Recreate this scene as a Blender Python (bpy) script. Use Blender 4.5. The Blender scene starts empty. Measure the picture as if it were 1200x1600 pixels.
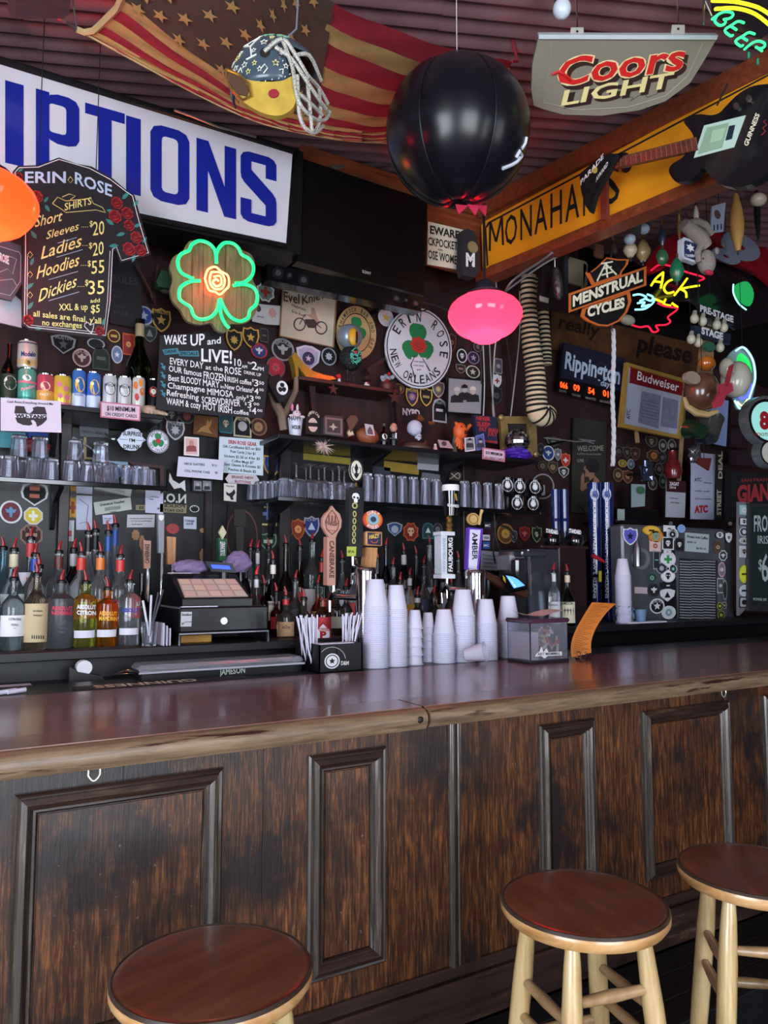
import bpy,math,random
from mathutils import Vector,Matrix,noise
random.seed(7)
SC=bpy.context.scene
COL=SC.collection
PI=math.pi
# ---------------------------------------------------------------- camera
F,HZ,CH=1180.0,901.0,1.43
PITCH=math.atan((HZ-800)/F);YAW=math.radians(30.7)
cam=bpy.data.cameras.new('camera');camo=bpy.data.objects.new('camera',cam);COL.objects.link(camo)
camo.location=(0,0,CH);camo.rotation_euler=(PI/2+PITCH,0,-YAW)
cam.sensor_fit='HORIZONTAL';cam.sensor_width=36;cam.lens=F/1200*36;cam.clip_start=.02
SC.camera=camo
# ---------------------------------------------------------------- exposure, sky, daylight through the openings
SC.view_settings.view_transform='Standard';SC.view_settings.look='None'
SC.view_settings.gamma=1;SC.view_settings.use_curve_mapping=False
SC.view_settings.exposure=0.45
wd=bpy.data.worlds.new('sky');SC.world=wd;wd.use_nodes=True
bg=wd.node_tree.nodes['Background'];bg.inputs[0].default_value=(.72,.83,1,1);bg.inputs[1].default_value=1.3
def area(name,loc,rot,sx,sy,power,col):
 l=bpy.data.lights.new(name,'AREA');l.shape='RECTANGLE';l.size=sx;l.size_y=sy;l.energy=power;l.color=col
 o=bpy.data.objects.new(name,l);COL.objects.link(o);o.location=loc;o.rotation_euler=rot
 return o
sun=bpy.data.lights.new('sun','SUN');sun.energy=12;sun.angle=.02;sun.color=(1,.96,.9);suno=bpy.data.objects.new('sun',sun);COL.objects.link(suno)
suno.rotation_euler=Vector((.22,.2,-1)).to_track_quat('-Z','Y').to_euler() # high sun on the street outside
# street doors in the left wall and in the wall behind the camera (openings of wall_left / wall_front)
area('daylight_left',(-2.62,-.55,1.5),(PI/2,0,-PI/2),2.35,2.75,175,(.80,.88,1))
area('daylight_front',(.1,-2.88,1.5),(PI/2,0,0),2.5,2.75,150,(.84,.90,1))
area('daylight_front_far',(3.6,-2.88,1.5),(PI/2,0,0),1.25,2.75,18,(.84,.90,1))
# ---------------------------------------------------------------- pixel rays
cp,sp,cy_,sy_=math.cos(PITCH),math.sin(PITCH),math.cos(YAW),math.sin(YAW)
FWD=Vector((sy_*cp,cy_*cp,sp));RGT=Vector((cy_,-sy_,0));UP=RGT.cross(FWD);EYE=Vector((0,0,CH))
def ray(px,py):return(FWD*F+RGT*(px-600)+UP*(800-py))/F
def P(px,py,Y=None,z=None,pl=None):
 r=ray(px,py)
 if pl is not None and pl[0]=='cyl':
  ox,oy=EYE.x-pl[1],EYE.y-pl[2];a=r.x*r.x+r.y*r.y;b=ox*r.x+oy*r.y;c=ox*ox+oy*oy-pl[3]**2
  t=(-b-math.sqrt(max(0,b*b-a*c)))/a
 elif pl is not None:
  o,n=pl;t=(o-EYE).dot(n)/r.dot(n)
 elif Y is not None:t=Y/r.y
 else:t=(z-CH)/r.z
 return EYE+r*t
def PL(Y):return(Vector((0,Y,0)),Vector((0,-1,0)))
def plane(a,b,c):
 n=(b-a).cross(c-a).normalized()
 if n.dot(EYE-a)<0:n=-n
 return(a,n)
def asp(pl):return PL(pl) if isinstance(pl,(int,float)) else pl
def pxs(px,py,Y): # metres per pixel, vertical, at that point
 return(P(px,py-5,Y).z-P(px,py+5,Y).z)/10
def hxs(px,py,Y): # metres per pixel across the line of sight
 return(P(px,py,Y)-EYE).dot(FWD)/F
# ---------------------------------------------------------------- materials
def lin(h):
 if not isinstance(h,str):return tuple(h)+(1,) if len(h)==3 else tuple(h)
 h=h.lstrip('#');c=[int(h[i:i+2],16)/255 for i in(0,2,4)]
 return tuple((x/12.92 if x<=.04045 else((x+.055)/1.055)**2.4) for x in c)+(1,)
MC={}
def mat(hexc,rough=.5,metal=0,emit=0,trans=0,ior=1.45,var=.12,vs=14,bump=0,coat=0,alpha=1,sss=0):
 k=(str(hexc),rough,metal,emit,trans,ior,var,vs,bump,coat,alpha,sss)
 if k in MC:return MC[k]
 m=bpy.data.materials.new('m_'+str(hexc));m.use_nodes=True;nt=m.node_tree
 b=nt.nodes['Principled BSDF'];c=lin(hexc)
 b.inputs['Roughness'].default_value=rough;b.inputs['Metallic'].default_value=metal
 b.inputs['IOR'].default_value=ior;b.inputs['Coat Weight'].default_value=coat;b.inputs['Coat Roughness'].default_value=.1
 if emit:
  b.inputs['Base Color'].default_value=c;b.inputs['Emission Color'].default_value=c;b.inputs['Emission Strength'].default_value=emit
 elif trans:
  b.inputs['Base Color'].default_value=c;b.inputs['Transmission Weight'].default_value=trans
 else:
  tc=nt.nodes.new('ShaderNodeTexCoord');n=nt.nodes.new('ShaderNodeTexNoise');n.inputs['Scale'].default_value=vs;n.inputs['Detail'].default_value=4
  nt.links.new(tc.outputs['Object'],n.inputs['Vector'])
  r=nt.nodes.new('ShaderNodeMix');r.data_type='RGBA'
  r.inputs[6].default_value=tuple(x*(1-var) for x in c[:3])+(1,);r.inputs[7].default_value=tuple(min(1,x*(1+var)) for x in c[:3])+(1,)
  nt.links.new(n.outputs[0],r.inputs[0]);nt.links.new(r.outputs[2],b.inputs['Base Color'])
  if bump:
   bp=nt.nodes.new('ShaderNodeBump');bp.inputs['Strength'].default_value=bump;bp.inputs['Distance'].default_value=.01
   nt.links.new(n.outputs[0],bp.inputs['Height']);nt.links.new(bp.outputs[0],b.inputs['Normal'])
 if alpha<1:b.inputs['Alpha'].default_value=alpha
 MC[k]=m;return m
def ramp(nt,stops):
 r=nt.nodes.new('ShaderNodeValToRGB');e=r.color_ramp.elements
 while len(e)<len(stops):e.new(.5)
 for i,(p,c) in enumerate(stops):e[i].position=p;e[i].color=lin(c)
 return r
def wood(name,stops,scale,rough=.4,nscale=5,bump=.15,coat=0,wear=None,rot=(0,0,0),scratch=0):
 """grain: noise stretched along one axis, an optional second, patchy tone of its own shape"""
 m=bpy.data.materials.new(name);m.use_nodes=True;nt=m.node_tree;b=nt.nodes['Principled BSDF']
 tc=nt.nodes.new('ShaderNodeTexCoord');mp=nt.nodes.new('ShaderNodeMapping');mp.inputs['Scale'].default_value=scale;mp.inputs['Rotation'].default_value=rot
 nt.links.new(tc.outputs['Object'],mp.inputs[0])
 n=nt.nodes.new('ShaderNodeTexNoise');n.inputs['Scale'].default_value=nscale;n.inputs['Detail'].default_value=8;n.inputs['Roughness'].default_value=.65;n.inputs['Distortion'].default_value=.6
 nt.links.new(mp.outputs[0],n.inputs['Vector'])
 r=ramp(nt,stops);nt.links.new(n.outputs[0],r.inputs[0]);out=r.outputs[0]
 if wear:
  wc,ws,lo,hi=wear[:4]
  n2=nt.nodes.new('ShaderNodeTexNoise');n2.inputs['Scale'].default_value=ws;n2.inputs['Detail'].default_value=6;n2.inputs['Roughness'].default_value=.7
  nt.links.new((mp if len(wear)>4 else tc).outputs['Vector' if len(wear)>4 else 'Object'],n2.inputs['Vector'])
  rr=ramp(nt,[(lo,'000000'),(hi,'ffffff')]);nt.links.new(n2.outputs[0],rr.inputs[0])
  mx=nt.nodes.new('ShaderNodeMix');mx.data_type='RGBA';nt.links.new(rr.outputs[0],mx.inputs[0]);nt.links.new(out,mx.inputs[6]);mx.inputs[7].default_value=lin(wc)
  mul=nt.nodes.new('ShaderNodeMix');mul.data_type='RGBA';mul.blend_type='OVERLAY';mul.inputs[0].default_value=.5
  nt.links.new(mx.outputs[2],mul.inputs[6]);nt.links.new(n.outputs[0],mul.inputs[7]);out=mx.outputs[2]
 if scratch:
  v=nt.nodes.new('ShaderNodeTexVoronoi');v.inputs['Scale'].default_value=scratch;v.feature='DISTANCE_TO_EDGE'
  n3=nt.nodes.new('ShaderNodeTexNoise');n3.inputs['Scale'].default_value=scratch*3;n3.inputs['Detail'].default_value=5
  nt.links.new(tc.outputs['Object'],n3.inputs['Vector'])
  rr=ramp(nt,[(.70,'000000'),(.74,'5a5048')]);nt.links.new(n3.outputs[0],rr.inputs[0])
  mx=nt.nodes.new('ShaderNodeMix');mx.data_type='RGBA';mx.blend_type='ADD';mx.inputs[0].default_value=1
  nt.links.new(out,mx.inputs[6]);nt.links.new(rr.outputs[0],mx.inputs[7]);out=mx.outputs[2];nt.nodes.remove(v)
 nt.links.new(out,b.inputs['Base Color']);b.inputs['Roughness'].default_value=rough;b.inputs['Coat Weight'].default_value=coat;b.inputs['Coat Roughness'].default_value=.12
 bp=nt.nodes.new('ShaderNodeBump');bp.inputs['Strength'].default_value=bump;bp.inputs['Distance'].default_value=.004
 nt.links.new(n.outputs[0],bp.inputs['Height']);nt.links.new(bp.outputs[0],b.inputs['Normal'])
 return m
def glass(hexc='ffffff',rough=.02,ior=1.45):return mat(hexc,rough,trans=.95,ior=ior)
def glow(hexc,s):return mat(hexc,.4,emit=s)
BLK=mat('0c0c0f',.35);WHT=mat('e8e6ea',.6,var=.04);INK=mat('111115',.7);CHROME=mat('d8d8dc',.12,1,var=.03)
STEEL=mat('9a9a9e',.35,1);GREY=mat('55555c',.5);PAPER=mat('d9d6e6',.8,var=.03);CREAM=mat('e6dfc4',.6);YEL=mat('e9e58a',.6,var=.05)
RED=mat('b41f24',.45);GOLD=mat('b5934a',.35,.6);GRN=mat('1f7a45',.55);BLU=mat('23348f',.4);BRASS=mat('c9a25a',.25,.9)
# ---------------------------------------------------------------- mesh building
class MB:
 def __init__(s):s.v=[];s.f=[];s.m=[]
 def add(s,vs,fs):
  o=len(s.v);s.v+=[Vector(v) for v in vs];s.f+=[tuple(i+o for i in f) for f in fs];return s
 def box(s,x0,x1,y0,y1,z0,z1,bev=0):
  if bev:
   b=min(bev,abs(x1-x0)*.45,abs(y1-y0)*.45,abs(z1-z0)*.45);vs=[];fs=[]
   xs,ys,zs=(x0,x1),(y0,y1),(z0,z1);idx={}
   for i in(0,1):
    for j in(0,1):
     for k in(0,1):
      for a in range(3):
       p=[xs[i],ys[j],zs[k]];sg=[1-2*i,1-2*j,1-2*k]
       for q in range(3):
        if q!=a:p[q]+=sg[q]*b
       idx[(i,j,k,a)]=len(vs);vs.append(p)
   for a in range(3):
    u,w=[q for q in range(3) if q!=a]
    for e in(0,1):
     def kk(x,y):t=[0,0,0];t[a]=e;t[u]=x;t[w]=y;return idx[(*t,a)]
     fs.append((kk(0,0),kk(1,0),kk(1,1),kk(0,1)))
   for a in range(3): # edges along axis a
    u,w=[q for q in range(3) if q!=a]
    for x in(0,1):
     for y in(0,1):
      t0=[0,0,0];t0[u]=x;t0[w]=y;t1=list(t0);t1[a]=1
      fs.append((idx[(*t0,u)],idx[(*t1,u)],idx[(*t1,w)],idx[(*t0,w)]))
   for i in(0,1):
    for j in(0,1):
     for k in(0,1):fs.append(tuple(idx[(i,j,k,a)] for a in range(3)))
   return s.add(vs,fs)
  return s.add([(x0,y0,z0),(x1,y0,z0),(x1,y1,z0),(x0,y1,z0),(x0,y0,z1),(x1,y0,z1),(x1,y1,z1),(x0,y1,z1)],
 [(0,3,2,1),(4,5,6,7),(0,1,5,4),(1,2,6,5),(2,3,7,6),(3,0,4,7)])
 def lathe(s,prof,c=(0,0,0),n=20,M=None,a0=0,a1=2*PI,sq=1):
  vs=[];full=abs(a1-a0-2*PI)<1e-6;k=n if full else n+1
  for r,z in prof:
   for i in range(k):
    a=a0+(a1-a0)*i/n;x,y=r*math.cos(a),r*math.sin(a)
    p=Vector((x,y*sq,z));p=M@p if M is not None else p;vs.append(p+Vector(c))
  fs=[]
  for j in range(len(prof)-1):
   for i in range(n):
    i2=(i+1)%k;fs.append((j*k+i,j*k+i2,(j+1)*k+i2,(j+1)*k+i))
  if full:
   if prof[0][0]>1e-5:fs.append(tuple(range(k))[::-1])
   if prof[-1][0]>1e-5:fs.append(tuple((len(prof)-1)*k+i for i in range(k)))
  return s.add(vs,fs)
 def sphere(s,c,rx,ry=None,rz=None,n=16,h=10,M=None):
  ry=ry or rx;rz=rz or rx;vs=[];c=Vector(c)
  for j in range(h+1):
   t=PI*j/h
   for i in range(n):
    a=2*PI*i/n;p=Vector((rx*math.sin(t)*math.cos(a),ry*math.sin(t)*math.sin(a),-rz*math.cos(t)))
    vs.append((M@p if M is not None else p)+c)
  fs=[(j*n+i,j*n+(i+1)%n,(j+1)*n+(i+1)%n,(j+1)*n+i) for j in range(h) for i in range(n)]
  return s.add(vs,fs)
 def tube(s,pts,r,n=8,closed=False,caps=True):
  pts=[Vector(p) for p in pts];N=len(pts);rr=r if isinstance(r,(list,tuple)) else[r]*N
  vs=[];up=None
  for i,p in enumerate(pts):
   if closed:d=pts[(i+1)%N]-pts[i-1]
   else:d=pts[min(i+1,N-1)]-pts[max(i-1,0)]
   if d.length<1e-9:d=Vector((0,0,1))
   d.normalize()
   if up is None:up=Vector((0,0,1)) if abs(d.z)<.9 else Vector((1,0,0))
   u=up-d*up.dot(d)
   if u.length<1e-5:u=d.orthogonal()
   u.normalize();w=d.cross(u);up=u
   for k in range(n):
    a=2*PI*k/n;vs.append(p+(u*math.cos(a)+w*math.sin(a))*rr[i])
  fs=[(i*n+k,i*n+(k+1)%n,((i+1)%N)*n+(k+1)%n,((i+1)%N)*n+k) for i in range(N if closed else N-1) for k in range(n)]
  if not closed and caps:fs+=[tuple(range(n))[::-1],tuple((N-1)*n+k for k in range(n))]
  return s.add(vs,fs)
 def prism(s,poly,d):
  n=len(poly);poly=[Vector(p) for p in poly];d=Vector(d)
  a=[tuple(range(n)),tuple(range(2*n-1,n-1,-1))]+[(i,n+i,n+(i+1)%n,(i+1)%n) for i in range(n)]
  return s.add(poly+[p+d for p in poly],a)
def link_mesh(name,me,parent=None,origin=None):
 o=bpy.data.objects.new(name,me);COL.objects.link(o)
 if parent is not None:o.parent=parent
 return o
def wloc(o):
 v=Vector((0,0,0))
 while o is not None:v+=o.location;o=o.parent
 return v
def finish(me,vs,fs,m,smooth):
 me.from_pydata([tuple(v) for v in vs],[],fs);me.update()
 if m:me.materials.append(m)
 if smooth:
  for p in me.polygons:p.use_smooth=True
  me.set_sharp_from_angle(angle=math.radians(38))
def obj(name,mb,m,parent=None,label=None,cat=None,group=None,kind=None,smooth=True,fix=True):
 if parent is not None:org=wloc(parent)
 else:
  xs=[v.x for v in mb.v];ys=[v.y for v in mb.v];zs=[v.z for v in mb.v]
  org=Vector(((min(xs)+max(xs))/2,(min(ys)+max(ys))/2,min(zs)))
 me=bpy.data.meshes.new(name);finish(me,[v-org for v in mb.v],mb.f,m,smooth)
 if fix:
  import bmesh
  bm=bmesh.new();bm.from_mesh(me);bmesh.ops.recalc_face_normals(bm,faces=bm.faces);bm.to_mesh(me);bm.free()
 o=link_mesh(name,me,parent)
 if parent is None:o.location=org
 tag(o,label,cat,group,kind);return o
def tag(o,label=None,cat=None,group=None,kind=None):
 if label:o['label']=label
 if cat:o['category']=cat
 if group:o['group']=group
 if kind:o['kind']=kind
 return o
def thing(name,label,cat,loc=(0,0,0),group=None):
 o=bpy.data.objects.new(name,None);COL.objects.link(o);o.location=loc;o.empty_display_size=.05
 return tag(o,label,cat,group)
KIDS={}
def copy_tree(o,loc=None,rz=None,parent=None,label=None,group=None):
 c=o.copy();COL.objects.link(c)
 if parent is not None:c.parent=parent
 if loc is not None:c.location=loc
 if rz is not None:c.rotation_euler[2]=rz
 if label:c['label']=label
 if group:c['group']=group
 for ch in[x for x in o.children]:copy_tree(ch,parent=c)
 return c
# ---------------------------------------------------------------- flat work laid out on a plane
def slope(cx,cy):return(902-cy)/(2592-cx)
def pp(cx,cy,pts,w=1,h=1,sl=None,rot=0):
 """unit points (u right, v up, -1..1) -> pixels, sheared the way lines along the back wall run"""
 sl=slope(cx,cy) if sl is None else sl;c,s=math.cos(rot),math.sin(rot);out=[]
 for u,v in pts:
  U,V=u*w/2,v*h/2;U,V=U*c-V*s,U*s+V*c
  out.append((cx+U,cy-V+U*sl))
 return out
def slab(mb,px,pl,th=.004,off=0):
 o,n=asp(pl);pl2=(o+n*(off+max(th,0)),n)
 pts=[P(x,y,pl=pl2) for x,y in px];return mb.prism(pts,-n*abs(th))
def circ(n=20,r=1,a0=0):return[(r*math.cos(a0+2*PI*i/n),r*math.sin(a0+2*PI*i/n)) for i in range(n)]
def star(k=5,r=.45,a0=PI/2):return[((1 if i%2==0 else r)*math.cos(a0+PI*i/k),(1 if i%2==0 else r)*math.sin(a0+PI*i/k)) for i in range(2*k)]
SHP={'c':circ(20),'s':[(-.9,.85),(-.45,.8),(0,1),(.45,.8),(.9,.85),(1,.2),(.8,-.4),(.4,-.8),(0,-1),(-.4,-.8),(-.8,-.4),(-1,.2)],
 'b':[(-1,1),(1,1),(1,-1),(-1,-1)],'t':[(-1,.7),(-.3,1),(.3,1),(1,.7),(.85,-.2),(0,-1),(-.85,-.2)],
 'a':[(-1,-1),(-1,.3),(-.7,.8),(0,1),(.7,.8),(1,.3),(1,-1)],'*':star(6,.7),'5':star(5,.45),
 'm':[((1 if i%2 else .84)*math.cos(2*PI*i/16),(1 if i%2 else .84)*math.sin(2*PI*i/16)) for i in range(16)],
 'x':circ(6),'8':circ(8,1,PI/8),'d':[(0,1),(1,0),(0,-1),(-1,0)],
 'r':[(-1,.8),(-.8,1),(.8,1),(1,.8),(1,-.8),(.8,-1),(-.8,-1),(-1,-.8)]}
def flat(name,px,pl,m,parent=None,th=.004,off=0,**k):
 return obj(name,slab(MB(),px,pl,th,off),m,parent,smooth=False,fix=False,**k)
def ring(name,px_out,px_in,pl,m,parent,th=.002,off=0):
 mb=MB();o,n=asp(pl);pl2=(o+n*(off+th),n);a=[P(*q,pl=pl2) for q in px_out];b=[P(*q,pl=pl2) for q in px_in];N=len(a)
 mb.add(a+b+[q-n*th for q in a]+[q-n*th for q in b],[f for i in range(N) for j in[(i+1)%N] for f in((i,j,N+j,N+i),(2*N+i,2*N+j,j,i),(3*N+j,3*N+i,N+i,N+j))])
 return obj(name,mb,m,parent,smooth=False)
GC={}
def glyph(s,bold=0.):
 k=(s,bold)
 if k in GC:return GC[k]
 cu=bpy.data.curves.new('t','FONT');cu.body=s;cu.offset=bold;cu.resolution_u=5 if bold>.04 else 2;cu.dimensions='2D';cu.fill_mode='BOTH'
 o=bpy.data.objects.new('t',cu);COL.objects.link(o);dg=bpy.context.evaluated_depsgraph_get();me=bpy.data.meshes.new_from_object(o.evaluated_get(dg))
 vs=[(v.co.x,v.co.y) for v in me.vertices];fs=[tuple(p.vertices) for p in me.polygons]
 bpy.data.objects.remove(o);bpy.data.curves.remove(cu);bpy.data.meshes.remove(me)
 GC[k]=(vs,fs);return GC[k]
CAPH=.0
def caph():
 global CAPH
 if not CAPH:CAPH=max(v[1] for v in glyph('H')[0])
 return CAPH
def text_px(s,p1,p2,h,bold=0.,lean=0,h2=None,fit=False):
 vs,fs=glyph(s,bold)
 if not vs:return[],[]
 x0=min(v[0] for v in vs);x1=max(v[0] for v in vs);ch=caph();y0=0
 if fit:y0=min(v[1] for v in vs);ch=max(v[1] for v in vs)-y0
 h2=h if h2 is None else h2;out=[]
 for x,y in vs:
  u=(x-x0)/max(1e-6,x1-x0);w=(y-y0)/ch;H=h+(h2-h)*u
  out.append((p1[0]+(p2[0]-p1[0])*u+lean*w*H,p1[1]+(p2[1]-p1[1])*u-w*H))
 return out,fs
def add_text(mb,pxs_,fs,pl,off):
 pl=asp(pl)
 if pl[0]=='cyl':pl2=('cyl',pl[1],pl[2],pl[3]+off)
 else:pl2=(pl[0]+pl[1]*off,pl[1])
 mb.add([P(x,y,pl=pl2) for x,y in pxs_],fs)
def T(parent,lines,pl,m,off=.006,name='lettering'):
 """lines: (text, (x1,y1), (x2,y2), height[, bold, lean])  baseline end points in pixels; all of them one mesh"""
 mb=MB()
 for L in lines:
  s,p1,p2,h=L[:4];bold=L[4] if len(L)>4 else .01;lean=L[5] if len(L)>5 else 0;fit=len(L)>6
  v,f=text_px(s,p1,p2,h,bold,lean,fit=fit)
  if v:add_text(mb,v,f,pl,off)
 return obj(name,mb,m,parent,smooth=False,fix=False) if mb.v else None
def ARC(parent,s,c,rx,ry,a0,a1,h,pl,m,off=.006,bold=.01,w=None,sl=None,inward=False,name='lettering'):
 mb=MB();n=len(s);sl=slope(*c) if sl is None else sl;w=w or h*.8
 for i,ch in enumerate(s):
  if ch==' ':continue
  a=math.radians(a0+(a1-a0)*(i+.5)/n);vs,fs=glyph(ch,bold);x0=min(v[0] for v in vs);x1=max(v[0] for v in vs);H=caph();out=[]
  for x,y in vs:
   u=((x-x0)/max(.3,x1-x0)-.5)*w;v=y/H*h-(h/2)
   if inward:R=1-v/ry;aa=a+u/((rx+ry)/2)
   else:R=1+v/ry;aa=a-u/((rx+ry)/2)
   U,V=rx*R*math.cos(aa),ry*R*math.sin(aa);out.append((c[0]+U,c[1]-V+U*sl))
  add_text(mb,out,fs,pl,off)
 return obj(name,mb,m,parent,smooth=False,fix=False)
def strokes(parent,name,lines,pl,m,r=.0025,off=.008,n=5,**k):
 """poly-lines in pixels laid as thin rods on a plane"""
 mb=MB();o,nn=asp(pl);pl2=(o+nn*off,nn)
 for L in lines:mb.tube([P(x,y,pl=pl2) for x,y in L],r,n)
 return obj(name,mb,m,parent,**k)
def crom(pts,k=5,closed=False):
 """Catmull-Rom"""
 n=len(pts);out=[]
 for i in range(n if closed else n-1):
  p=[pts[(i+j)%n] if closed else pts[max(0,min(n-1,i+j))] for j in(-1,0,1,2)]
  for t in range(k):
   t=t/k;out.append(type(p[0])(.5*((2*b)+(-a+c)*t+(2*a-5*b+4*c-d)*t*t+(-a+3*b-3*c+d)*t**3) for a,b,c,d in zip(*p)))
 if not closed:out.append(pts[-1])
 return out
# ================================================================= room shell
CEIL=3.72;YW=3.72;XL,XR,YF=-2.7,7.5,-2.95
W_DARK=wood('wall_boards',[(.3,'1c0a0c'),(.6,'341618'),(.8,'452021')],(3,3,.5),.75,6,.2)
PLASTER=mat('4a2c28',.8,var=.2,vs=3)
def struct(name,mb,m,**k):return obj(name,mb,m,kind='structure',**k)
FLR=wood('floor_boards',[(.3,'0b0b0f'),(.6,'17161a'),(.85,'2a2626')],(.6,8,1),.45,5,.3,scratch=40)
fl=struct('floor',MB().box(XL,XR,YF,YW,-.12,-.03),FLR)
for i in range(11):
 x0=-.2+i*.17
 for j in range(2):
  obj('plank',MB().box(x0+.002,x0+.168,(.0,1.0)[j],(.996,1.9)[j],-.03,0,.003),FLR,fl)
struct('wall_back',MB().box(XL,XR,YW,YW+.12,0,CEIL+.1),W_DARK)
struct('wall_right',MB().box(XR,XR+.12,YF,YW+.12,0,CEIL+.1),PLASTER)
m=MB();m.box(XL-.12,XL,YF,-1.75,0,CEIL).box(XL-.12,XL,.65,YW,0,CEIL).box(XL-.12,XL,-1.75,.65,2.9,CEIL)
struct('wall_left',m,PLASTER);struct('pavement',MB().box(-9,XL-.125,-9,YW,-.14,-.05).box(XL-.125,XR,-9,YF-.125,-.14,-.05),mat('a8a49c',.8,var=.15,vs=3))
m=MB();m.box(XL,-1.2,YF-.12,YF,0,CEIL).box(1.4,2.95,YF-.12,YF,0,CEIL).box(4.25,XR,YF-.12,YF,0,CEIL).box(-1.2,1.4,YF-.12,YF,2.9,CEIL).box(2.95,4.25,YF-.12,YF,2.9,CEIL)
struct('wall_front',m,PLASTER)
# corrugated iron roof: every sheet its own piece, ridges run across the view
TIN=mat('7d5a5f',.36,.25,var=.4,vs=5,bump=.25)
ra=math.radians(-23);rd=Vector((math.cos(ra),math.sin(ra),0));rn=Vector((-math.sin(ra),math.cos(ra),0));per=.088
ceil=struct('ceiling',MB().box(XL,XR,YF,YW+.1,CEIL+.1,CEIL+.2),mat('2a1c1c',.8))
c0=Vector((2.2,.6,CEIL+.03))
for s in range(5):
 for q in range(2):
  mb=MB();n=int(8*.8/per);vs=[];fs=[]
  a0=-4.6+s*1.72;w0=a0;w1=a0+1.78;y0=-3.6+q*3.75;N=int(3.85/per*6)
  for i in range(N+1):
   t=y0+i*per/6;zz=.013*math.cos(2*PI*t/per)+q*.004-s*.003
   for u in(w0,w1):vs.append(c0+rd*u+rn*t+Vector((0,0,zz)))
  fs=[(2*i,2*i+1,2*i+3,2*i+2) for i in range(N)]
  mb.add(vs,fs);obj('roof_sheet',mb,TIN,ceil,fix=False)
# ================================================================= the bar
BARZ,YB0,YB1,YFACE=1.08,1.69,2.50,1.80
RED_TOP=wood('bar_top_varnish',[(.25,'60302f'),(.55,'84474a'),(.8,'985c5c')],(.5,6,6),.27,5,.06,coat=.4,wear=('94686a',9,.56,.75))
EDGE=wood('bar_edge_board',[(.25,'5f362f'),(.55,'7a4a3e'),(.8,'946654')],(.5,8,8),.3,5,.08,coat=.3,wear=('866152',7,.5,.8))
NOSE=wood('bar_rail_worn',[(.25,'46342a'),(.5,'715b45'),(.8,'92795c')],(1.2,16,16),.38,5,.3,wear=('331812',2.2,.58,.64,1))
PANEL=wood('bar_panel_oak',[(.34,'1a0c06'),(.5,'43230f'),(.66,'7c4a24')],(42,42,3.2),.33,4,.35,coat=.2,wear=('1a0f10',2.6,.44,.58),scratch=30)
MOULD=wood('bar_moulding',[(.3,'1c1513'),(.55,'3c322c'),(.8,'7c6c5a')],(14,14,.8),.24,5,.1,coat=.6)
MOULDH=wood('bar_moulding_cross',[(.3,'17100e'),(.6,'33231e'),(.85,'6e523c')],(.6,6,6),.25,5,.15,coat=.3)
BX0,BX1=-1.6,4.8
xs_=P(672,1112,Y=YB0).x
bar=thing('bar_counter','long dark wooden bar with a varnished red-brown top and panelled front','bar',(1,YFACE+.3,0))
obj('countertop',MB().box(BX0,BX1,YB0+.17,YB1,BARZ-.05,BARZ,.004),RED_TOP,bar)
def rail(x0,x1,dz):
 pr=[(YB0+.17,BARZ-.05),(YB0+.17,BARZ+.001),(YB0+.03,BARZ+.001),(YB0+.012,BARZ-.004),(YB0+.002,BARZ-.014),(YB0,BARZ-.026),(YB0+.003,BARZ-.04+dz),(YB0+.012,BARZ-.052+dz),(YB0+.05,BARZ-.055+dz)]
 mb=MB();n=len(pr);vs=[(x0,y,z) for y,z in pr]+[(x1,y,z) for y,z in pr]
 return mb.add(vs,[(i,(i+1)%n,n+(i+1)%n,n+i) for i in range(n)]+[tuple(range(n)),tuple(range(2*n-1,n-1,-1))])
def edge_board(x0,x1):
 pr=[(YB0+.168,BARZ-.03),(YB0+.168,BARZ+.003),(YB0+.035,BARZ+.003),(YB0+.035,BARZ-.03)]
 n=4;return MB().add([(x0,y,z) for y,z in pr]+[(x1,y,z) for y,z in pr],[(0,1,5,4),(1,2,6,5),(2,3,7,6),(3,0,4,7),(0,1,2,3),(7,6,5,4)])
obj('edge_rail',rail(BX0,xs_-.006,0),NOSE,bar,label='worn tan rounded rail left of the joint');obj('edge_board',edge_board(BX0,xs_-.004),EDGE,bar)
obj('edge_rail',rail(xs_+.004,BX1,.003),NOSE,bar,label='worn tan rounded rail right of the joint');obj('edge_board',edge_board(xs_+.004,BX1),EDGE,bar)
obj('joint_knot',MB().sphere((xs_-.03,YB0+.004,BARZ-.025),.012,.006,.010),mat('1c0d08',.5),bar)
zt=P(540,1172,Y=YFACE).z;zb=P(545,1516,Y=YFACE).z;zk=P(650,1533,Y=YFACE).z
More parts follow.
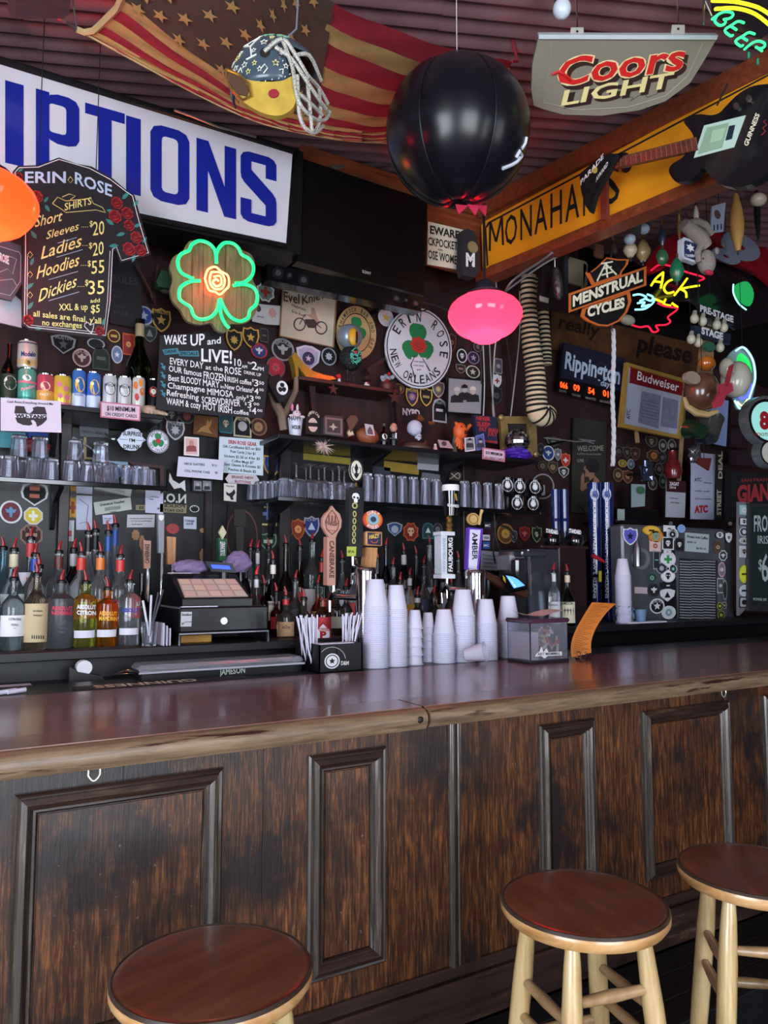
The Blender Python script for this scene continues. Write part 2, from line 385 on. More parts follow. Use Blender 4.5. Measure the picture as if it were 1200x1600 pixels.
# upright face boards between the frames
cuts=[BX0,-.95,P(190,1300,Y=YFACE).x,P(410,1300,Y=YFACE).x,P(600,1300,Y=YFACE).x+.012,P(706,1300,Y=YFACE).x,P(748,1300,Y=YFACE).x,P(880,1300,Y=YFACE).x,P(962,1300,Y=YFACE).x,P(1068,1250,Y=YFACE).x,P(1160,1250,Y=YFACE).x,3.4,BX1]
for i in range(len(cuts)-1):
 obj('face_board',MB().box(cuts[i]+.0006,cuts[i+1]-.0006,YFACE,YFACE+.03,zk-.02,BARZ-.045),PANEL,bar)
def xat(px,py=1300):return P(px,py,Y=YFACE).x
def frame(x0,x1,z0,z1):
 fr=obj('panel_frame',MB().box(x0+.05,x1-.05,YFACE-.006,YFACE,z0+.05,z1-.05),PANEL,bar)
 w=.047
 prof=[(0,0),(0,.011),(.005,.016),(.011,.014),(.013,.019),(.024,.024),(.034,.018),(.037,.011),(.042,.011),(.047,.004),(.047,0)]
 def side(a,b,inn,m,nm): # a,b outer corners; inn unit vector towards the inside
  d=(b-a).normalized();mb=MB();vs=[]
  for q,sgn in((a,1),(b,-1)):
   for u,h in prof:vs.append(q+inn*u+d*sgn*u+Vector((0,-h,0)))
  n=len(prof);mb.add(vs,[(i,i+1,n+i+1,n+i) for i in range(n-1)]);obj(nm,mb,m,fr)
 A,B,C_,D=Vector((x0,YFACE,z0)),Vector((x1,YFACE,z0)),Vector((x1,YFACE,z1)),Vector((x0,YFACE,z1))
 side(A,D,Vector((1,0,0)),MOULD,'moulding');side(B,C_,Vector((-1,0,0)),MOULD,'moulding')
 side(D,C_,Vector((0,0,-1)),MOULDH,'moulding');side(A,B,Vector((0,0,1)),MOULDH,'moulding')
xD=[(xat(22,1243),xat(347,1193)),(xat(480,1178),xat(600,1165)),(xat(839,1137),xat(925,1125)),(xat(1000,1117),xat(1135,1103)),(xat(1190,1100),xat(1190,1100)+.55)]
for a,b in xD:frame(a,b,zb,zt)
frame(xD[0][0]-1.0,xD[0][0]-.25,zb,zt)
pa,pb,pc=xat(700),xat(716),xat(747)
obj('pilaster',MB().box(pb,pc,YFACE-.012,YFACE,zk,BARZ-.05,.003),PANEL,bar)
obj('bead',MB().tube([(pa+.012,YFACE-.004,zk+.01),(pa+.012,YFACE-.004,BARZ-.055)],.013,10),MOULD,bar)
obj('bead',MB().tube([(pb-.004,YFACE-.006,zk+.01),(pb-.004,YFACE-.006,BARZ-.055)],.006,8),MOULD,bar)
obj('base_moulding',MB().box(BX0,BX1,YFACE-.014,YFACE,zk-.02,zk+.012,.004),MOULDH,bar)
obj('kick_board',MB().box(BX0,BX1,YFACE-.03,YFACE+.03,zk-.14,zk-.02,.006),MOULDH,bar)
DK=wood('step_boards',[(.3,'070709'),(.6,'111014'),(.85,'26211f')],(.5,7,7),.4,5,.3)
for i in range(3):obj('step_plank',MB().box(BX0,BX1,YFACE-.03-.1*(i+1)+.001,YFACE-.03-.1*i-.001,zk-.17,zk-.14,.003),DK,bar)
obj('step_front',MB().box(BX0,BX1,YFACE-.325,YFACE-.30,0,zk-.15),DK,bar)
obj('back_panel',MB().box(BX0,BX1,YB1-.06,YB1-.02,0,BARZ-.05),BLK,bar)
obj('service_ledge',MB().box(BX0,BX1,YB1,YB1+.25,BARZ-.03,BARZ-.004,.003),BLK,bar)
for px,py in((80,1199),(147,1211),(420,1160),(800,1113),(1131,1084)):
 c=P(px,py,Y=YB0+.06);hk=[c+Vector((-.012+.024*t,-.0,-.012*math.sin(PI*t)-.0)) for t in[i/8 for i in range(9)]]
 obj('coat_hook',MB().tube([hk[0]+Vector((0,0,.02))]+hk+[hk[-1]+Vector((0,0,.012))],.0022,6),mat('d8d2c0',.25,.7),bar)
# ================================================================= stools
SEAT=wood('stool_seat',[(.25,'46200f'),(.55,'642f1b'),(.85,'7c4228')],(2.2,14,3),.28,2.2,.1,coat=.4)
SRIM=wood('stool_rim',[(.25,'6a4a28'),(.5,'a87c4c'),(.8,'cfa877')],(3,3,10),.3,3,.1,coat=.4)
SLEG=wood('stool_leg',[(.2,'7a6140'),(.5,'ac9062'),(.8,'c7b086')],(9,9,.8),.28,4,.08,coat=.5)
SRUN=wood('stool_rung',[(.2,'5d4630'),(.5,'8d6e4a'),(.8,'b39268')],(3,3,3),.35,5,.1,coat=.3)
DARKR=mat('33241b',.4,var=.7,vs=30)
SZ,SR=.755,.172
def make_stool(label):
 st=thing('bar_stool',label,'stool',(0,0,0),'round wooden stools along the bar')
 seat=obj('seat',MB().lathe([(0,SZ-.034),(SR*.86,SZ-.034),(SR*.95,SZ-.03),(SR,SZ-.018),(SR,SZ-.008),(SR*.985,SZ-.002)],n=48),SRIM,st,label='pale worn rim')
 obj('seat_top',MB().lathe([(SR*.985,SZ-.002),(SR*.96,SZ+.0005),(SR*.9,SZ+.001),(0,SZ-.001)],n=48),SEAT,seat)
 obj('worn_edge',MB().lathe([(SR*.998,SZ-.0045),(SR*.987,SZ-.0012),(SR*.978,SZ+.0012),(SR*.965,SZ+.0014),(SR*.965,SZ-.002),(SR*.98,SZ-.006)],n=48),DARKR,seat)
 tops=[];bots=[]
 for k in range(4):
  a=PI/4+k*PI/2;t=Vector((math.cos(a)*.115,math.sin(a)*.115,SZ-.03));b=Vector((math.cos(a)*.20,math.sin(a)*.20,0))
  tops.append(t);bots.append(b)
  pts=[b.lerp(t,u) for u in(0,.3,.55,.8,.93,1)]
  obj('leg',MB().tube(pts,[.013,.018,.021,.021,.017,.013],14),SLEG,st)
 for k in range(4):
  k2=(k+1)%4
  for zz in((.20,.45,.61) if k%2 else(.26,.50,.57)):
   if(k%2==1 and zz==.20) or zz in(.45,.50,.26,.20,.61 if k==1 else .57):
    u=zz/(SZ-.03);p,q=bots[k].lerp(tops[k],u),bots[k2].lerp(tops[k2],u)
    obj('rung',MB().tube([p,p.lerp(q,.5),q],[.009,.0125,.009],10),SRUN,st)
 return st
s0=make_stool('round wooden stool nearest the camera, below the wide bar panel')
c=P(333,1512,z=SZ);s0.location=(c.x,c.y,0);s0.rotation_euler[2]=math.radians(18)
c=P(912,1407,z=SZ);copy_tree(s0,(c.x,c.y,0),math.radians(78.5),label='middle round wooden stool, legs and rungs in view, in front of the narrow panel')
c=P(1181,1357,z=SZ);copy_tree(s0,(c.x,c.y,0),math.radians(50),label='round wooden stool cut off by the right edge of the photo')
# ================================================================= soffit, roof beam, television, big signs
YS=3.40
OAKW=wood('soffit_oak',[(.25,'4f2413'),(.55,'7a3d20'),(.85,'965530')],(.8,8,8),.4,5,.15,coat=.2)
A0=P(750,318,Y=YS);zt_=A0.z;A1=P(1200,84,z=zt_);bd=(A1-A0);bd.z=0;bd.normalize();A2=A0+bd*3.6
zl=P(758,436,Y=YS).z
sof=thing('soffit','orange-brown timber soffit above the television, meeting the roof beam','beam',(A0.x-.5,YS,zl))
obj('trim_rail',MB().box(P(466,250,Y=YS).x,A0.x,YS-.03,YS,zt_-.09,zt_,.006),OAKW,sof)
obj('face_panel',MB().box(P(640,350,Y=YS).x,A0.x,YS,YS+.02,zl,zt_-.02),OAKW,sof)
bm_=thing('roof_beam','long slanting timber beam that carries the yellow street sign','beam',(A0.x,YS,zl))
bn=Vector((bd.y,-bd.x,0));
if bn.dot(EYE-A0)<0:bn=-bn
def along(p,h0,h1,t0,t1,d):a=[p+bd*t0+Vector((0,0,h0)),p+bd*t1+Vector((0,0,h0)),p+bd*t1+Vector((0,0,h1)),p+bd*t0+Vector((0,0,h1))];return a,-bn*d
q,d=along(A0+bn*.03,-.10,0,0,3.6,.05);obj('trim_rail',MB().prism(q,d),OAKW,bm_)
q,d=along(A0+bn*.0,zl-zt_,-.08,0,3.6,.06);obj('beam_face',MB().prism(q,d),OAKW,bm_)
q,d=along(A0+bn*.045,zl-zt_-.035,zl-zt_+.02,0,3.6,.1);obj('lower_rail',MB().prism(q,d),OAKW,bm_)
BP=(A0+bn*.012,bn) # plane of the yellow sign
MUST=mat('e0951c',.35,var=.28,vs=6)
yc=[(755,345),(1215,101),(1215,245),(995,332),(757,424)]
ys_=flat('street_sign',[(752,352),(757,346),(1215,101),(1215,245),(995,331),(764,424),(754,418)],BP,MUST,th=.008,label='long yellow street sign with black capitals on the slanting beam',cat='sign')
def band(a,b,w):return[(a[0],a[1]),(b[0],b[1]),(b[0],b[1]+w),(a[0],a[1]+w)]
bo=MB();slab(bo,band((762,347.5),(1215,108),3),BP,.001,.0085);slab(bo,band((764,416),(1215,238),3),BP,.001,.0085);slab(bo,[(757,356),(759.5,353),(763,414),(760.5,416)],BP,.001,.0085);slab(bo,[(758,355),(763,347),(765,349),(761,356)],BP,.001,.0085)
obj('border',bo,INK,ys_,smooth=False)
mm=MB()
for a,b in(((765,392),(766,346)),((766,346),(775,378)),((775,378),(784,338)),((784,338),(786,383))):slab(mm,[(a[0]-1.6,a[1]),(a[0]+1.6,a[1]),(b[0]+1.6,b[1]),(b[0]-1.6,b[1])],BP,.001,.0095)
obj('letter',mm,INK,ys_,smooth=False)
xs1=[(789,808,386,47,'O'),(813,831,376,49,'N'),(835,855,367,52,'A'),(860,878,357,54,'H'),(883,905,348,56,'A'),(911,930,338,57,'N'),(945,968,323,59,'S')]
T(ys_,[(c,(a,y),(b,y-(b-a)*.42),h,.006,0,1) for a,b,y,h,c in xs1],BP,INK,.010)
# beware notice and the cap beside it
bw=flat('notice',[(669,346),(724,359),(721,422),(668,413)],YS-.012,mat('d8cfb8',.6,var=.06),th=.006,label='cream pickpocket notice with black capitals beside the television',cat='sign')
T(bw,[('EWARE',(672,365),(718,374),13,.03,0,1),('CKPOCKETS',(669,383),(719,392),13,.02,0,1),('AND',(684,391),(692,393),3),('OSE WOMEN',(669,404),(720,415),14,.02,0,1)],YS-.012,INK,.008)
flat('cap_badge',[(723,360),(731,357),(742,362),(748,385),(750,424),(742,434),(724,430),(721,415),(722,390)],YS-.06,mat('23232b',.7,bump=.4,vs=60),th=.05,label='black cap with a white letter hanging beside the yellow sign',cat='cap')
cb=bpy.context.scene.objects['cap_badge'];T(cb,[('M',(728,415),(742,416),19,.05)],YS-.06,WHT,.053)
obj('round_badge',slab(MB(),pp(739,386,circ(16),16,18),YS-.06,.003,.05),mat('8a7c55',.4),cb)
# enamel sign -----------------------------------------------------
YG=3.26
SW=mat('c9ccd6',.22,var=.06,vs=3,coat=.5);SB=mat('16258c',.25,var=.15,vs=4,coat=.5)
sg=thing('enamel_sign','huge white enamel sign with blue capitals in a black box','sign',P(230,340,Y=YG+.05))
fr_=flat('sign_box',[(-260,6),(462,232),(474,238),(470,398),(-260,248)],YG,mat('0b0b0e',.4),sg,th=-.22)
fc=flat('sign_face',[(-255,20),(457,241),(447,381),(-255,238)],YG,SW,sg,th=.012)
obj('box_rim',MB().tube([P(x,y,Y=YG-.015) for x,y in((-255,17),(459,238),(449,384),(-255,241),(-255,17))],.012,6),mat('17171b',.35),sg)
L=[('I',8,37,254,129),('P',56,124,264,126),('T',133,195,287,127),('I',197,220,301,121),('O',235,296,310,119),('N',307,369,328,113),('S',376,432,343,110)]
def rr(x0,y0,x1,y1,cx,cyy):return[(x0+cx,y0),(x1-cx,y0),(x1-cx*.3,y0+cyy*.3),(x1,y0+cyy),(x1,y1-cyy),(x1-cx*.3,y1-cyy*.3),(x1-cx,y1),(x0+cx,y1),(x0+cx*.3,y1-cyy*.3),(x0,y1-cyy),(x0,y0+cyy),(x0+cx*.3,y0+cyy*.3)]
bx4=lambda x0,y0,x1,y1:[(x0,y0),(x1,y0),(x1,y1),(x0,y1)]
LT={'I':[bx4(0,0,1,1)],'T':[bx4(0,.87,1,1),bx4(.33,0,.67,.88)],'N':[bx4(0,0,.29,1),bx4(.71,0,1,1),[(0,1),(.3,1),(1,0),(.7,0)]],
 'S':[[(.22,1),(.78,1),(.93,.97),(1,.91),(.7,.87),(.3,.87),(0,.91),(.07,.97)],[(.7,.68),(1,.68),(1,.92),(.7,.88)],[(0,.66),(.3,.72),(.3,.88),(0,.92)],[(0,.69),(.02,.61),(.1,.55),(.7,.29),(1,.34),(.98,.42),(.9,.48),(.3,.75)],[(.7,.12),(1,.08),(1,.37),(.7,.33)],[(.22,0),(.78,0),(.93,.03),(1,.09),(.7,.13),(.3,.13),(0,.09),(.07,.03)],[(0,.32),(0,.08),(.3,.12),(.3,.32)]]}
for c,a,b,y,h in L:
 g=lambda p:(a+(b-a)*p[0],y+(b-a)*p[0]*.235-p[1]*(h+(b-a)*p[0]*-.05))
 if c in LT:
  mb=MB()
  for k_,q in enumerate(LT[c]):slab(mb,[g(p) for p in q],YG,.001,.0125+.0012*k_)
  obj('letter',mb,SB,fc,smooth=False)
 elif c=='O':ring('letter',[g(p) for p in rr(0,0,1,1,.28,.12)],[g(p) for p in rr(.29,.13,.71,.87,.1,.05)],YG,SB,fc,.002,.0125)
 else:ring('letter',[g(p) for p in rr(.25,.38,1,1,.25,.1)],[g(p) for p in rr(.3,.51,.70,.87,.08,.04)],YG,SB,fc,.002,.0125);obj('letter_stem',slab(MB(),[g(p) for p in bx4(0,0,.31,1)],YG,.002,.0133),SB,fc,smooth=False)
cond=mat('9a9aa2',.3,.8)
for n_,pts,r in(('conduit',[(272,172,3.2),(300,182,3.2),(340,198,3.2),(400,214,3.2)],.006),('conduit',[(90,28,3.0),(105,36,3.0),(122,46,2.9)],.006)):
 obj(n_,MB().tube([P(x,y,Y=Y) for x,y,Y in pts],r,6),cond,label='short coiled spring at the end of the flag' if pts[0][0]<200 else 'thin grey flexible conduit above the enamel sign',cat='conduit')
# television and soundbar -------------------------------------------
YT=3.28
tv=thing('television','large dark wall television above the soundbar','television',P(565,450,Y=YT+.04))
flat('housing',[(468,246),(668,314),(663,462),(465,408)],YT,mat('08080a',.3),tv,th=-.07)
flat('screen',[(474,255),(661,318),(657,440),(471,396)],YT,mat('08070a',.3),tv,th=.004)
T(tv,[('SONY',(566,426),(580,430),4.5,.02)],YT,mat('a0a0a6',.4),.007)
sb=thing('soundbar','long black soundbar under the television','speaker',P(538,478,Y=YT+.02))
flat('housing',[(417,412),(540,434),(660,464),(658,487),(540,462),(418,437)],YT-.02,mat('0a0a0e',.22,coat=.5),sb,th=-.08)
for x,y,r in((435,426,9),(453,430,5),(475,437,9),(620,466,7),(635,469,4),(650,474,7)):
 o=flat('driver',pp(x,y,circ(16),2*r,2*r),YT-.02,mat('2a2a30',.2,.6),sb,th=.006)
 flat('cone',pp(x,y,circ(14),r,r),YT-.02,mat('8a8a94',.25,.9),o,th=.012)
# neon shamrock -----------------------------------------------------
YN=3.21
def z5(l):return[(220+x/4,360+y/4) for x,y in l]
out=crom([Vector(p) for p in z5([(470,150),(430,90),(370,62),(300,70),(262,130),(205,165),(180,230),(200,300),(185,370),(200,440),(250,500),(290,565),(370,590),(440,580),(470,620),(520,640),(560,610),(560,585),(640,585),(700,545),(730,480),(745,420),(720,350),(700,300),(715,220),(690,150),(630,120),(580,75),(520,75)])],3,True)
sh=thing('neon_sign','four-leaf clover neon sign on a weathered board, rose at its heart','neon sign',P(338,515,Y=YN))
WB=wood('clover_board',[(.25,'3a3324'),(.55,'6d6246'),(.8,'8a8060')],(9,9,.8),.6,5,.4)
cx_=[265,300,318,352,377,410]
for i in range(5): # the board's five planks
 a,b=cx_[i]+.4,cx_[i+1]-.4;pl_=[p for p in out];
 def clip(poly,x,keep):
  r=[]
  for i in range(len(poly)):
   p,q=poly[i-1],poly[i];ip,iq=keep(p[0]),keep(q[0])
   if ip!=iq:t=(x-p[0])/(q[0]-p[0]);r.append(p+(q-p)*t)
   if iq:r.append(q)
  return r
 pg=clip(clip(pl_,a,lambda X:X>=a),b,lambda X:X<=b)
 if len(pg)>2:flat('plank',pg,YN,WB,sh,th=.02-.002*(i%2))
def tube_on(name,ptsz,Y,m,parent,r,k=5,closed=False,off=.05):
 pts=[P(x,y,Y=Y-off) for x,y in z5(ptsz)];pts=crom(pts,k,closed)
 return obj(name,MB().tube(pts,r,8,closed),m,parent)
NG=glow('18f070',1.5);NR=glow('ffb070',1.6)
for l in([(472,205),(465,130),(430,85),(370,65),(320,88),(300,125),(250,150),(230,200),(250,260),(300,290),(330,300)],
 [(372,315),(310,320),(250,355),(240,420),(265,450),(310,480),(330,530),(370,555),(430,545),(475,500),(490,430)],
 [(497,425),(520,480),(560,540),(620,567),(670,545),(682,500),(720,460),(727,400),(700,355),(640,337),(577,345)],
 [(590,330),(645,325),(692,285),(705,230),(680,180),(630,150),(610,110),(570,80),(515,82),(476,135),(473,205)],
 [(497,440),(500,520),(525,580),(552,610)]):
 tube_on('green_tube',l,YN,NG,sh,.0075)
for l in([(400,300),(420,245),(465,228),(500,255),(545,285),(550,345),(530,370),(495,400),(465,385),(425,370),(400,300)],
 [(440,260),(500,265),(525,310),(510,360),(460,365),(430,320),(440,260)],
 [(455,290),(495,285),(505,330),(475,350),(450,325),(470,305),(488,318)]):
 tube_on('rose_tube',l,YN,NR,sh,.005)
pl_=bpy.data.lights.new('rose_glow','POINT');pl_.energy=2.6;pl_.color=(1,.08,.04);pl_.shadow_soft_size=.04
o=bpy.data.objects.new('rose_glow',pl_);COL.objects.link(o);o.location=P(338,440,Y=YN-.07)
# ================================================================= chalk boards
CHK=mat('15131a',.55,var=.3,vs=5)
YC=3.10
o1=[(38,300),(20,268),(28,259),(60,258),(92,246),(120,256),(143,260),(175,278),(200,299),(210,305),(220,340),(236,398),(188,411),(181,391),(174,394),(171,470),(168,523),(160,529),(45,515),(34,508),(36,420)]
tb=flat('shirt_chalkboard',o1,YC,CHK,th=.014,label='T-shirt shaped chalkboard listing shirt prices, red roses painted on it',cat='chalkboard')
LY=mat('dfe08a',.6);LB=mat('a9c3dd',.6)
T(tb,[('ERIN',(39,286),(103,286),18,.02,0,1),('ROSE',(117,287),(175,308),19,.02,0,1)],YC,LB,.016)
T(tb,[('SHIRTS',(101,329),(143,319),11,.01),('Short',(54,355),(96,345),17,.006,.2),('Sleeves',(72,374),(122,359),13,.006,.2),('....',(127,355),(138,355),5),('$',(140,354),(145,354),9),('20',(145,368),(163,366),21,.004),
 ('Ladies',(64,405),(126,385),20,.006,.2),('...',(128,384),(137,384),5),('$',(139,388),(144,388),9),('20',(145,400),(162,397),20,.004),
 ('Hoodies',(57,436),(122,415),20,.006,.2),('...',(126,415),(135,415),5),('$',(137,416),(142,416),9),('55',(143,428),(163,426),20,.004),
 ('Dickies',(60,472),(118,448),20,.006,.2),('....',(121,448),(132,448),5),('$',(133,446),(138,446),9),('35',(138,460),(163,459),21,.004),
 ('add',(141,473),(156,472),6),('XXL & up',(92,485),(137,484),10,.01),('$5',(142,489),(156,488),12,.01),
 ('all sales are final, y\'all',(52,494),(158,506),9,.01),('no exchanges',(66,508),(128,513),9,.01)],YC,LY,.016)
strokes(tb,'chalk_line',[[(88,402),(129,390)],[(76,437),(122,424)],[(76,470),(124,456)],[(90,380),(120,371)]],YC,LB,.0012,.016,4)
strokes(tb,'chalk_outline',[[(40,300),(23,270),(30,262),(60,261),(92,249),(140,263),(172,280),(198,300),(207,306)],[(207,306),(217,345),(232,395),(190,407),(182,386),(176,389),(172,470),(165,524),(45,511),(38,505),(40,400),(40,300)]],YC,WHT,.0016,.016,4)
strokes(tb,'chalk_outline',[[(172,392),(168,470),(162,520),(48,508),(42,502),(43,400)]],YC,WHT,.0011,.016,4)
strokes(tb,'ribbon',[[(82,318),(90,308),(103,314),(142,310),(146,318),(160,324),(165,332),(150,328),(103,332),(95,326),(82,318)],[(97,308),(108,303),(118,306),(110,312)]],YC,LY,.0014,.016,4)
strokes(tb,'heart',[[(143,521),(132,510),(133,505),(138,504),(141,508),(143,507),(147,505),(146,512),(143,521)]],YC,WHT,.0014,.016,4)
for x,y in((46,351),(47,398),(47,429),(47,461),(110,281)):strokes(tb,'chalk_diamond',[[(x,y-5),(x+4,y),(x,y+5),(x-4,y),(x,y-5)]],YC,LY,.001,.016,4)
ROSE=mat('8c1b20',.6);ROSED=mat('3c0a10',.6);LEAFT=mat('2f7f7a',.6)
def rose(x,y,r,parent,Y,off=.015):
 flat('rose',pp(x,y,[(k*math.cos(t),k*math.sin(t)) for i in range(16) for t in[2*PI*i/16] for k in[1 if i%2 else .86]],2*r,2*r),Y,ROSE,parent,th=.003,off=off)
 mb=MB();o,n=asp(Y)
 for k,a0 in((.72,0),(.48,2),(.25,4)):mb.tube([P(x+r*k*math.cos(a0+t),y+r*k*math.sin(a0+t),Y=Y-off-.005) for t in[i*.7 for i in range(8)]],.0013,4)
 obj('petal_line',mb,ROSED,parent)
for x,y,r in((183,317,10),(180,338,11),(199,333,10),(202,352,9),(213,371,10),(202,389,11),(220,391,10),(58,307,10),(44,500,9),(156,517,8),(30,275,6)):rose(x,y,r,tb,YC)
lf=MB()
for x,y,a,s in((172,347,2.5,14),(196,306,.8,14),(212,318,.9,12),(173,330,2.8,12),(215,352,.4,12),(189,366,3.4,13),(178,384,3.2,14),(209,403,4.4,12),(226,375,1,10),(53,367,2.2,14),(50,409,1.2,12),(46,447,.6,14),(47,478,.9,14),(60,513,0,12),(162,503,1.3,11),(72,312,.9,10),(74,325,5.3,12),(32,266,.5,8)):
 slab(lf,[(x+s*u*math.cos(a)-s*v*math.sin(a),y-s*u*math.sin(a)-s*v*math.cos(a)) for u,v in((-.5,0),(-.2,.22),(.2,.2),(.6,0),(.2,-.2),(-.2,-.22))],YC,.002,.0145)
obj('painted_leaves',lf,LEAFT,tb,smooth=False)
# drinks board ------------------------------------------------------
YD=3.33
db=flat('drinks_chalkboard',[(250,524),(262,523),(300,521),(318,518),(335,517),(347,523),(350,530),(358,553),(361,561),(421,570),(412,653),(330,648),(244,639)],YD,CHK,th=.012,label='black chalkboard of drink specials under the clover neon',cat='chalkboard')
z=lambda x,y:(220+x/4,360+y/4)
lt=[('WAKE',z(145,715),z(285,712),15,.02,0,1),('UP',z(310,725),z(400,715),18,.02,0,1),('and',z(415,715),z(500,705),10,.015),('LIVE!',z(378,820),z(570,835),21,.02,0,1),
 ('EVERY DAY',z(182,835),z(392,865),10),('at the',z(405,868),z(512,880),7),('ROSE',z(525,893),z(628,905),11),('10',z(585,845),z(628,850),11),('AM',z(630,860),z(665,863),5),('to',z(668,832),z(692,838),4),('2',z(692,868),z(728,872),12),('PM',z(730,876),z(768,880),6),('DRINK UP',z(645,895),z(752,915),5),
 ('OUR famous',z(175,880),z(380,915),9),('FROZEN',z(392,925),z(532,945),11),('IRISH coffee',z(540,945),z(692,968),8),('$',z(695,945),z(706,946),4),('3',z(708,972),z(735,975),10),('50',z(738,962),z(770,966),5),
 ('Best',z(172,938),z(240,945),9),('BLOODY',z(252,950),z(378,968),10),('MARY',z(388,970),z(492,985),10),('in',z(498,985),z(520,988),5),('New Orleans',z(525,990),z(695,1015),8),('$',z(695,1000),z(705,1001),4),('4',z(710,1022),z(735,1025),9),('00',z(740,1003),z(768,1006),4),
 ('Champagne',z(168,985),z(400,1012),9),('MIMOSA',z(415,1025),z(578,1045),10),('only',z(595,1055),z(658,1062),7),('$',z(662,1045),z(674,1046),4),('3',z(680,1068),z(706,1071),9),('00',z(715,1050),z(748,1055),4),
 ('Refreshing',z(163,1030),z(362,1062),9),('SCREWDRIVER',z(380,1078),z(622,1100),10),('$',z(650,1090),z(662,1091),4),('3',z(668,1108),z(692,1110),9),('00',z(705,1092),z(740,1095),4),
 ('WARM & cozy',z(160,1085),z(375,1115),10),('HOT IRISH',z(388,1118),z(570,1145),11),('coffee',z(580,1145),z(675,1155),7),('$',z(678,1130),z(690,1131),4),('4',z(694,1146),z(722,1149),10),('00',z(728,1132),z(760,1136),4)]
T(db,lt,YD,WHT,.015)
rb=MB();slab(rb,[z(135,745),z(232,735),z(240,770),z(150,778)],YD,.002,.013);slab(rb,[z(238,755),z(360,752),z(365,788),z(240,785)],YD,.002,.013);obj('blue_ribbon',rb,mat('3d7f95',.6),db,smooth=False)
T(db,[('DRINK',z(150,770),z(228,762),5,.02),('SPECIALS',z(245,780),z(355,780),5,.02)],YD,INK,.0165)
ar=MB()
for y in(850,905,962,1018):slab(ar,[z(120,y-22),z(138,y-20),z(140,y-5),z(156,y-2),z(150,y+24),z(128,y+4),z(136,y-4)],YD,.002,.013)
obj('blue_arrow',ar,mat('3d7f95',.6),db,smooth=False)
# ================================================================= posters, pictures, papers
def board(name,label,cat,c,Y,m,th=.004,frame=None,fw=2,group=None):
 o=flat(name,c,Y,m,th=th,label=label,cat=cat,group=group)
 if frame:
  cx=sum(p[0] for p in c)/len(c);cy=sum(p[1] for p in c)/len(c)
  inn=[(cx+(x-cx)*(1-2.2*fw/abs(max(p[0] for p in c)-min(p[0] for p in c))),cy+(y-cy)*(1-2.2*fw/abs(max(p[1] for p in c)-min(p[1] for p in c)))) for x,y in c]
  ring('frame',c,inn,Y,frame,o,th=.012,off=th)
 return o
def rect(x0,y0,x1,y1,sl=None,dx=0):
 s=slope((x0+x1)/2,(y0+y1)/2) if sl is None else sl;d=(x1-x0)*s
 return[(x0,y0-d/2),(x1,y0+d/2),(x1+dx,y1+d/2),(x0+dx,y1-d/2)]
YP=3.66
def motorbike(par,Y,x,y,s,m,off=.007):
 g=lambda u,v:(x+u*s,y+v*s+u*s*.17)
 for u in(-.8,.8):
  c=g(u,.45);mb=MB();oo,n=asp(Y)
  mb.tube([P(c[0]+.42*s*math.cos(t),c[1]+.46*s*math.sin(t),Y=Y-off) for t in[2*PI*i/16 for i in range(16)]],.0035,5,True);obj('wheel',mb,m,par)
 flat('engine',[g(-.4,0),g(.3,-.1),(g(.55,.2)),g(.3,.55),g(-.15,.6),g(-.35,.3)],Y,m,par,th=.002,off=off-.002)
 flat('rider',[g(.1,-.95),g(.28,-.98),g(.35,-.75),g(.5,-.3),g(.7,.1),g(.5,.35),g(.35,0),g(.15,-.1),g(-.3,-.35),g(.08,-.45)],Y,mat('a08070',.7),par,th=.001,off=off-.002)
 strokes(par,'fork',[[g(-.8,.45),g(-.45,-.3),g(-.3,-.35)],[g(.8,.45),g(.3,.1)]],Y,m,.0025,off)
ev=board('framed_poster','framed signed poster of a motorbike rider, under the soundbar','poster',[(442,443),(527,463),(522,543),(437,525)],YP,mat('b9ae9c',.45,var=.2,vs=4),.012,mat('8f6a48',.4),1.2)
motorbike(ev,YP,485,500,21,mat('3a2a2c',.6),.015)
T(ev,[('Evel',(443,470),(468,475),15,.02),('Knievel',(472,476),(518,463),13,.02),('Happiness',(456,478),(478,486),4),('Erin Rose',(456,488),(478,496),4)],YP,mat('4a2f28',.6),.0145)
rs=flat('round_wooden_sign',pp(557,520,circ(30),62,84,.1),YP,mat('b59a6a',.5,var=.2),th=.014,label='round cream tavern sign with green shamrock, behind the bird figure',cat='sign')
ring('border',pp(557,520,circ(30),45,62,.1),pp(557,520,circ(30),43,59,.1),YP,INK,rs,.001,.0145)
ARC(rs,'THE SHAMROCK BAR AND GAS',(557,520),26,36,215,-40,7,YP,INK,.0165,.01,3.6,.1)
def shamrock(par,Y,x,y,r,off,m=GRN,rr=None):
 for a in(PI/2,PI*7/6,-PI/6):
  c=(x+r*.55*math.cos(a)*.8,y-r*.6*math.sin(a));flat('leaf',pp(c[0],c[1],[(k*math.cos(t),k*math.sin(t)) for i in range(14) for t in[2*PI*i/14] for k in[1-.22*max(0,math.cos(t-a))**6]],r*.85,r*.95),Y,m,par,th=.0015,off=off)
shamrock(rs,YP,557,515,20,.0145)
er=flat('round_enamel_sign',pp(654,544,circ(36),104,126,.08),YP-.01,mat('cdd0da',.4,var=.08,vs=8),th=.012,label='large round white sign, green shamrock and red rose in the middle',cat='sign')
ring('border',pp(654,544,circ(36),100,121,.08),pp(654,544,circ(36),97,118,.08),YP-.01,INK,er,.001,.0125)
ARC(er,'ERIN ROSE',(654,544),40,49,158,-18,15,YP-.01,INK,.014,.012,8,.08)
ARC(er,'NEW ORLEANS',(654,544),40,49,184,322,13,YP-.01,INK,.014,.012,8,.08,True)
shamrock(er,YP-.01,653,537,32,.0125)
flat('rose',pp(654,539,star(8,.8),28,28),YP-.01,mat('b5392c',.6),er,th=.002,off=.0145)
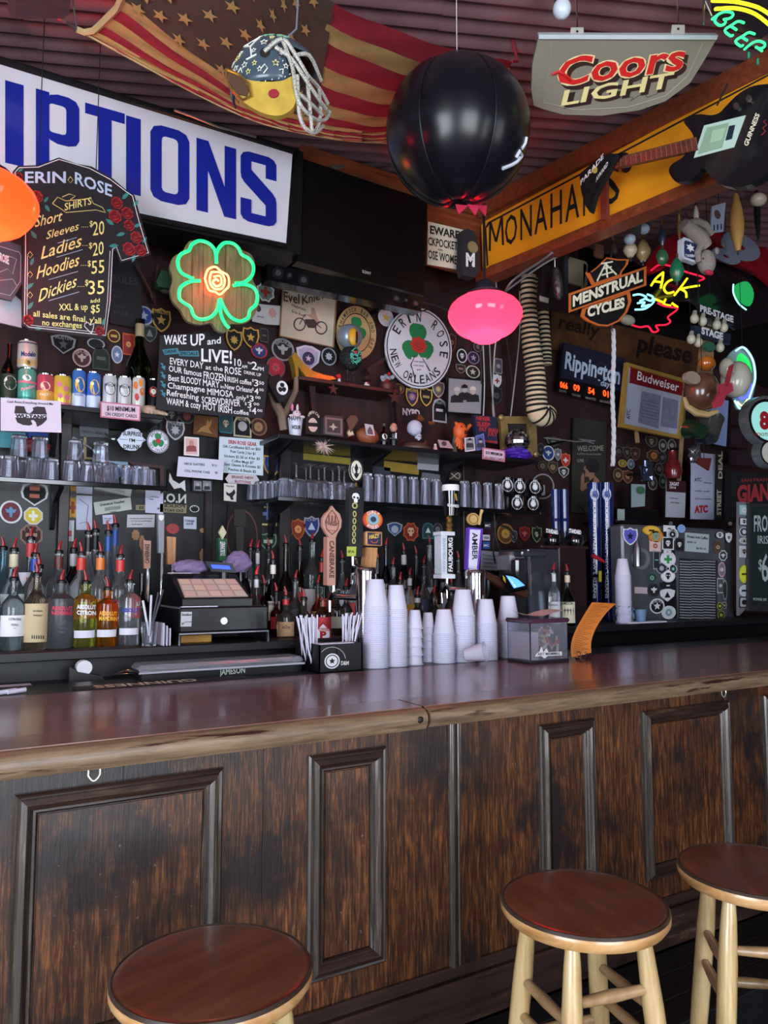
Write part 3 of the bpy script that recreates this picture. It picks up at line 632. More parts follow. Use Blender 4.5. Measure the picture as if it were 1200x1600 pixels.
strokes(er,'rose_line',[[(654+9*k*math.cos(t),539+9*k*math.sin(t)) for k,t in[(1-i/16,i*.9) for i in range(14)]]],YP-.01,mat('5a1410',.6),.0012,.018,4)
strokes(er,'stem',[[(648,556),(642,570),(648,590)],[(660,560),(672,580)]],YP-.01,mat('16201a',.6),.004,.014)
nt_=flat('sale_tag',[(643,558),(666,559),(666,583),(643,581)],YP-.025,PAPER,er,th=.001);T(nt_,[('THIS SIGN',(646,566),(662,567),2.5),('FOR SALE',(646,572),(662,573),2.5),('$45',(651,579),(658,579),2.5)],YP-.025,INK,.003)
# three friends photograph
fp=board('framed_photograph','black framed photo of three friends in beanies, below the pink lamp','picture',[(699,588),(757,593),(755,649),(698,645)],3.62,mat('8e9096',.4),.012,BLK,2)
def bust(par,Y,x,y,r,skin,cloth,hat=None,off=.013):
 flat('torso',[(x-2*r,y+3.4*r),(x-1.8*r,y+1.4*r),(x-.6*r,y+.9*r),(x+.6*r,y+.9*r),(x+1.8*r,y+1.4*r),(x+2*r,y+3.4*r)],Y,mat(cloth,.7),par,th=.001,off=off)
 flat('face',pp(x,y,circ(12),1.7*r,2.3*r),Y,mat(skin,.6),par,th=.001,off=off+.001)
 if hat:flat('hat',[(x-r,y-.3*r),(x-.9*r,y-1.1*r),(x,y-1.6*r),(x+.9*r,y-1.1*r),(x+r,y-.3*r)],Y,mat(hat,.7),par,th=.001,off=off+.002)
bust(fp,3.62,714,612,5,'a9a09c','1a1a1e','b5b5b8');bust(fp,3.62,726,608,5,'a9a09c','141416','0e0e10',.014);bust(fp,3.62,739,611,5,'b0a8a2','1a1a20','c8c4c0',.015)
# ================================================================= shelves and counters of the back bar
YSH=3.35
SHB=mat('131116',.3,var=.2,coat=.2);GSH=mat('0e1013',.12,coat=.6)
ZG=P(570,783,Y=YSH).z;ZU=P(570,691,Y=YSH).z;ZUL=P(175,640,Y=YSH).z;ZGL=P(130,752,Y=YSH).z
ZC=1.17
cx0=P(434,773,Y=YSH).x
def shelf(label,x0,x1,zt,m,th=.022,brackets=()):
 t=thing('shelf',label,'shelf',((x0+x1)/2,YSH+.18,zt-th))
 obj('board',MB().box(x0,x1,YSH,YW-.001,zt-th,zt,.003),m,t)
 for bx in brackets:
  mb=MB();mb.prism([(bx-.01,YSH+.06,zt-th),(bx-.01,YW-.01,zt-th),(bx-.01,YW-.01,zt-th-.17),(bx-.01,YW-.05,zt-th-.16),(bx-.01,YW-.11,zt-th-.05)],(.02,0,0));obj('bracket',mb,mat('1b1a20',.4,.3),t)
 return t
pX=lambda px,py,Y=YSH:P(px,py,Y=Y).x
shelf('left upper black shelf carrying a row of drink cans',-2.4,pX(256,655),ZUL,SHB,brackets=(pX(100,650),pX(-60,630)))
shelf('left lower dark shelf of upturned rocks glasses',-2.4,pX(262,770),ZGL,GSH,brackets=(pX(100,760),pX(-60,730)))
shelf('middle upper dark shelf crowded with curios',cx0,pX(838,722),ZU,SHB,brackets=(cx0+.1,pX(745,720),pX(620,700)))
shelf('middle lower dark shelf of upturned glasses',cx0,pX(846,803),ZG,GSH,brackets=(cx0+.1,pX(800,800),pX(620,790)))
sp=thing('wall_bracket_shelf','small dark shelf with cut-out stars under the round signs','shelf',P(540,615,Y=3.5))
zsm=P(545,598,Y=3.5).z;xa,xb=P(467,588,Y=3.5).x,P(622,612,Y=3.5).x
obj('board',MB().box(xa,xb,3.5,YW-.001,zsm-.02,zsm,.002),wood('small_shelf',[(.3,'1c0d0c'),(.6,'351a17'),(.8,'4a2a22')],(.6,6,6),.5),sp)
flat('star_cutout',pp(521,608,star(5,.4),17,20),3.49,mat('3a1d1a',.5),sp,th=.008);flat('star_cutout',pp(617,621,star(5,.4),22,24),3.49,mat('3a1d1a',.5),sp,th=.008)
for x in(490,622):flat('side_bracket',[(x-7,600),(x+3,602),(x+3,668),(x-1,668),(x-3,640)],3.62,mat('20100f',.5),sp,th=.03)
# mirror panels and posts -------------------------------------------
MIR=mat('0a0c12',.42,var=.3)
for nm,c in(('mirror',[(-240,660),(92,668),(92,1040),(-240,1040)]),('mirror',[(106,668),(432,690),(432,1030),(106,1030)]),('mirror',[(452,700),(742,735),(742,1010),(452,1010)])):
 flat(nm,c,3.705,MIR,th=.006,label={(-240,660):'dark mirror behind the leftmost bottles',(106,668):'dark mirror behind the cash register and papers',(452,700):'dark mirror behind the middle rows of bottles'}[c[0]],cat='mirror')
POST=wood('post_wood',[(.3,'100a0d'),(.6,'211318'),(.85,'38242a')],(7,7,.6),.4)
for x0,x1,yt,lb in((88,106,640,'dark upright post left of the register mirror'),(318,330,745,'slim dark upright in the middle of the mirror'),(434,452,690,'dark upright post at the end of the glass shelves'),(722,742,720,'dark upright post right of the pint glasses')):
 a=P(x0,850,Y=3.68).x;b=P(x1,850,Y=3.68).x
 obj('upright_post',MB().box(a,b,3.66,YW-.001,ZC,P((x0+x1)/2,yt,Y=3.68).z,.004),POST,label=lb,cat='post')
# back counter -------------------------------------------------------
CT=wood('counter_black',[(.3,'09090c'),(.6,'15151a'),(.85,'1c1b22')],(.8,7,7),.5,5,.2,wear=('8c6a4a',3,.66,.68,1))
bc=thing('back_counter','long black counter under the bottles, edge paint worn to wood','counter',(1.5,3.3,0))
obj('counter_top',MB().box(-2.4,5.2,2.90,YW,ZC-.035,ZC,.004),CT,bc)
obj('front_panel',MB().box(-2.4,5.2,2.98,YW,0,ZC-.036),mat('0d0d11',.4),bc)
obj('lower_step',MB().box(-2.4,P(470,1040,Y=2.82).x,2.76,2.98,1.02,1.06,.003),CT,bc)
obj('speed_rail',MB().box(P(925,1000,Y=2.85).x,5.0,2.80,2.9,ZC-.16,ZC-.12,.003),mat('1a1a20',.3,.5),bc)
tr=MB();
for i in range(3):tr.box(-.9+.3*i,-.75+.3*i,2.885,2.9,ZC-.02,ZC-.012)
# ================================================================= bottles
KIND={ # radius 1, height 1 up to the lip
 'liquor':[(0,.0),(.93,0),(1,.02),(1,.60),(.93,.66),(.6,.73),(.36,.79),(.31,.83),(.31,.97),(.36,.975),(.36,1),(0,1)],
 'tall':[(0,0),(.94,0),(1,.02),(1,.52),(.9,.60),(.55,.70),(.38,.78),(.33,.84),(.33,.97),(.38,.975),(.38,1),(0,1)],
 'round':[(0,0),(.9,0),(1,.03),(1.02,.3),(1,.46),(.8,.56),(.45,.64),(.33,.70),(.31,.97),(.36,.975),(.36,1),(0,1)],
 'abs':[(0,0),(.93,0),(1,.02),(1,.70),(.95,.76),(.7,.80),(.42,.83),(.36,.86),(.36,.96),(.45,.965),(.45,1),(0,1)],
 'wine':[(0,0),(.93,0),(1,.02),(1,.50),(.92,.57),(.6,.66),(.38,.74),(.33,.80),(.30,.95),(.38,.955),(.38,1),(0,1)],
 'squat':[(0,0),(.95,0),(1,.03),(1,.5),(.9,.58),(.5,.63),(.35,.68),(.33,.96),(.42,.965),(.42,1),(0,1)]}
BN=16
def cylband(mb,cx,cyy,r,z0,z1,ang=1.15,n=12):
 a=math.atan2(-cyy,-cx);return mb.lathe([(r,z0),(r,z1)],(cx,cyy,0),n,a0=a-ang,a1=a+ang)
def bottle(px,yt,w,Y,kind='liquor',body='cfd6dc',lab=None,label='',sp_='8c161c',neck=None,zb=None,txt=None,group=None,yb=None,opaque=0,bot=.15,lz=(.2,.5),rough=.03,tcol=None,name='liquor_bottle',collar='0c0c0f'):
 zb=ZC if zb is None else zb
 if yb is not None:zb=P(px,yb,Y=Y).z
 base=P(px,yt,Y=Y);H=base.z-zb;r=w/2*hxs(px,yt,Y);X=base.x
 ps=.045 if sp_ else 0;hb=H-ps
 t=thing(name,label,'bottle',(X,Y,zb),group)
 m=mat(body,.2,var=.08,coat=.5) if opaque else glass(body,rough)
 obj('glass_body',MB().lathe([(r*a,zb+hb*b) for a,b in KIND[kind]],(X,Y,0),BN),m,t)
 if lab:
  lb=obj('label',cylband(MB(),X,Y,r*1.012,zb+hb*lz[0],zb+hb*lz[1]),mat(lab,.6,var=.06),t,fix=False)
  if txt:
   c=P(px,900,Y=Y);mb=MB()
   for i,(s,fz,h) in enumerate(txt):
    yy=yt+(base.z-(zb+hb*fz))/pxs(px,yt,Y);hw=min(w*.4,len(s)*h*.4);v,f=text_px(s,(px-hw,yy),(px+hw,yy+hw*.05),h,.02)
    add_text(mb,v,f,('cyl',X,Y,r*1.012),.0012)
   obj('lettering',mb,mat(tcol or '1a1a20',.6),t,smooth=False,fix=False)
 if neck:
  k=.37 if kind!='abs' else .4
  obj('neck_seal',MB().lathe([(0,zb+hb*.83),(r*k,zb+hb*.83),(r*k,zb+hb*.965),(0,zb+hb*.965)],(X,Y,0),12),mat(neck,.4),t)
 if sp_:
  zt2=zb+hb;c=obj('pourer',MB().lathe([(0,zt2-.004),(.0155,zt2-.004),(.0165,zt2+.008),(.012,zt2+.013),(0,zt2+.013)],(X,Y,0),10),mat(collar,.4),t)
  s=.008*math.copysign(1,math.sin(px*1.7));obj('spout',MB().tube([(X,Y,zt2+.01),(X,Y,zt2+.024),(X+s*.4,Y,zt2+.036),(X+s,Y,zt2+.05)],[.0075,.007,.005,.0035],8),mat(sp_,.35),c)
 return t
CLR='e9eef2'
FR,MR,BR=3.02,3.14,3.27
# front row left of the register (x, top, width)
bottle(-18,870,40,FR,'liquor','a9b8c0','e4e4ea','clear bottle cut off by the left edge, behind the white-label one',neck='c9c2a0')
bottle(23,887,37,FR,'liquor','b9c3c6','e8e8ee','clear bottle with a white label, leftmost of the front row',txt=[('CITROEN',.42,3.5),('VODKA',.34,3),('*',.27,4)])
bottle(59,880,37,FR,'liquor','b8a48c','c9b48c','bottle with a tall tan paper label, second of the front row',lz=(.1,.62),neck=None,txt=[('BOURBON',.5,2.6),('WHISKEY',.44,2.6),('||||||',.14,4)])
b=bottle(97,892,39,FR,'abs','a8adb4',None,'frosted grey vodka bottle with pink lettering',rough=.35)
def btext(b,px,w,lines,col,Y=FR):
 X,Yc=b.location.x,b.location.y;r=w/2*hxs(px,900,Y);mb=MB()
 for s,y,h in lines:
  hw=min(w*.42,len(s)*h*.42);v,f=text_px(s,(px-hw,y),(px+hw,y+1),h,.035);add_text(mb,v,f,('cyl',X,Yc,r*1.003),.0015)
 obj('lettering',mb,mat(col,.5),b,smooth=False,fix=False)
btext(b,97,39,[('ABSOLUT',953,6),('RASPBERRI',960,5)],'d03a55');btext(b,97,39,[('~~~~~',970,3),('~~~~~~',976,3),('~~~~~',982,3),('~~~~',988,3)],'5a5e66')
b=bottle(135,893,36,FR,'abs','d2d468',None,'clear vodka bottle of yellow spirit with white lettering');btext(b,135,36,[('ABSOLUT',951,6),('CITRON',960,6)],'e8ecf6')
cylb=lambda b,px,w,z0,z1,col='dcdce8':obj('paper_sticker',cylband(MB(),b.location.x,b.location.y,w/2*hxs(px,900,FR)*1.01,z0,z1,.95),mat(col,.7),b,fix=False)
cylb(b,135,36,ZC+.035,ZC+.062)
b=bottle(169,903,34,FR,'abs','e8932c',None,'clear vodka bottle of orange spirit with gold lettering');btext(b,169,34,[('ABSOLUT',961,6),('MANDRIN',969,6)],'f2b030');cylb(b,169,34,ZC+.035,ZC+.062)
b=bottle(204,892,34,FR,'abs',CLR,None,'clear vodka bottle with blue lettering beside the pens');btext(b,204,34,[('ABSOLUT',956,6)],'2a3aa0');cylb(b,204,34,ZC+.04,ZC+.065)
# rows behind
bottle(93,846,36,MR,'liquor',CLR,'4a2620','clear vodka bottle with brown label, centre of the left group',neck='5a2a26',txt=[('VANIL',.42,5)],tcol='e8e8e8',lz=(.3,.5))
bottle(128,849,36,MR,'liquor',CLR,'c8352c','clear vodka bottle with red label and red neck',neck='c8352c',txt=[('STOLI',.42,5)],tcol='e8e8e8',lz=(.3,.5))
bottle(158,849,36,MR,'liquor',CLR,'d8732c','clear vodka bottle with orange label and orange neck',neck='d8732c',txt=[('STOLI',.42,5)],tcol='e8e8e8',lz=(.3,.5))
bottle(189,853,36,MR,'liquor',CLR,'b82b2c','clear vodka bottle with red neck, right end of the second row',neck='c23a34',txt=[('STOLI',.42,5)],tcol='e8e8e8',lz=(.3,.5))
bottle(56,850,34,MR,'liquor',CLR,'2c4aa8','clear bottle with a blue neck band and blue label',neck='2c4aa8',txt=[('GIN',.42,4)],tcol='e8e8e8')
bottle(23,842,36,MR,'tall','c4d2d8','d8dce0','clear bottle with a cream neck seal, second row left',neck='cfc6a4',lz=(.3,.55))
bottle(49,825,34,BR,'squat','d4dde2','cfd0da','square clear gin bottle with red lettering, back row left',neck='c23a40',txt=[('BEEF',.6,5),('EATER',.53,4)],tcol='c0282c',lz=(.3,.68))
bottle(6,840,26,BR,'tall','7fc0d8',None,'pale blue gin bottle, rear left, red spout');bottle(-12,838,26,BR,'tall','7fc0d8',None,'pale blue gin bottle cut by the left edge')
bottle(62,868,22,3.08,'tall',CLR,'2a2a30','slim clear bottle between the tan label and the blue neck')
bottle(116,843,30,BR,'liquor','1d3a2a','1f3528','dark green bottle with a silver collar, rear of the left group',neck='b8b8bc')
bottle(139,817,27,BR,'tall',CLR,'c8ccd4','clear tall bottle with a black pourer, left of the back pair',neck='17171b');bottle(150,814,27,BR+.07,'tall',CLR,'c8ccd4','clear tall bottle with a black pourer, right of the back pair',neck='17171b')
bottle(170,816,24,BR,'tall','a9b6cc',None,'frosted vodka bottle with a blue neck, left of two',neck='1f4f9a',rough=.35);bottle(181,806,25,BR+.07,'tall','a9b6cc',None,'frosted vodka bottle with a blue neck, taller of two',neck='1f4f9a',rough=.35)
bottle(222,896,22,MR,'squat','2a2628','1b1b20','small dark bottle with a script label behind the blue-lettered vodka',sp_=None)
# right of the register
bottle(401,886,20,3.12,'round','a8a4a0','b9b9bd','bottle with a silver foil neck right of the register',neck='c8c8cc',sp_='c3262c')
bottle(427,862,24,3.2,'wine','241210','d8d2c4','dark bottle with a white neck bearing a red seven',neck='e4dcd4',txt=[("SEAGRAM'S",.40,3.4)],lz=(.2,.46))
bottle(447,918,28,3.04,'squat','b8b2a4','c9a276','squat clear tequila bottle with red neck and brown box label',neck='b8262c',lz=(.04,.4),txt=[('oOo',.22,5)])
bottle(475,921,30,3.10,'round','b0a89c',None,'round clear bottle with a small yellow sticker')
bottle(505,938,26,2.98,'liquor','6a4a30','b02a30','whiskey bottle with a large red and white diamond label',lz=(.0,.55),sp_=None,neck='8a4a38')
dl=flat('diamond_label',[(505,972),(517,984),(517,996),(505,1007),(493,996),(493,984)],2.93,mat('a81f28',.5),th=.002,label='red diamond whiskey label with a white P',cat='label')
flat('white_field',[(505,975),(515,985),(515,995),(505,1004),(495,995),(495,985)],2.93,WHT,dl,th=.001,off=.002)
T(dl,[('POWERS',(496,986),(515,986),5,.02),('P',(500,997),(510,997),10,.06)],2.93,RED,.004)
bottle(526,920,26,3.06,'squat','8a7a66','c8c4b4','squat bottle with a cream label beside the diamond-label whiskey',sp_=None,neck='22222a',lz=(.15,.4))
mk=[ # x, top y, width, Y, kind, body, label colour, description
 (376,846,18,3.45,'tall','2a3a34','20202a','slim dark bottle above the register screen, leftmost'),(392,844,18,3.45,'liquor',CLR,'b8b8c0','slim clear bottle above the register screen'),
 (403,845,18,3.4,'tall',CLR,'a02a30','clear bottle with a red label behind the foil-neck one'),(420,842,20,3.45,'liquor','b0b8b4','40404a','clear bottle in the rear row left of the post'),
 (447,838,26,3.42,'round','4a3020','1b1b20','round dark whiskey bottle with a long red spout'),(469,842,24,3.45,'squat','5a2a18','a8282c','square whiskey bottle with a slanting red label'),
 (488,832,26,3.4,'liquor','b7c2c0','d4d4d8','clear bottle with a white label left of the canebrake handle'),(503,860,20,3.3,'liquor','3a6a48','c23a34','green-capped bottle with a red side label'),
 (497,900,22,3.2,'round','9a6a3a','b89a6a','amber bottle low behind the straws'),(462,892,24,3.2,'round','c0c4c4','30303a','clear round bottle behind the yellow-sticker one'),
 (535,862,20,3.4,'tall',CLR,'c4c8d0','clear bottle between the two tap handles'),(553,880,20,3.35,'liquor',CLR,'b03038','clear bottle just left of the chrome tower'),
 (603,842,20,3.45,'wine','16181c','c8b8a4','black wine bottle with a small white label'),(614,872,20,3.35,'tall','a2a8a8','6a2a28','grey bottle behind the two tallest cup stacks'),
 (631,850,22,3.45,'liquor','14161a','b88a3a','dark bottle with an amber label in the rear row'),(640,888,20,3.3,'liquor',CLR,'d8a83a','clear bottle with a yellow label behind the short stacks'),
 (650,855,20,3.4,'squat','3a3a40','d8d8de','bottle with a white and navy label, rear middle'),(662,870,22,3.3,'round','b8c0c4','2a3a5a','clear round bottle with a navy band'),
 (671,838,20,3.45,'tall','c4ccd0','e0e0e6','tall clear bottle left of the white tap handle'),(680,890,20,3.28,'liquor','5a3a24','b8a078','brown bottle low behind the short cups'),
 (652,918,26,3.1,'round','b9c0c0',None,'stout clear bottle just above the two narrow cup stacks'),(678,915,26,3.1,'round','a8aeae',None,'stout clear bottle right above the short cup stack'),
 (716,862,18,3.4,'tall','b8c0c4','5a5a64','slim clear bottle between the white and purple handles'),(705,900,22,3.15,'round','b0b4b4','b03038','clear bottle under the white tap handle'),
 (759,905,20,3.15,'liquor','9a6a3a','c4a878','amber bottle with a copper cap behind the right stacks'),(432,912,18,3.12,'squat','6a1a1c','a01f24','dark red bottle left of the red-neck tequila'),
 (576,870,18,3.45,'liquor',CLR,'8a8a94','clear bottle hidden behind the wooden cube handle'),(590,862,18,3.45,'tall','2a2420','c8c0b0','dark bottle right of the wooden cube handle'),
 (515,846,18,3.45,'tall','3a2a20','8a2a2a','dark amber bottle behind the leaf-shaped tap handle'),(690,858,18,3.45,'liquor','2a2a30','a8a8b4','dark bottle directly behind the white tap handle'),
 (541,905,22,3.18,'round','b8c0c4','c8c8d0','clear bottle left of the chrome tower, low'),(625,895,20,3.2,'liquor','7a3a20','c43a2a','amber bottle with red label between the tall stacks'),
 (413,900,18,3.2,'liquor','3a2018','1f1f26','small dark bottle right of the register drawer'),(385,868,16,3.35,'liquor','202024','d8d8d8','black whiskey bottle behind the register screen')]
for i,(x,y,w,Y,k,b_,l_,d) in enumerate(mk):bottle(x,y,w,Y,k,b_,l_,d,group='bottles in front of the middle mirror',neck=random.choice([None,'1a1a1e','a8262c','c8c8cc','2a2a30']),lz=(.18,.46))
bottle(865,881,18,2.98,'liquor',CLR,'d8d8e0','clear bottle with a white label and a black ram beside the green whiskey',neck='c8c8d0',txt=[('LUNAZUL',.38,2.5)],lz=(.06,.46))
bottle(886,883,23,2.98,'round','16301f','ded8bc','green whiskey bottle with a cream label by the steel machine',neck='c8b89c',txt=[('JAMESON',.40,4.5),('IRISH',.28,2.5)],lz=(.06,.46))
# bottles and cans on the left upper shelf ---------------------------
YK=3.42
def can(px,yt,yb,w,body,label,bands,stack=None):
 zb=ZUL if stack is None else stack;Yc=YK;r=w/2*hxs(px,yb,Yc);c=P(px,yt,Y=Yc);H=c.z-zb;X=c.x
 t=thing('drink_can',label,'can',(X,Yc,zb),'drink cans on the left upper shelf')
 obj('body',MB().lathe([(r*.8,zb),(r*.97,zb+H*.03),(r,zb+H*.07),(r,zb+H*.9),(r*.86,zb+H*.975),(r*.86,zb+H)],(X,Yc,0),20),mat(body,.25,.35,var=.05),t)
 obj('lid',MB().lathe([(r*.86,zb+H-.004),(r*.88,zb+H+.001),(r*.8,zb+H+.001),(r*.78,zb+H-.003),(0,zb+H-.003)],(X,Yc,0),20),CHROME,t)
 for z0,z1,col in bands:obj('printed_band',cylband(MB(),X,Yc,r*1.008,zb+H*z0,zb+H*z1,1.7,16),mat(col,.35,.2),t,fix=False)
 return t,('cyl',X,Yc,r*1.01),zb+H
def cantext(t,cy,s,p1,p2,h,col,b=.02):
 v,f=text_px(s,p1,p2,h,b);mb=MB();add_text(mb,v,f,cy,.001);obj('lettering',mb,mat(col,.5),t,smooth=False,fix=False)
def candisc(t,cy,x,y,w,h,col,nm='printed_disc',sh='c'):
 mb=MB();c=('cyl',cy[1],cy[2],cy[3]+.0006);pts=[P(a,b,pl=c) for a,b in pp(x,y,SHP[sh],w,h)];mb.add(pts,[tuple(range(len(pts)))]);obj(nm,mb,mat(col,.4),t,smooth=False,fix=False)
t,cy,zt2=can(43,577,625,27,'5fb3a4','turquoise drink can, at the bottom of the two-can stack',[(.1,.16,'2e8a7c'),(.55,.62,'d47a8a')]);cantext(t,cy,'Paradise',(33,611),(54,605),5,'e8a0b0');candisc(t,cy,42,590,14,10,'e6e2d8')
t,cy,_=can(44,534,583,29,'d8d4cc','white and gold beer can on top of the turquoise can',[(.08,.3,'c8b48a'),(.86,.9,'2a3a6a')],stack=zt2+.001);cantext(t,cy,'Modelo',(33,556),(56,557),7,'1f2f66',.04);candisc(t,cy,45,566,12,12,'b08a3a');candisc(t,cy,45,566,6,7,'6a4a1a')
t,cy,_=can(71,586,627,26,'c8586e','pink and gold drink can',[(.1,.45,'d8a050')]);candisc(t,cy,71,603,16,14,'e8c8a0');cantext(t,cy,'PARTY',(62,618),(80,619),4,'f0e0c0')
t,cy,_=can(98,588,629,27,'e8c64a','yellow drink can with pink flowers',[(.05,.12,'d87a9a')])
for x,y in((93,600),(103,607),(94,618),(105,621)):candisc(t,cy,x,y,10,10,'d0708e','flower','*')
for px,yt,l in((124,579,'blue and yellow slim can, left of the pair'),(147,583,'blue and yellow slim can, right of the pair')):
 t,cy,_=can(px,yt,630,21,'4a7fd0',l,[(.06,.38,'c9d4ea')]);candisc(t,cy,px+1,yt+22,15,24,'efb92e');candisc(t,cy,px-3,yt+16,6,6,'f4e6b0');cantext(t,cy,'VODKA',(px-8,618),(px+6,619),3.5,'35509a')
for px,yt,l,c in((172,587,'white slim can with a pink base','c03a5a'),(195,590,'white slim can with an orange base','d88a3a')):
 t,cy,_=can(px,yt,635,21,'dcdce0',l,[(.06,.22,c)]);candisc(t,cy,px,yt+20,17,20,'2a2a30');candisc(t,cy,px,yt+20,14,17,'d8d8dc');cantext(t,cy,'WHITE CLAW',(px-9,yt+16),(px+9,yt+17),4,'22222a')
t,cy,_=can(217,590,635,20,'e2ddd8','white slim can with orange leaves',[]);
for x,y,c in((212,602,'d8702a'),(220,598,'e08a3a'),(214,620,'c03a3a'),(222,612,'d8702a')):candisc(t,cy,x,y,7,12,c,'leaf_print')
t,cy,_=can(241,594,638,20,'17171c','black slim can with red print beside the dog figurine',[]);candisc(t,cy,240,612,13,16,'c04030');candisc(t,cy,240,612,8,9,'d8d0c0')
b=bottle(16,538,23,YK,'wine','1a2a20','17301f','small dark green beer bottle beside the cans',sp_=None,zb=ZUL,lz=(.06,.46),name='beer_bottle');candisc(b,('cyl',b.location.x,YK,11.5*hxs(16,600,YK)*1.02),16,598,20,22,'d8dcd8','oval_label');btext(b,16,24,[('HEINEKEN',599,3.5)],'1a4a2a',YK)
bottle(219,500,38,3.56,'wine','1d2a14',None,'large dark green champagne bottle behind the cans',sp_=None,neck='b8a880',zb=ZUL,name='champagne_bottle')
# ================================================================= glassware (prototypes, then copies)
GL=mat('f2f4ff',.03,trans=.96,ior=1.45)
def proto(name,cat,prof,group,n=16,flatf=False,lab=''):
 t=thing(name,lab,cat,(0,0,0),group);obj('glass_wall',MB().lathe(prof,n=n),GL,t,smooth=not flatf);return t
def cupprof(r0,r1,h,th=.0025,bot=.008): # standing upside down: rim on the shelf
 return[(r1-th,0),(r1,.0005),(r0,h-.002),(r0-.003,h),(0,h),(0,h-bot),(r0-th-.002,h-bot),(r1-th,0)]
rocks=proto('rocks_glass','glass',cupprof(.030,.037,.095,.004,.014),'upturned rocks glasses on the left lower shelf',10,True)
pint=proto('pint_glass','glass',cupprof(.023,.031,.155,.003,.014),'upturned pint glasses on the middle lower shelf',18)
tumb=proto('tumbler','glass',cupprof(.018,.0225,.092,.0025,.012),'upturned tumblers at the left end of the middle shelf',14)
wine=proto('stemmed_glass','glass',[(.030,0),(.033,.02),(.036,.05),(.032,.075),(.014,.094),(.0045,.102),(.004,.155),(.008,.163),(.033,.168),(.033,.170),(0,.170),(0,.098),(.028,.075),(.033,.05),(.029,.003),(.030,0)],'upturned stemmed glasses on the middle lower shelf',18)
used=set()
def put(p,px,Y,z,label,py):
 x=P(px,py,Y=Y).x
 if p.name in used:return copy_tree(p,(x,Y,z),random.random()*3,label=label)
 used.add(p.name);p.location=(x,Y,z);p['label']=label;return p
for px,Y,lv in((14,3.42,0),(32,3.5,0),(-8,3.42,0),(52,3.42,0),(70,3.5,0),(78,3.4,0),(111,3.42,0),(124,3.5,0),(136,3.42,0),(150,3.42,0),(161,3.5,0),(168,3.42,0)):
 put(rocks,px,Y,ZGL,'faceted rocks glass turned upside down on the left lower shelf',745)
for px,Y in((29,3.46),(62,3.46),(118,3.46),(157,3.46)):put(rocks,px,Y,ZGL+.096,'faceted rocks glass turned upside down on the left lower shelf',715)
for px,Y in((178,3.42),(196,3.42),(212,3.42),(226,3.42),(204,3.5),(220,3.5),(236,3.5)):put(tumb,px,Y,ZGL,'small clear tumbler turned upside down on the left lower shelf',755)['group']='small tumblers on the left lower shelf'
for i in range(6):put(tumb,392+i*11,3.60-.035*(i%6),ZG,'small clear tumbler upside down at the left end of the middle shelf',775)
for i in range(9):
 for Y in(3.40,3.49):put(tumb if i%2 else rocks,444+i*12.5+(6 if Y>3.45 else 0),Y,ZG,'clear upturned glass under the stemmed glasses',772)['group']='upturned glasses under the stemmed glasses'
for px,Y in((463,3.43),(478,3.5),(485,3.42),(498,3.5),(507,3.42),(520,3.5),(530,3.42),(538,3.5)):put(wine,px,Y,ZG+.006,'stemmed glass standing upside down, foot in the air',750)
k=0
for px in range(574,700,18):
 for Y in(3.41,3.53):put(pint,px+(2 if Y>3.45 else 0),Y,ZG,'clear pint glass upside down between the black handle and the dark stout glass',765)
for px in range(726,790,18):
 for Y in(3.41,3.53):put(pint,px+(2 if Y>3.45 else 0),Y,ZG,'clear pint glass upside down between the post and the black mugs',780)['group']='upturned pint glasses right of the post'
def mug(px,Y,z,label):
 X=P(px,780,Y=Y).x;t=thing('black_mug',label,'mug',(X,Y,z),'black mugs at the end of the middle shelf')
 obj('cup',MB().lathe([(0,z),(.036,z),(.039,z+.004),(.039,z+.098),(.036,z+.1),(.034,z+.006),(0,z+.006)],(X,Y,0),20),mat('0d0d11',.15,coat=1),t)
 obj('handle',MB().tube([(X+.038+.026*math.sin(a),Y,z+.05-.032*math.cos(a)) for a in[i*PI/8 for i in range(9)]],.005,7),mat('0d0d11',.15,coat=1),t)
 yy=745 if z>ZG+.05 else 785;cy=('cyl',X,Y,.0395)
 for w,c in((17,'d8d8dc'),(14,'101014'),(8,'d8d8dc')):candisc(t,(cy[0],X,Y,.0395+.0008*(17-w)/3),px,P_y(px,Y,z+.055),w,w*1.2,c,'emblem')
def P_y(px,Y,z):return min(range(600,900),key=lambda y:abs(P(px,y,Y=Y).z-z))
for px,z,l in((808,0,'black mug with a round white emblem, lower left'),(833,0,'black mug with a round white emblem, lower right'),(812,.101,'black mug stacked upper left'),(836,.101,'black mug stacked upper right'),(793,.101,'black mug stacked behind the pint glasses')):mug(px,3.45,ZG+z,l)
obj('mug_box',MB().box(P(786,780,Y=3.52).x,P(800,780,Y=3.52).x,3.48,3.56,ZG,ZG+.1,.01),BLK,label='dark box supporting the upper black mugs',cat='box')
# ================================================================= things behind and on the bar
LZ=BARZ-.004
CUPM=mat('e4e2f4',.35,trans=.25,ior=1.2)
def cupstack(x,yt,yb,w,label,wtop=None,Y=2.60,z0=None,n=None):
 z0=LZ if z0 is None else z0;r1=w/2*hxs(x,yb,Y);X=P(x,yb,Y=Y).x;zt=P(x,yt,Y=Y).z;r0=r1*.60;h=r1*2.25;pitch=.0074
 n=n or max(1,int((zt-z0-h)/pitch)+1);pitch=(zt-z0-h)/max(1,n-1)
 prof=[(r1-.0015,0),(r1+.0035,.0005),(r1+.0035,.0028),(r1-.001,.0042),(r0+.002,h-.003),(r0-.001,h),(0,h)]
 c=obj('plastic_cup',MB().lathe([(a,z0+b) for a,b in prof],(X,Y,0),24),CUPM,label='upside-down clear plastic cup in '+label,cat='cup',group='cups in '+label)
 for i in range(1,n):d=c.copy();COL.objects.link(d);d.location.z+=pitch*i
cupstack(587,905,1035,39,'the tallest stack, leftmost beside the straws')
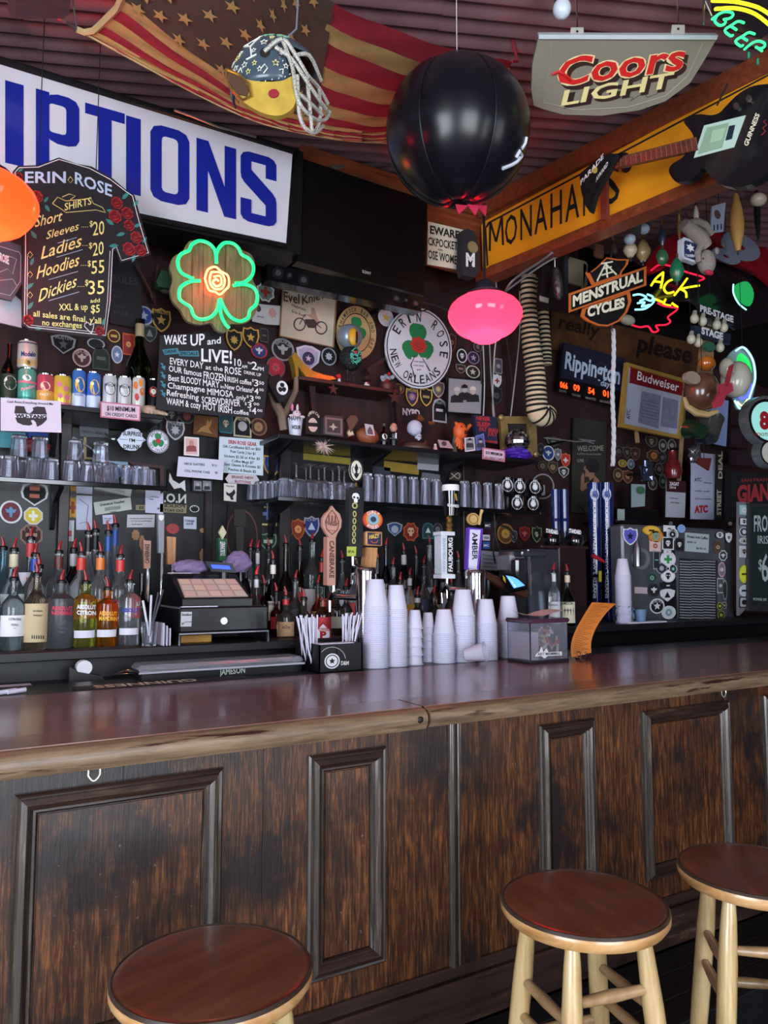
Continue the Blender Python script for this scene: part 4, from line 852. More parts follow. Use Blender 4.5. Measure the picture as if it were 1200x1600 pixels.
cupstack(619,914,1033,35,'the second tall stack from the straws')
cupstack(648,953,1031,26,'the left one of two narrow stacks',n=5);cupstack(669,957,1030,21,'the right one of two narrow stacks',n=6,Y=2.66)
cupstack(694,952,1029,34,'the short stack right of the narrow ones')
cupstack(724,921,1028,37,'the tall stack behind the fallen cup');cupstack(760,936,1028,34,'the stack right of the fallen cup')
cupstack(795,931,1028,34,'the stack behind the napkin caddy',Y=2.63)
c=P(737,1018,Y=2.49);M_=Matrix.Rotation(math.radians(62),3,'Y')@Matrix.Rotation(.3,3,'X')
obj('plastic_cup',MB().lathe([(0,0),(.024,0),(.026,.003),(.038,.078),(.041,.082),(.038,.082),(.024,.006)],(c.x-.03,c.y,c.z-.012),22,M=Matrix.Rotation(1.25,3,'Y')@Matrix.Rotation(.9,3,'X')),CUPM,label='clear plastic cup fallen on its side by the stacks',cat='cup')
cupstack(975,873,973,24,'the lone stack on the right counter, bag at its foot',Y=2.98,z0=ZC)
bg_=MB();X=P(975,960,Y=2.98).x
vs=[];
for j in range(7):
 for i in range(16):a=2*PI*i/16;r=.052+.006*math.sin(i*5.1+j*2.3)+.004*math.cos(j*7+i*3);vs.append((X+r*math.cos(a),2.98+r*math.sin(a),ZC+.002+j*.016))
bg_.add(vs,[(j*16+i,j*16+(i+1)%16,(j+1)*16+(i+1)%16,(j+1)*16+i) for j in range(6) for i in range(16)])
obj('plastic_bag',bg_,mat('f0f0ff',.1,trans=.95,ior=1.1),label='crumpled clear bag round the foot of the lone cup stack',cat='bag',smooth=False)
# straw box ---------------------------------------------------------
xa,xb=P(499,1035,Y=2.54).x,P(566,1035,Y=2.54).x;zt3=P(530,1006,Y=2.54).z;YBK=2.76
bx=thing('straw_box','black cardboard straw and napkin box with a round white logo','box',((xa+xb)/2,2.6,LZ))
BB=mat('0e0e12',.35);mb=MB();mb.box(xa,xb,2.54,2.545,LZ,zt3).box(xa,xa+.004,2.54,YBK,LZ,zt3).box(xb-.004,xb,2.54,YBK,LZ,zt3).box(xa,xb,YBK-.004,YBK,LZ,zt3).box(xa,xb,2.54,YBK,LZ,LZ+.003)
obj('tray',mb,BB,bx);obj('divider',MB().box(xa,xb,2.60,2.604,LZ,zt3-.004),BB,bx);obj('divider',MB().box((xa+xb)/2-.02,(xa+xb)/2-.017,2.54,2.70,LZ,zt3-.004),BB,bx)
obj('napkin_pad',MB().box(xa+.005,xb-.03,2.55,2.598,LZ+.003,zt3+.002),PAPER,bx)
BPL=2.539
ring('logo_ring',pp(519,1033,circ(20),24,24),pp(519,1033,circ(20),20,20),BPL,WHT,bx,.0005,.001);flat('logo',pp(519,1033,circ(16),17,17),BPL,WHT,bx,th=.0005,off=.001)
flat('logo',pp(519,1033,star(5,.5),10,10),BPL,BB,bx,th=.0005,off=.002);T(bx,[('D&M',(533,1039),(545,1039),6,.02)],BPL,WHT,.002)
strokes(bx,'logo_arc',[[(519+21*math.cos(t),1031-20*math.sin(t)) for t in[.1+i*.3 for i in range(9)]]],BPL,WHT,.0008,.001,4)
def straws(x0,x1,y0,y1,n,lab):
 for i in range(n):
  u=(i+.5)/n;x=x0+(x1-x0)*u;Y=2.66+.05*math.sin(i*2.4);t=P(x+(u-.4)*2,y0+3*math.sin(i*1.9),Y=Y);b_=P(x,y1,Y=Y);b_.z=LZ+.006;b_.x=max(xa+.009,min(xb-.009,b_.x))
  obj('paper_straw',MB().tube([b_,t],.0032,6),mat('dcd8ec',.7),label='white paper-wrapped straw in '+lab,cat='straw',group='straws in '+lab)
straws(463,496,963,1010,13,'the left bundle of the black box');straws(535,566,960,1010,13,'the right bundle of the black box')
# napkin caddy ------------------------------------------------------
xa,xb=P(829,1030,Y=2.34).x,P(888,1030,Y=2.34).x;zc0,zc1=BARZ,P(850,972,Y=2.34).z
cd=thing('napkin_caddy','clear plastic napkin caddy with a plum lid and sticker, on the bar','caddy',((xa+xb)/2,2.41,BARZ))
PLM=mat('4a2a3c',.25,coat=.4);CL=mat('d8d8e4',.08,trans=.9,ior=1.15)
obj('base',MB().box(xa-.004,xb+.004,2.336,2.484,zc0,zc0+.012,.004),mat('2a2430',.3),cd)
obj('lid',MB().box(xa-.008,xb+.008,2.33,2.49,zc1-.004,zc1+.014,.007),PLM,cd)
mb=MB();mb.box(xa,xb,2.34,2.343,zc0+.012,zc1).box(xa,xa+.003,2.34,2.48,zc0+.012,zc1).box(xb-.003,xb,2.34,2.48,zc0+.012,zc1).box(xa,xb,2.477,2.48,zc0+.012,zc1);obj('clear_wall',mb,CL,cd)
obj('divider',MB().box(xa+.06,xa+.063,2.345,2.475,zc0+.012,zc1-.01),CL,cd)
obj('napkin_stack',MB().box(xa+.006,xa+.055,2.35,2.47,zc0+.014,zc1-.04,.003),mat('c9b6b8',.8),cd)
for i in range(34):
 random.seed(i+50);x=xa+.075+random.random()*(xb-xa-.11);zz=zc0+.02+random.random()*(zc1-zc0-.05);a=random.random()*3;c=Vector((x,2.352+random.random()*.03,zz));u=Vector((math.cos(a),.1,math.sin(a)))*.02;w=Vector((-math.sin(a),.05,math.cos(a)))*.006
 obj('sugar_packet',MB().prism([c-u-w,c+u-w,c+u+w,c-u+w],(0,.003,0)),mat(random.choice(['c8b4a4','d8d0c8','a8503c','7a2a24','c4a06a','e0dcd4']),.6),cd)
st_=flat('sticker',[(836,1026),(838,1022),(843,1018),(846,1010),(849,1019),(854,1013),(857,1019),(878,1018),(878,1024),(856,1025),(851,1029),(846,1025)],2.338,WHT,cd,th=.001,off=.001)
T(st_,[('ART MAMMAL',(840,1024),(876,1023),4,.02)],2.338,INK,.003)
c=P(836,958,Y=2.42)
mb=MB();vs=[]
for i in range(9):
 for j in range(5):u,v=i/8,j/4;vs.append((c.x-.085+.21*u,2.40+.10*v-.03*u,zc1+.015+.035*(1-u)*(.4+.6*v)*abs(math.cos(u*3.0+.2))+.03*u*u))
mb.add(vs,[(i*5+j,(i+1)*5+j,(i+1)*5+j+1,i*5+j+1) for i in range(8) for j in range(4)]);obj('paper_napkin',mb,mat('d8b8b4',.85),label='pinkish paper napkin lying on the caddy lid',cat='napkin',fix=False)
# orange menu and its clip -----------------------------------------
Lp=[Vector(p) for p in((893,1027,2.38),(892,1008,2.385),(899,985,2.40),(913,960,2.43),(925,941,2.46))];Rp=[Vector(p) for p in((924,1020,2.36),(924,1002,2.365),(932,980,2.38),(948,957,2.41),(963,943,2.44))]
Lc,Rc=crom(Lp,4),crom(Rp,4);G=[[P(*(l.lerp(r,j/4))[:2],Y=l.lerp(r,j/4)[2]) for j in range(5)] for l,r in zip(Lc,Rc)]
def sheet(G,d=(0,0,0)):
 d=Vector(d);n=len(G[0]);mb=MB();mb.add([p+d for r in G for p in r],[(i*n+j,(i+1)*n+j,(i+1)*n+j+1,i*n+j+1) for i in range(len(G)-1) for j in range(n-1)]);return mb
mn=obj('menu_strip',sheet(G),mat('c9752c',.7),label='curling orange printed menu strip held in a clip on the bar',cat='menu',fix=False)
mb=MB()
for i in range(2,len(G)-1):
 for q in range(2):
  a,b_=G[i][0].lerp(G[i][-1],.12),G[i][0].lerp(G[i][-1],.55+.3*((i*7+q)%3)/2);dn=(G[i-1][0]-G[i][0])*(.5*q);o=Vector((-.001,-.002,0));a+=dn+o;b_+=dn+o;t=(G[i-1][0]-G[i][0]).normalized()*.0018
  mb.add([a,b_,b_+t,a+t],[(0,1,2,3)])
obj('printed_line',mb,mat('4a2410',.7),mn,smooth=False,fix=False)
c=P(908,1018,Y=2.35);cl=thing('binder_clip','small chrome spring clip holding the orange menu','clip',(c.x,c.y,BARZ))
obj('jaw',MB().box(c.x-.016,c.x+.016,c.y-.012,c.y+.022,BARZ,BARZ+.012,.003),CHROME,cl)
for s in(-1,1):obj('wire_arm',MB().tube([(c.x-.009,c.y+s*.01,BARZ+.008),(c.x-.011,c.y+s*.02-.004,BARZ+.026),(c.x,c.y+s*.022-.004,BARZ+.036),(c.x+.011,c.y+s*.02-.004,BARZ+.026),(c.x+.009,c.y+s*.01,BARZ+.008)],.0015,6),CHROME,cl)
# chrome beer towers and tap handles --------------------------------
def tower(x,w,yt,label,xs,yb_=940):
 Y=2.72;r=w/2*hxs(x,yt,Y);X=P(x,yt,Y=Y).x;z1=P(x,yt,Y=Y).z
 t=thing('beer_tower',label,'beer tower',(X,Y,LZ));obj('column',MB().lathe([(r*1.25,LZ),(r*1.25,LZ+.012),(r,LZ+.016),(r,z1-.03),(r*1.05,z1-.028),(r*1.05,z1-.012),(r*.95,z1-.004),(r*.6,z1),(0,z1)],(X,Y,0),24),CHROME,t)
 for px,py in xs:
  c=P(px,py,Y=2.83);obj('faucet',MB().tube([(X,Y,c.z-.05),(c.x,2.80,c.z-.045),(c.x,2.83,c.z-.03),(c.x,2.83,c.z)],[.012,.013,.011,.006],10),CHROME,t);obj('spout',MB().tube([(c.x,2.83,c.z-.03),(c.x,2.87,c.z-.06),(c.x,2.87,c.z-.11)],[.009,.008,.007],8),CHROME,t)
 return t
tower(572,34,885,'wide chrome beer tower behind the tallest cup stack',[(522,915),(556,872),(582,890)])
tower(742,32,889,'chrome beer tower under the purple tap handle',[(698,905),(742,890)])
YTAP=2.83
TW=wood('tap_pine',[(.25,'8a5c34'),(.55,'b88550'),(.8,'d0a06a')],(9,9,.8),.4)
PINK=mat('b98a78',.5,var=.1)
def stub(t,px,yb,Y=YTAP,h=14):
 a=P(px,yb-1,Y=Y);b_=P(px,yb+h,Y=Y);obj('ferrule',MB().tube([b_,a],[.006,.009],8),CHROME,t)
# leaf-topped paddle
t=thing('beer_tap','pinkish wooden tap handle with a leaf-shaped head and carved lettering','tap handle',P(521,915,Y=YTAP))
flat('head',[(519,790),(524,797),(531,803),(534,813),(533,824),(527,834),(525,840),(515,840),(509,832),(504,822),(504,810),(509,802),(515,797)],YTAP-.02,PINK,t,th=.018)
ring('head_rim',pp(519,817,[(0,1),(.5,.6),(.85,.1),(.7,-.5),(0,-.9),(-.7,-.5),(-.85,.1),(-.5,.6)],26,42),pp(519,817,[(0,1),(.5,.6),(.85,.1),(.7,-.5),(0,-.9),(-.7,-.5),(-.85,.1),(-.5,.6)],23,38),YTAP-.02,mat('6a4238',.5),t,.001,.0185)
T(t,[('PARISH',(509,820),(529,822),7,.03),('|||',(513,811),(525,812),6,.02),('~~~',(512,830),(526,831),4,.02)],YTAP-.02,mat('6a4238',.5),.020)
a,b_=P(512,838,Y=YTAP-.03),P(525,915,Y=YTAP-.03);obj('paddle',MB().box(a.x,b_.x,YTAP-.03,YTAP+.012,b_.z,a.z,.003),PINK,t)
def vtext(par,s,x,y0,y1,h,Y,m,off=.003,b=.02,up=False):
 """lettering that runs down a handle (each glyph turned a quarter)"""
 mb=MB();vs,fs=glyph(s,b);x0=min(v[0] for v in vs);x1=max(v[0] for v in vs);H=caph()
 add_text(mb,[(x+(y/H-.5)*h*(-1 if up else 1),(y1-(xx-x0)/(x1-x0)*(y1-y0)) if up else(y0+(xx-x0)/(x1-x0)*(y1-y0))) for xx,y in vs],fs,Y,off);return obj('lettering',mb,m,par,smooth=False,fix=False)
vtext(t,'CANEBRAKE',518.5,845,903,7,YTAP-.03,mat('4a2a22',.6));stub(t,521,915)
a=P(512,838,Y=YTAP-.012)
# black skull handle
t=thing('beer_tap','tall black tap handle with a skull and links, fleur-de-lis medallion on top','tap handle',P(556,870,Y=YTAP))
flat('medallion',pp(557,735,circ(20),20,33),YTAP-.02,mat('d4d0c4',.3),t,th=.012);ring('medallion_rim',pp(557,735,circ(20),22,35),pp(557,735,circ(20),18,31),YTAP-.02,mat('3a2a20',.3,.4),t,.002,.012)
fl_=MB();slab(fl_,[(557,724),(560,731),(558,738),(561,742),(557,748),(553,742),(556,738),(554,731)],YTAP-.02,.001,.0125);obj('fleur_de_lis',fl_,INK,t,smooth=False)
strokes(t,'fleur_de_lis',[[(556,742),(551,738),(550,731),(553,729)],[(558,742),(563,739),(564,732),(561,730)]],YTAP-.02,INK,.0015,.013)
obj('finial',MB().lathe([(.004,0),(.008,.004),(.005,.01),(.007,.016),(.004,.022)],tuple(P(556,762,Y=YTAP)),10),BRASS,t)
a,b_=P(546,761,Y=YTAP-.025),P(567,870,Y=YTAP-.025);obj('paddle',MB().add([(a.x,YTAP-.025,a.z),(b_.x+.006,YTAP-.025,a.z),(b_.x-.004,YTAP-.025,b_.z),(a.x-.006+.002,YTAP-.025,b_.z),(a.x,YTAP+.01,a.z),(b_.x+.006,YTAP+.01,a.z),(b_.x-.004,YTAP+.01,b_.z),(a.x-.004,YTAP+.01,b_.z)],[(0,1,2,3),(4,7,6,5),(0,4,5,1),(1,5,6,2),(2,6,7,3),(3,7,4,0)]),mat('101010',.3,coat=.5),t,smooth=False)
HB=YTAP-.026
flat('skull',pp(556,778,[(-.9,.3),(-.6,.85),(0,1),(.6,.85),(.9,.3),(.8,-.1),(.45,-.3),(.4,-.9),(-.4,-.9),(-.45,-.3),(-.8,-.1)],13,16),HB,WHT,t,th=.001);flat('eye_socket',pp(553.5,777,circ(8),3.5,4),HB,BLK,t,th=.001,off=.001);flat('eye_socket',pp(559,778,circ(8),3.5,4),HB,BLK,t,th=.001,off=.001)
for i,y in enumerate((790,803,814,825,835,845)):
 ring('link',pp(554.5-i*.3,y,circ(10),6 if i else 9,10),pp(554.5-i*.3,y,circ(10),3 if i else 5,6),HB,mat('b8b070',.5),t,.001)
flat('green_label',[(542,854),(557,854),(556,869),(542,869)],HB,mat('a9b84a',.5),t,th=.001);T(t,[('IPA',(544,864),(554,864),4,.02)],HB,INK,.002);stub(t,551,870)
# eyeball handle
t=thing('beer_tap','wooden tap handle with a cube and an orange eyeball disc','tap handle',P(580,890,Y=YTAP))
flat('disc',pp(583,812,circ(22),30,29),YTAP-.02,mat('cf4a2c',.4),t,th=.014)
for w,c_ in((24,'d88a3c'),(17,'8ab0c8'),(9,'2a3a4a')):flat('disc_ring',pp(583.5,811.5,circ(18),w,w),YTAP-.02,mat(c_,.4),t,th=.001,off=.013+(30-w)*.0002)
ARC(t,'CURLY',(583,812),12.2,12,140,40,4.5,YTAP-.02,WHT,.0185,.02,3.2);ARC(t,'BOGLEY',(583,812),12.2,12,225,315,4.5,YTAP-.02,WHT,.0185,.02,3,inward=True)
a,b_=P(572,830,Y=YTAP-.035),P(598,853,Y=YTAP-.035);obj('cube',MB().box(a.x,b_.x,YTAP-.035,YTAP+.02,b_.z,a.z,.004),TW,t);YH_=YTAP-.0355
flat('cube_print',[(574.5,832),(595.5,834),(595.5,852),(574.5,850)],YH_,mat('2a2048',.4),t,th=.0008);T(t,[('HAZY',(577,842),(593,840),6,.04)],YH_,mat('e0c050',.5),.002);strokes(t,'smile',[[(579,845),(583,848),(588,848),(591,844)]],YH_,mat('c06a3a',.5),.002,.001)
obj('paddle',MB().add([P(573,855,Y=YTAP-.02),P(590,856,Y=YTAP-.02),P(587,890,Y=YTAP-.02),P(569,889,Y=YTAP-.02),P(573,855,Y=YTAP-.02)+Vector((0,.035,0)),P(590,856,Y=YTAP-.02)+Vector((0,.035,0)),P(587,890,Y=YTAP-.02)+Vector((0,.035,0)),P(569,889,Y=YTAP-.02)+Vector((0,.035,0))],[(0,1,2,3),(4,7,6,5),(0,4,5,1),(1,5,6,2),(2,6,7,3),(3,7,4,0)]),TW,t,smooth=False);stub(t,578,890)
# stout glass handle
c=P(704,758,Y=YTAP);c2=P(704,806,Y=YTAP);r=13.5*hxs(704,780,YTAP);ybr=P(704,831,Y=YTAP).z
t=thing('beer_tap','white tap handle under a miniature pint of stout, brass collar between','tap handle',P(698,905,Y=YTAP));hh=c.z-c2.z
obj('stout_glass',MB().lathe([(0,c2.z),(r*.68,c2.z),(r*.72,c2.z+.01),(r*.95,c2.z+hh*.6),(r,c2.z+hh*.8),(0,c2.z+hh*.8)],(c.x,YTAP,0),22),mat('0e0c0e',.12,coat=1),t);obj('foam',MB().lathe([(r,c2.z+hh*.8),(r*1.01,c2.z+hh*.95),(r*.97,c.z),(0,c.z)],(c.x,YTAP,0),22),WHT,t)
mb=MB();v,f=text_px('GUINNESS',(699,791),(717,793),4,.03);add_text(mb,v,f,('cyl',c.x,YTAP,r),.001);obj('lettering',mb,WHT,t,smooth=False,fix=False)
mb=MB();mb.add([P(x,y,pl=('cyl',c.x,YTAP,r)) for x,y in((709,772),(713,771),(715,783),(711,781))],[(0,1,2,3)]);obj('harp',mb,GOLD,t,smooth=False,fix=False)
obj('collar',MB().lathe([(.012,ybr),(.016,ybr+.012),(.011,ybr+.02),(.018,ybr+.035),(.011,ybr+.045),(.016,ybr+.06),(.010,c2.z)],(P(702,820,Y=YTAP).x,YTAP,0),12),BRASS,t)
a,b_=P(689,830,Y=YTAP-.03),P(711,904,Y=YTAP-.03);wx=b_.x-a.x
obj('paddle',MB().box(a.x+.004,b_.x-.004,YTAP-.028,YTAP+.03,b_.z+.02,a.z-.018,.002),mat('cdd2dc',.4),t,label='white body');obj('end_cap',MB().box(a.x,b_.x,YTAP-.034,YTAP+.034,b_.z,b_.z+.02,.002),mat('d8dce4',.35),t);obj('end_cap',MB().box(a.x,b_.x,YTAP-.034,YTAP+.034,a.z-.018,a.z,.002),mat('d8dce4',.35),t)
flat('dark_face',[(699,836),(709,837),(709,897),(699,896)],YTAP-.029,INK,t,th=.001);vtext(t,'FAUBOURG',704,840,893,6,YTAP-.03,WHT,.0015,.03,True);vtext(t,'NEW ORLEANS',694,841,893,4,YTAP-.029,mat('8aa0b0',.5),.0015,.0,True);stub(t,698,905,h=30)
# purple amber handle
t=thing('beer_tap','purple-edged white tap handle lettered AMBER with a gold disc on top','tap handle',P(741,890,Y=YTAP))
flat('back_plate',[(732,824),(755,826),(748,892),(729,890)],YTAP-.02,mat('6a3fb4',.35),t,th=.02);flat('front_plate',[(734.5,827),(751,828),(745,889),(732,888)],YTAP-.02,mat('dcd8ec',.4),t,th=.001,off=.02)
vtext(t,'AMBER',742,832,875,8,YTAP-.04,mat('2a2a40',.5),.0025,.02);flat('disc',pp(740,811,circ(18),18,19),YTAP-.02,mat('c9a468',.35),t,th=.012);ring('disc_rim',pp(740,811,circ(18),15,16),pp(740,811,circ(18),12,13),YTAP-.02,mat('8a5a28',.4),t,.001,.0125)
obj('figure',MB().tube([P(748,820,Y=YTAP-.02),P(749,812,Y=YTAP-.02),P(751,804,Y=YTAP-.02),P(753,797,Y=YTAP-.02)],[.008,.010,.006,.009],8),mat('c9a468',.35),t);stub(t,741,890)
# handles standing in front of the register mirror
def simple_tap(label,px,y0,y1,w,m,head=None,Y=3.45,txt=None,tc=WHT):
 t=thing('beer_tap',label,'tap handle',P(px,y1,Y=Y));flat('paddle',[(px-w*.55,y0),(px+w*.55,y0+w*.1),(px+w*.45,y1),(px-w*.45,y1)],Y,m,t,th=.03)
 if head:flat('head',pp(px+head[4] if len(head)>4 else px,head[0],SHP[head[3]],head[1],head[2]),Y-.03,mat(head[5] if len(head)>5 else 'c8c0a0',.5),t,th=.015)
 if txt:vtext(t,txt,px,y0+6,y1-8,w*.6,Y,tc,.033,.02,True)
 obj('tap_post',MB().tube([(P(px,y1,Y=Y).x,Y-.015,ZC),(P(px,y1,Y=Y).x,Y-.015,P(px,y1,Y=Y).z)],.008,8),CHROME,t);return t
simple_tap('weathered wooden tap handle in front of the mirror, left of four',230,844,888,11,PINK,txt='CANEBRAKE',tc=INK);simple_tap('grey tap handle with a white skull by the mirror',252,803,864,9,mat('8a8e98',.4),(809,8,10,'s',0,'e0e0e0'))
simple_tap('wooden tap handle with a red eye disc by the mirror',268,838,882,13,TW,(826,20,16,'c',2,'8a2a2a'));simple_tap('green tap handle with a fleur-de-lis head by the mirror',348,840,876,12,mat('1c5a3c',.4),(832,12,22,'d',0,'c8c4a0'),txt='DUBONNET')
simple_tap('dark stout tap handle with a pale top by the mirror',375,822,880,11,mat('15130f',.3),(809,18,26,'b',0,'1a1612'))
# cash register ------------------------------------------------------
YR=2.88;xa,xb=P(280,986,Y=YR).x,P(419,987,Y=YR).x;RB=mat('101014',.35,coat=.2)
rg=thing('cash_register','black touch-screen cash register on its drawer, beside the clear bottles','cash register',((xa+xb)/2,YR+.18,ZC))
z1,z2=P(340,987,Y=YR).z,P(340,948,Y=YR).z
mb=MB();mb.box(xa,xb,YR,YR+.34,z1-.008,z1-.001).box(xa,xa+.008,YR,YR+.34,ZC,z1-.008).box(xb-.008,xb,YR,YR+.34,ZC,z1-.008).box(xa,xb,YR+.33,YR+.34,ZC,z1-.008);obj('open_stand',mb,mat('1a1a20',.3,.5),rg)
obj('stand_edge',MB().tube([(xa,YR-.001,ZC),(xa,YR-.001,z1-.004),(xb,YR-.001,z1-.004),(xb,YR-.001,ZC)],.004,6),mat('9a9aa0',.3,.8),rg);obj('cash_box',MB().box(xa+.03,xa+.16,YR+.1,YR+.25,ZC,ZC+.03,.003),mat('b8863a',.6),rg)
dr=obj('drawer',MB().box(xa,xb,YR,YR+.36,z1,z2,.006),RB,rg);c=P(349,970,Y=YR);obj('lock',MB().tube([(c.x,YR-.008,c.z),(c.x,YR+.002,c.z)],.014,14),CHROME,dr);obj('drawer_line',MB().box(xa+.02,xb-.02,YR-.002,YR+.001,c.z-.001,c.z+.001),mat('2a2a30',.3),dr)
lb=flat('price_sticker',[(283,956),(300,956),(299,979),(282,979)],YR-.001,mat('b8b8bc',.5),dr,th=.001);T(lb,[('Snake',(284,962),(299,962),3.5,.02),('$7',(284,976),(288,976),3,.02)],YR-.001,INK,.0025)
xa2,xb2=P(285,945,Y=YR+.03).x,P(394,945,Y=YR+.03).x;zf=P(340,936,Y=YR+.03).z;zbk=P(320,898,Y=YR+.25).z
obj('console',MB().prism([(xa2,YR+.03,z2),(xa2,YR+.03,zf),(xa2,YR+.22,zbk),(xa2,YR+.34,zbk+.005),(xa2,YR+.34,z2)],(xb2-xa2,0,0)),RB,rg,smooth=False)
nrm=Vector((0,-(zbk-zf),.19)).normalized();q=[Vector((xa2+.012,YR+.03,zf))+Vector((0,.19*.08,(zbk-zf)*.08)),Vector((xb2-.012,YR+.03,zf))+Vector((0,.19*.08,(zbk-zf)*.08)),Vector((xb2-.02,YR+.03,zf))+Vector((0,.19*.8,(zbk-zf)*.8)),Vector((xa2+.02,YR+.03,zf))+Vector((0,.19*.8,(zbk-zf)*.8))]
scn=obj('screen',MB().prism([p+nrm*.003 for p in q],-nrm*.004),glow('a08880',.2),rg,smooth=False)
for i in range(5):
 for j in range(3):
  a0,b0=q[0].lerp(q[1],(i+.08)/5),q[0].lerp(q[1],(i+.92)/5);a1,b1=q[3].lerp(q[2],(i+.08)/5),q[3].lerp(q[2],(i+.92)/5);pts=[a0.lerp(a1,(j+.1)/3),b0.lerp(b1,(j+.1)/3),b0.lerp(b1,(j+.9)/3),a0.lerp(a1,(j+.9)/3)]
  obj('screen_button',MB().prism([p+nrm*.0035 for p in pts],-nrm*.0005),glow(['b89a90','b4a298','c0a494'][(i+j)%3],.27),scn,smooth=False)
dp=[P(x,y,Y=YR+.17) for x,y in((322,877),(363,880),(369,895),(330,893))];dn_=(dp[1]-dp[0]).cross(dp[3]-dp[0]).normalized();dn_=dn_ if dn_.y<0 else-dn_
obj('customer_display',MB().prism(dp,-dn_*.04),RB,rg,smooth=False);lcd=[(329,882),(358,884),(361,890),(332,888)];flat('blue_readout',lcd,YR+.168,glow('2a48ff',1.4),rg,th=.001)
obj('display_neck',MB().tube([P(350,905,Y=YR+.2),P(350,890,Y=YR+.2)],.02,10),RB,rg)
def crumple(name,label,c,rx,ry,rz,m,cat='bag',amp=.25,seed=0):
 mb=MB();vs=[];n,h=18,10
 for j in range(h+1):
  t=PI*j/h
  for i in range(n):
   a=2*PI*i/n;p=Vector((math.sin(t)*math.cos(a),math.sin(t)*math.sin(a),-math.cos(t)));k=1+amp*noise.noise(p*2.3+Vector((seed,0,0)))+amp*.6*noise.noise(p*6+Vector((seed,4,0)))
   vs.append(Vector((p.x*rx*k,p.y*ry*k,max(p.z*rz*k,-rz*.8)))+Vector(c))
 mb.add(vs,[(j*n+i,j*n+(i+1)%n,(j+1)*n+(i+1)%n,(j+1)*n+i) for j in range(h) for i in range(n)]);return obj(name,mb,m,label=label,cat=cat,smooth=False)
PB=mat('b09ac8',.3,trans=.5,ior=1.1)
c=P(298,886,Y=YR+.26);crumple('plastic_bag','crumpled lilac plastic bag left of the register display',(c.x,c.y,c.z),.075,.05,.03,PB,seed=2)
c=P(372,880,Y=YR+.32);crumple('plastic_bag','crumpled lilac plastic bag right of the register display',(c.x,c.y,c.z),.06,.05,.05,PB,seed=9)
g=[P(x,y,Y=YR+.2) for x,y in((262,895),(300,893),(318,902),(272,905))];obj('receipt_papers',MB().prism([Vector((p.x,p.y,zbk+.008))+Vector((0,.05 if i>1 else 0,0)) for i,p in enumerate(g)],(0,0,-.003)),mat('c8b8c8',.8),label='pinkish receipt papers lying on the register top',cat='paper',smooth=False)
g=Vector((xa+.02,YR+.01,z2));obj('receipt_paper',MB().box(xa+.01,xa+.15,YR+.004,YR+.028,z2,z2+.003),PAPER,label='white slip of paper on the cash drawer edge',cat='paper')
# pens in a glass
c=P(233,1020,Y=2.93);X,Yp=c.x,2.93
t=thing('pen_glass','clear glass full of pens at the register','glass',(X,Yp,ZC));obj('glass_wall',MB().lathe([(0,ZC),(.026,ZC),(.034,ZC+.09),(.031,ZC+.09),(.023,ZC+.01),(0,ZC+.01)],(X,Yp,0),18),GL,t)
for dx,dz,c_,l in((-.012,.17,'d8d8dc','white pen leaning left in the glass'),(.002,.19,'c8ccd4','pale grey pen in the middle of the glass'),(.014,.2,'2a2a30','black pen in the glass'),(.022,.21,'3a3a44','dark pen leaning far right in the glass')):
 obj('pen',MB().tube([(X-dx*.3,Yp,ZC+.014),(X+dx*2.2,Yp+.008,ZC+dz)],[.004,.0045],8),mat(c_,.3),label=l,cat='pen',group='pens by the register')
# ice well with clear lid, jameson box, bar mats, tape, clothes
xa,xb=P(222,1045,Y=2.62).x,P(476,1030,Y=2.62).x;zl_=P(222,1040,Y=2.62).z
w_=thing('garnish_tray','long black garnish tray under a clear plastic lid','tray',((xa+xb)/2,2.7,.9));obj('tray_body',MB().box(xa,xb,2.64,2.74,.9,zl_-.03,.004),mat('0c0c10',.3),w_)
obj('clear_lid',MB().box(xa-.01,xb,2.62,2.745,zl_-.028,zl_,.012),mat('e8e8f4',.1,trans=.85,ior=1.2),w_);obj('lid_rim',MB().tube([(xa-.01,2.62,zl_-.026),(xb,2.62,zl_-.026)],.004,6),mat('c8c8d4',.2,trans=.3),w_)
T(w_,[('JAMESON',(343,1055),(383,1051),9,.02)],2.639,mat('a8b0a8',.5),.002)
# upside-down stout mat on the aisle edge of the bar
mt=obj('bar_mat',MB().box(P(120,1074,Y=2.51).x,P(385,1052,Y=2.51).x,2.505,2.6,LZ,LZ+.006,.002),mat('101013',.6),label='black rubber bar mat with upside-down stout lettering',cat='bar mat')
TP=(Vector((0,0,LZ+.0065)),Vector((0,0,1)));mb=MB();vs,fs=glyph('GUINNESS',.02);x0=min(v[0] for v in vs);x1=max(v[0] for v in vs);A_,B_=P(312,1056,Y=2.52).x,P(150,1070,Y=2.52).x
mb.add([(A_+(B_-A_)*(x-x0)/(x1-x0),2.585-(y/caph())*.06,LZ+.0066) for x,y in vs],fs);obj('lettering',mb,CREAM,mt,smooth=False,fix=False)
for i,(x,l) in enumerate(((15,'left'),(30,'right'))):
 c=P(x,1068,Y=2.56);obj('rolled_napkin',MB().tube([(c.x-.03,2.56,LZ+.008),(c.x+.02,2.58,LZ+.01)],.007,8),PAPER,label='small white rolled napkin at the far left of the ledge, '+l,cat='napkin')
c=P(25,1040,Y=2.86);obj('folded_paper',MB().box(c.x-.05,c.x+.05,2.80,2.9,1.0602,1.064),PAPER,label='folded white papers on the lower step at left',cat='paper')
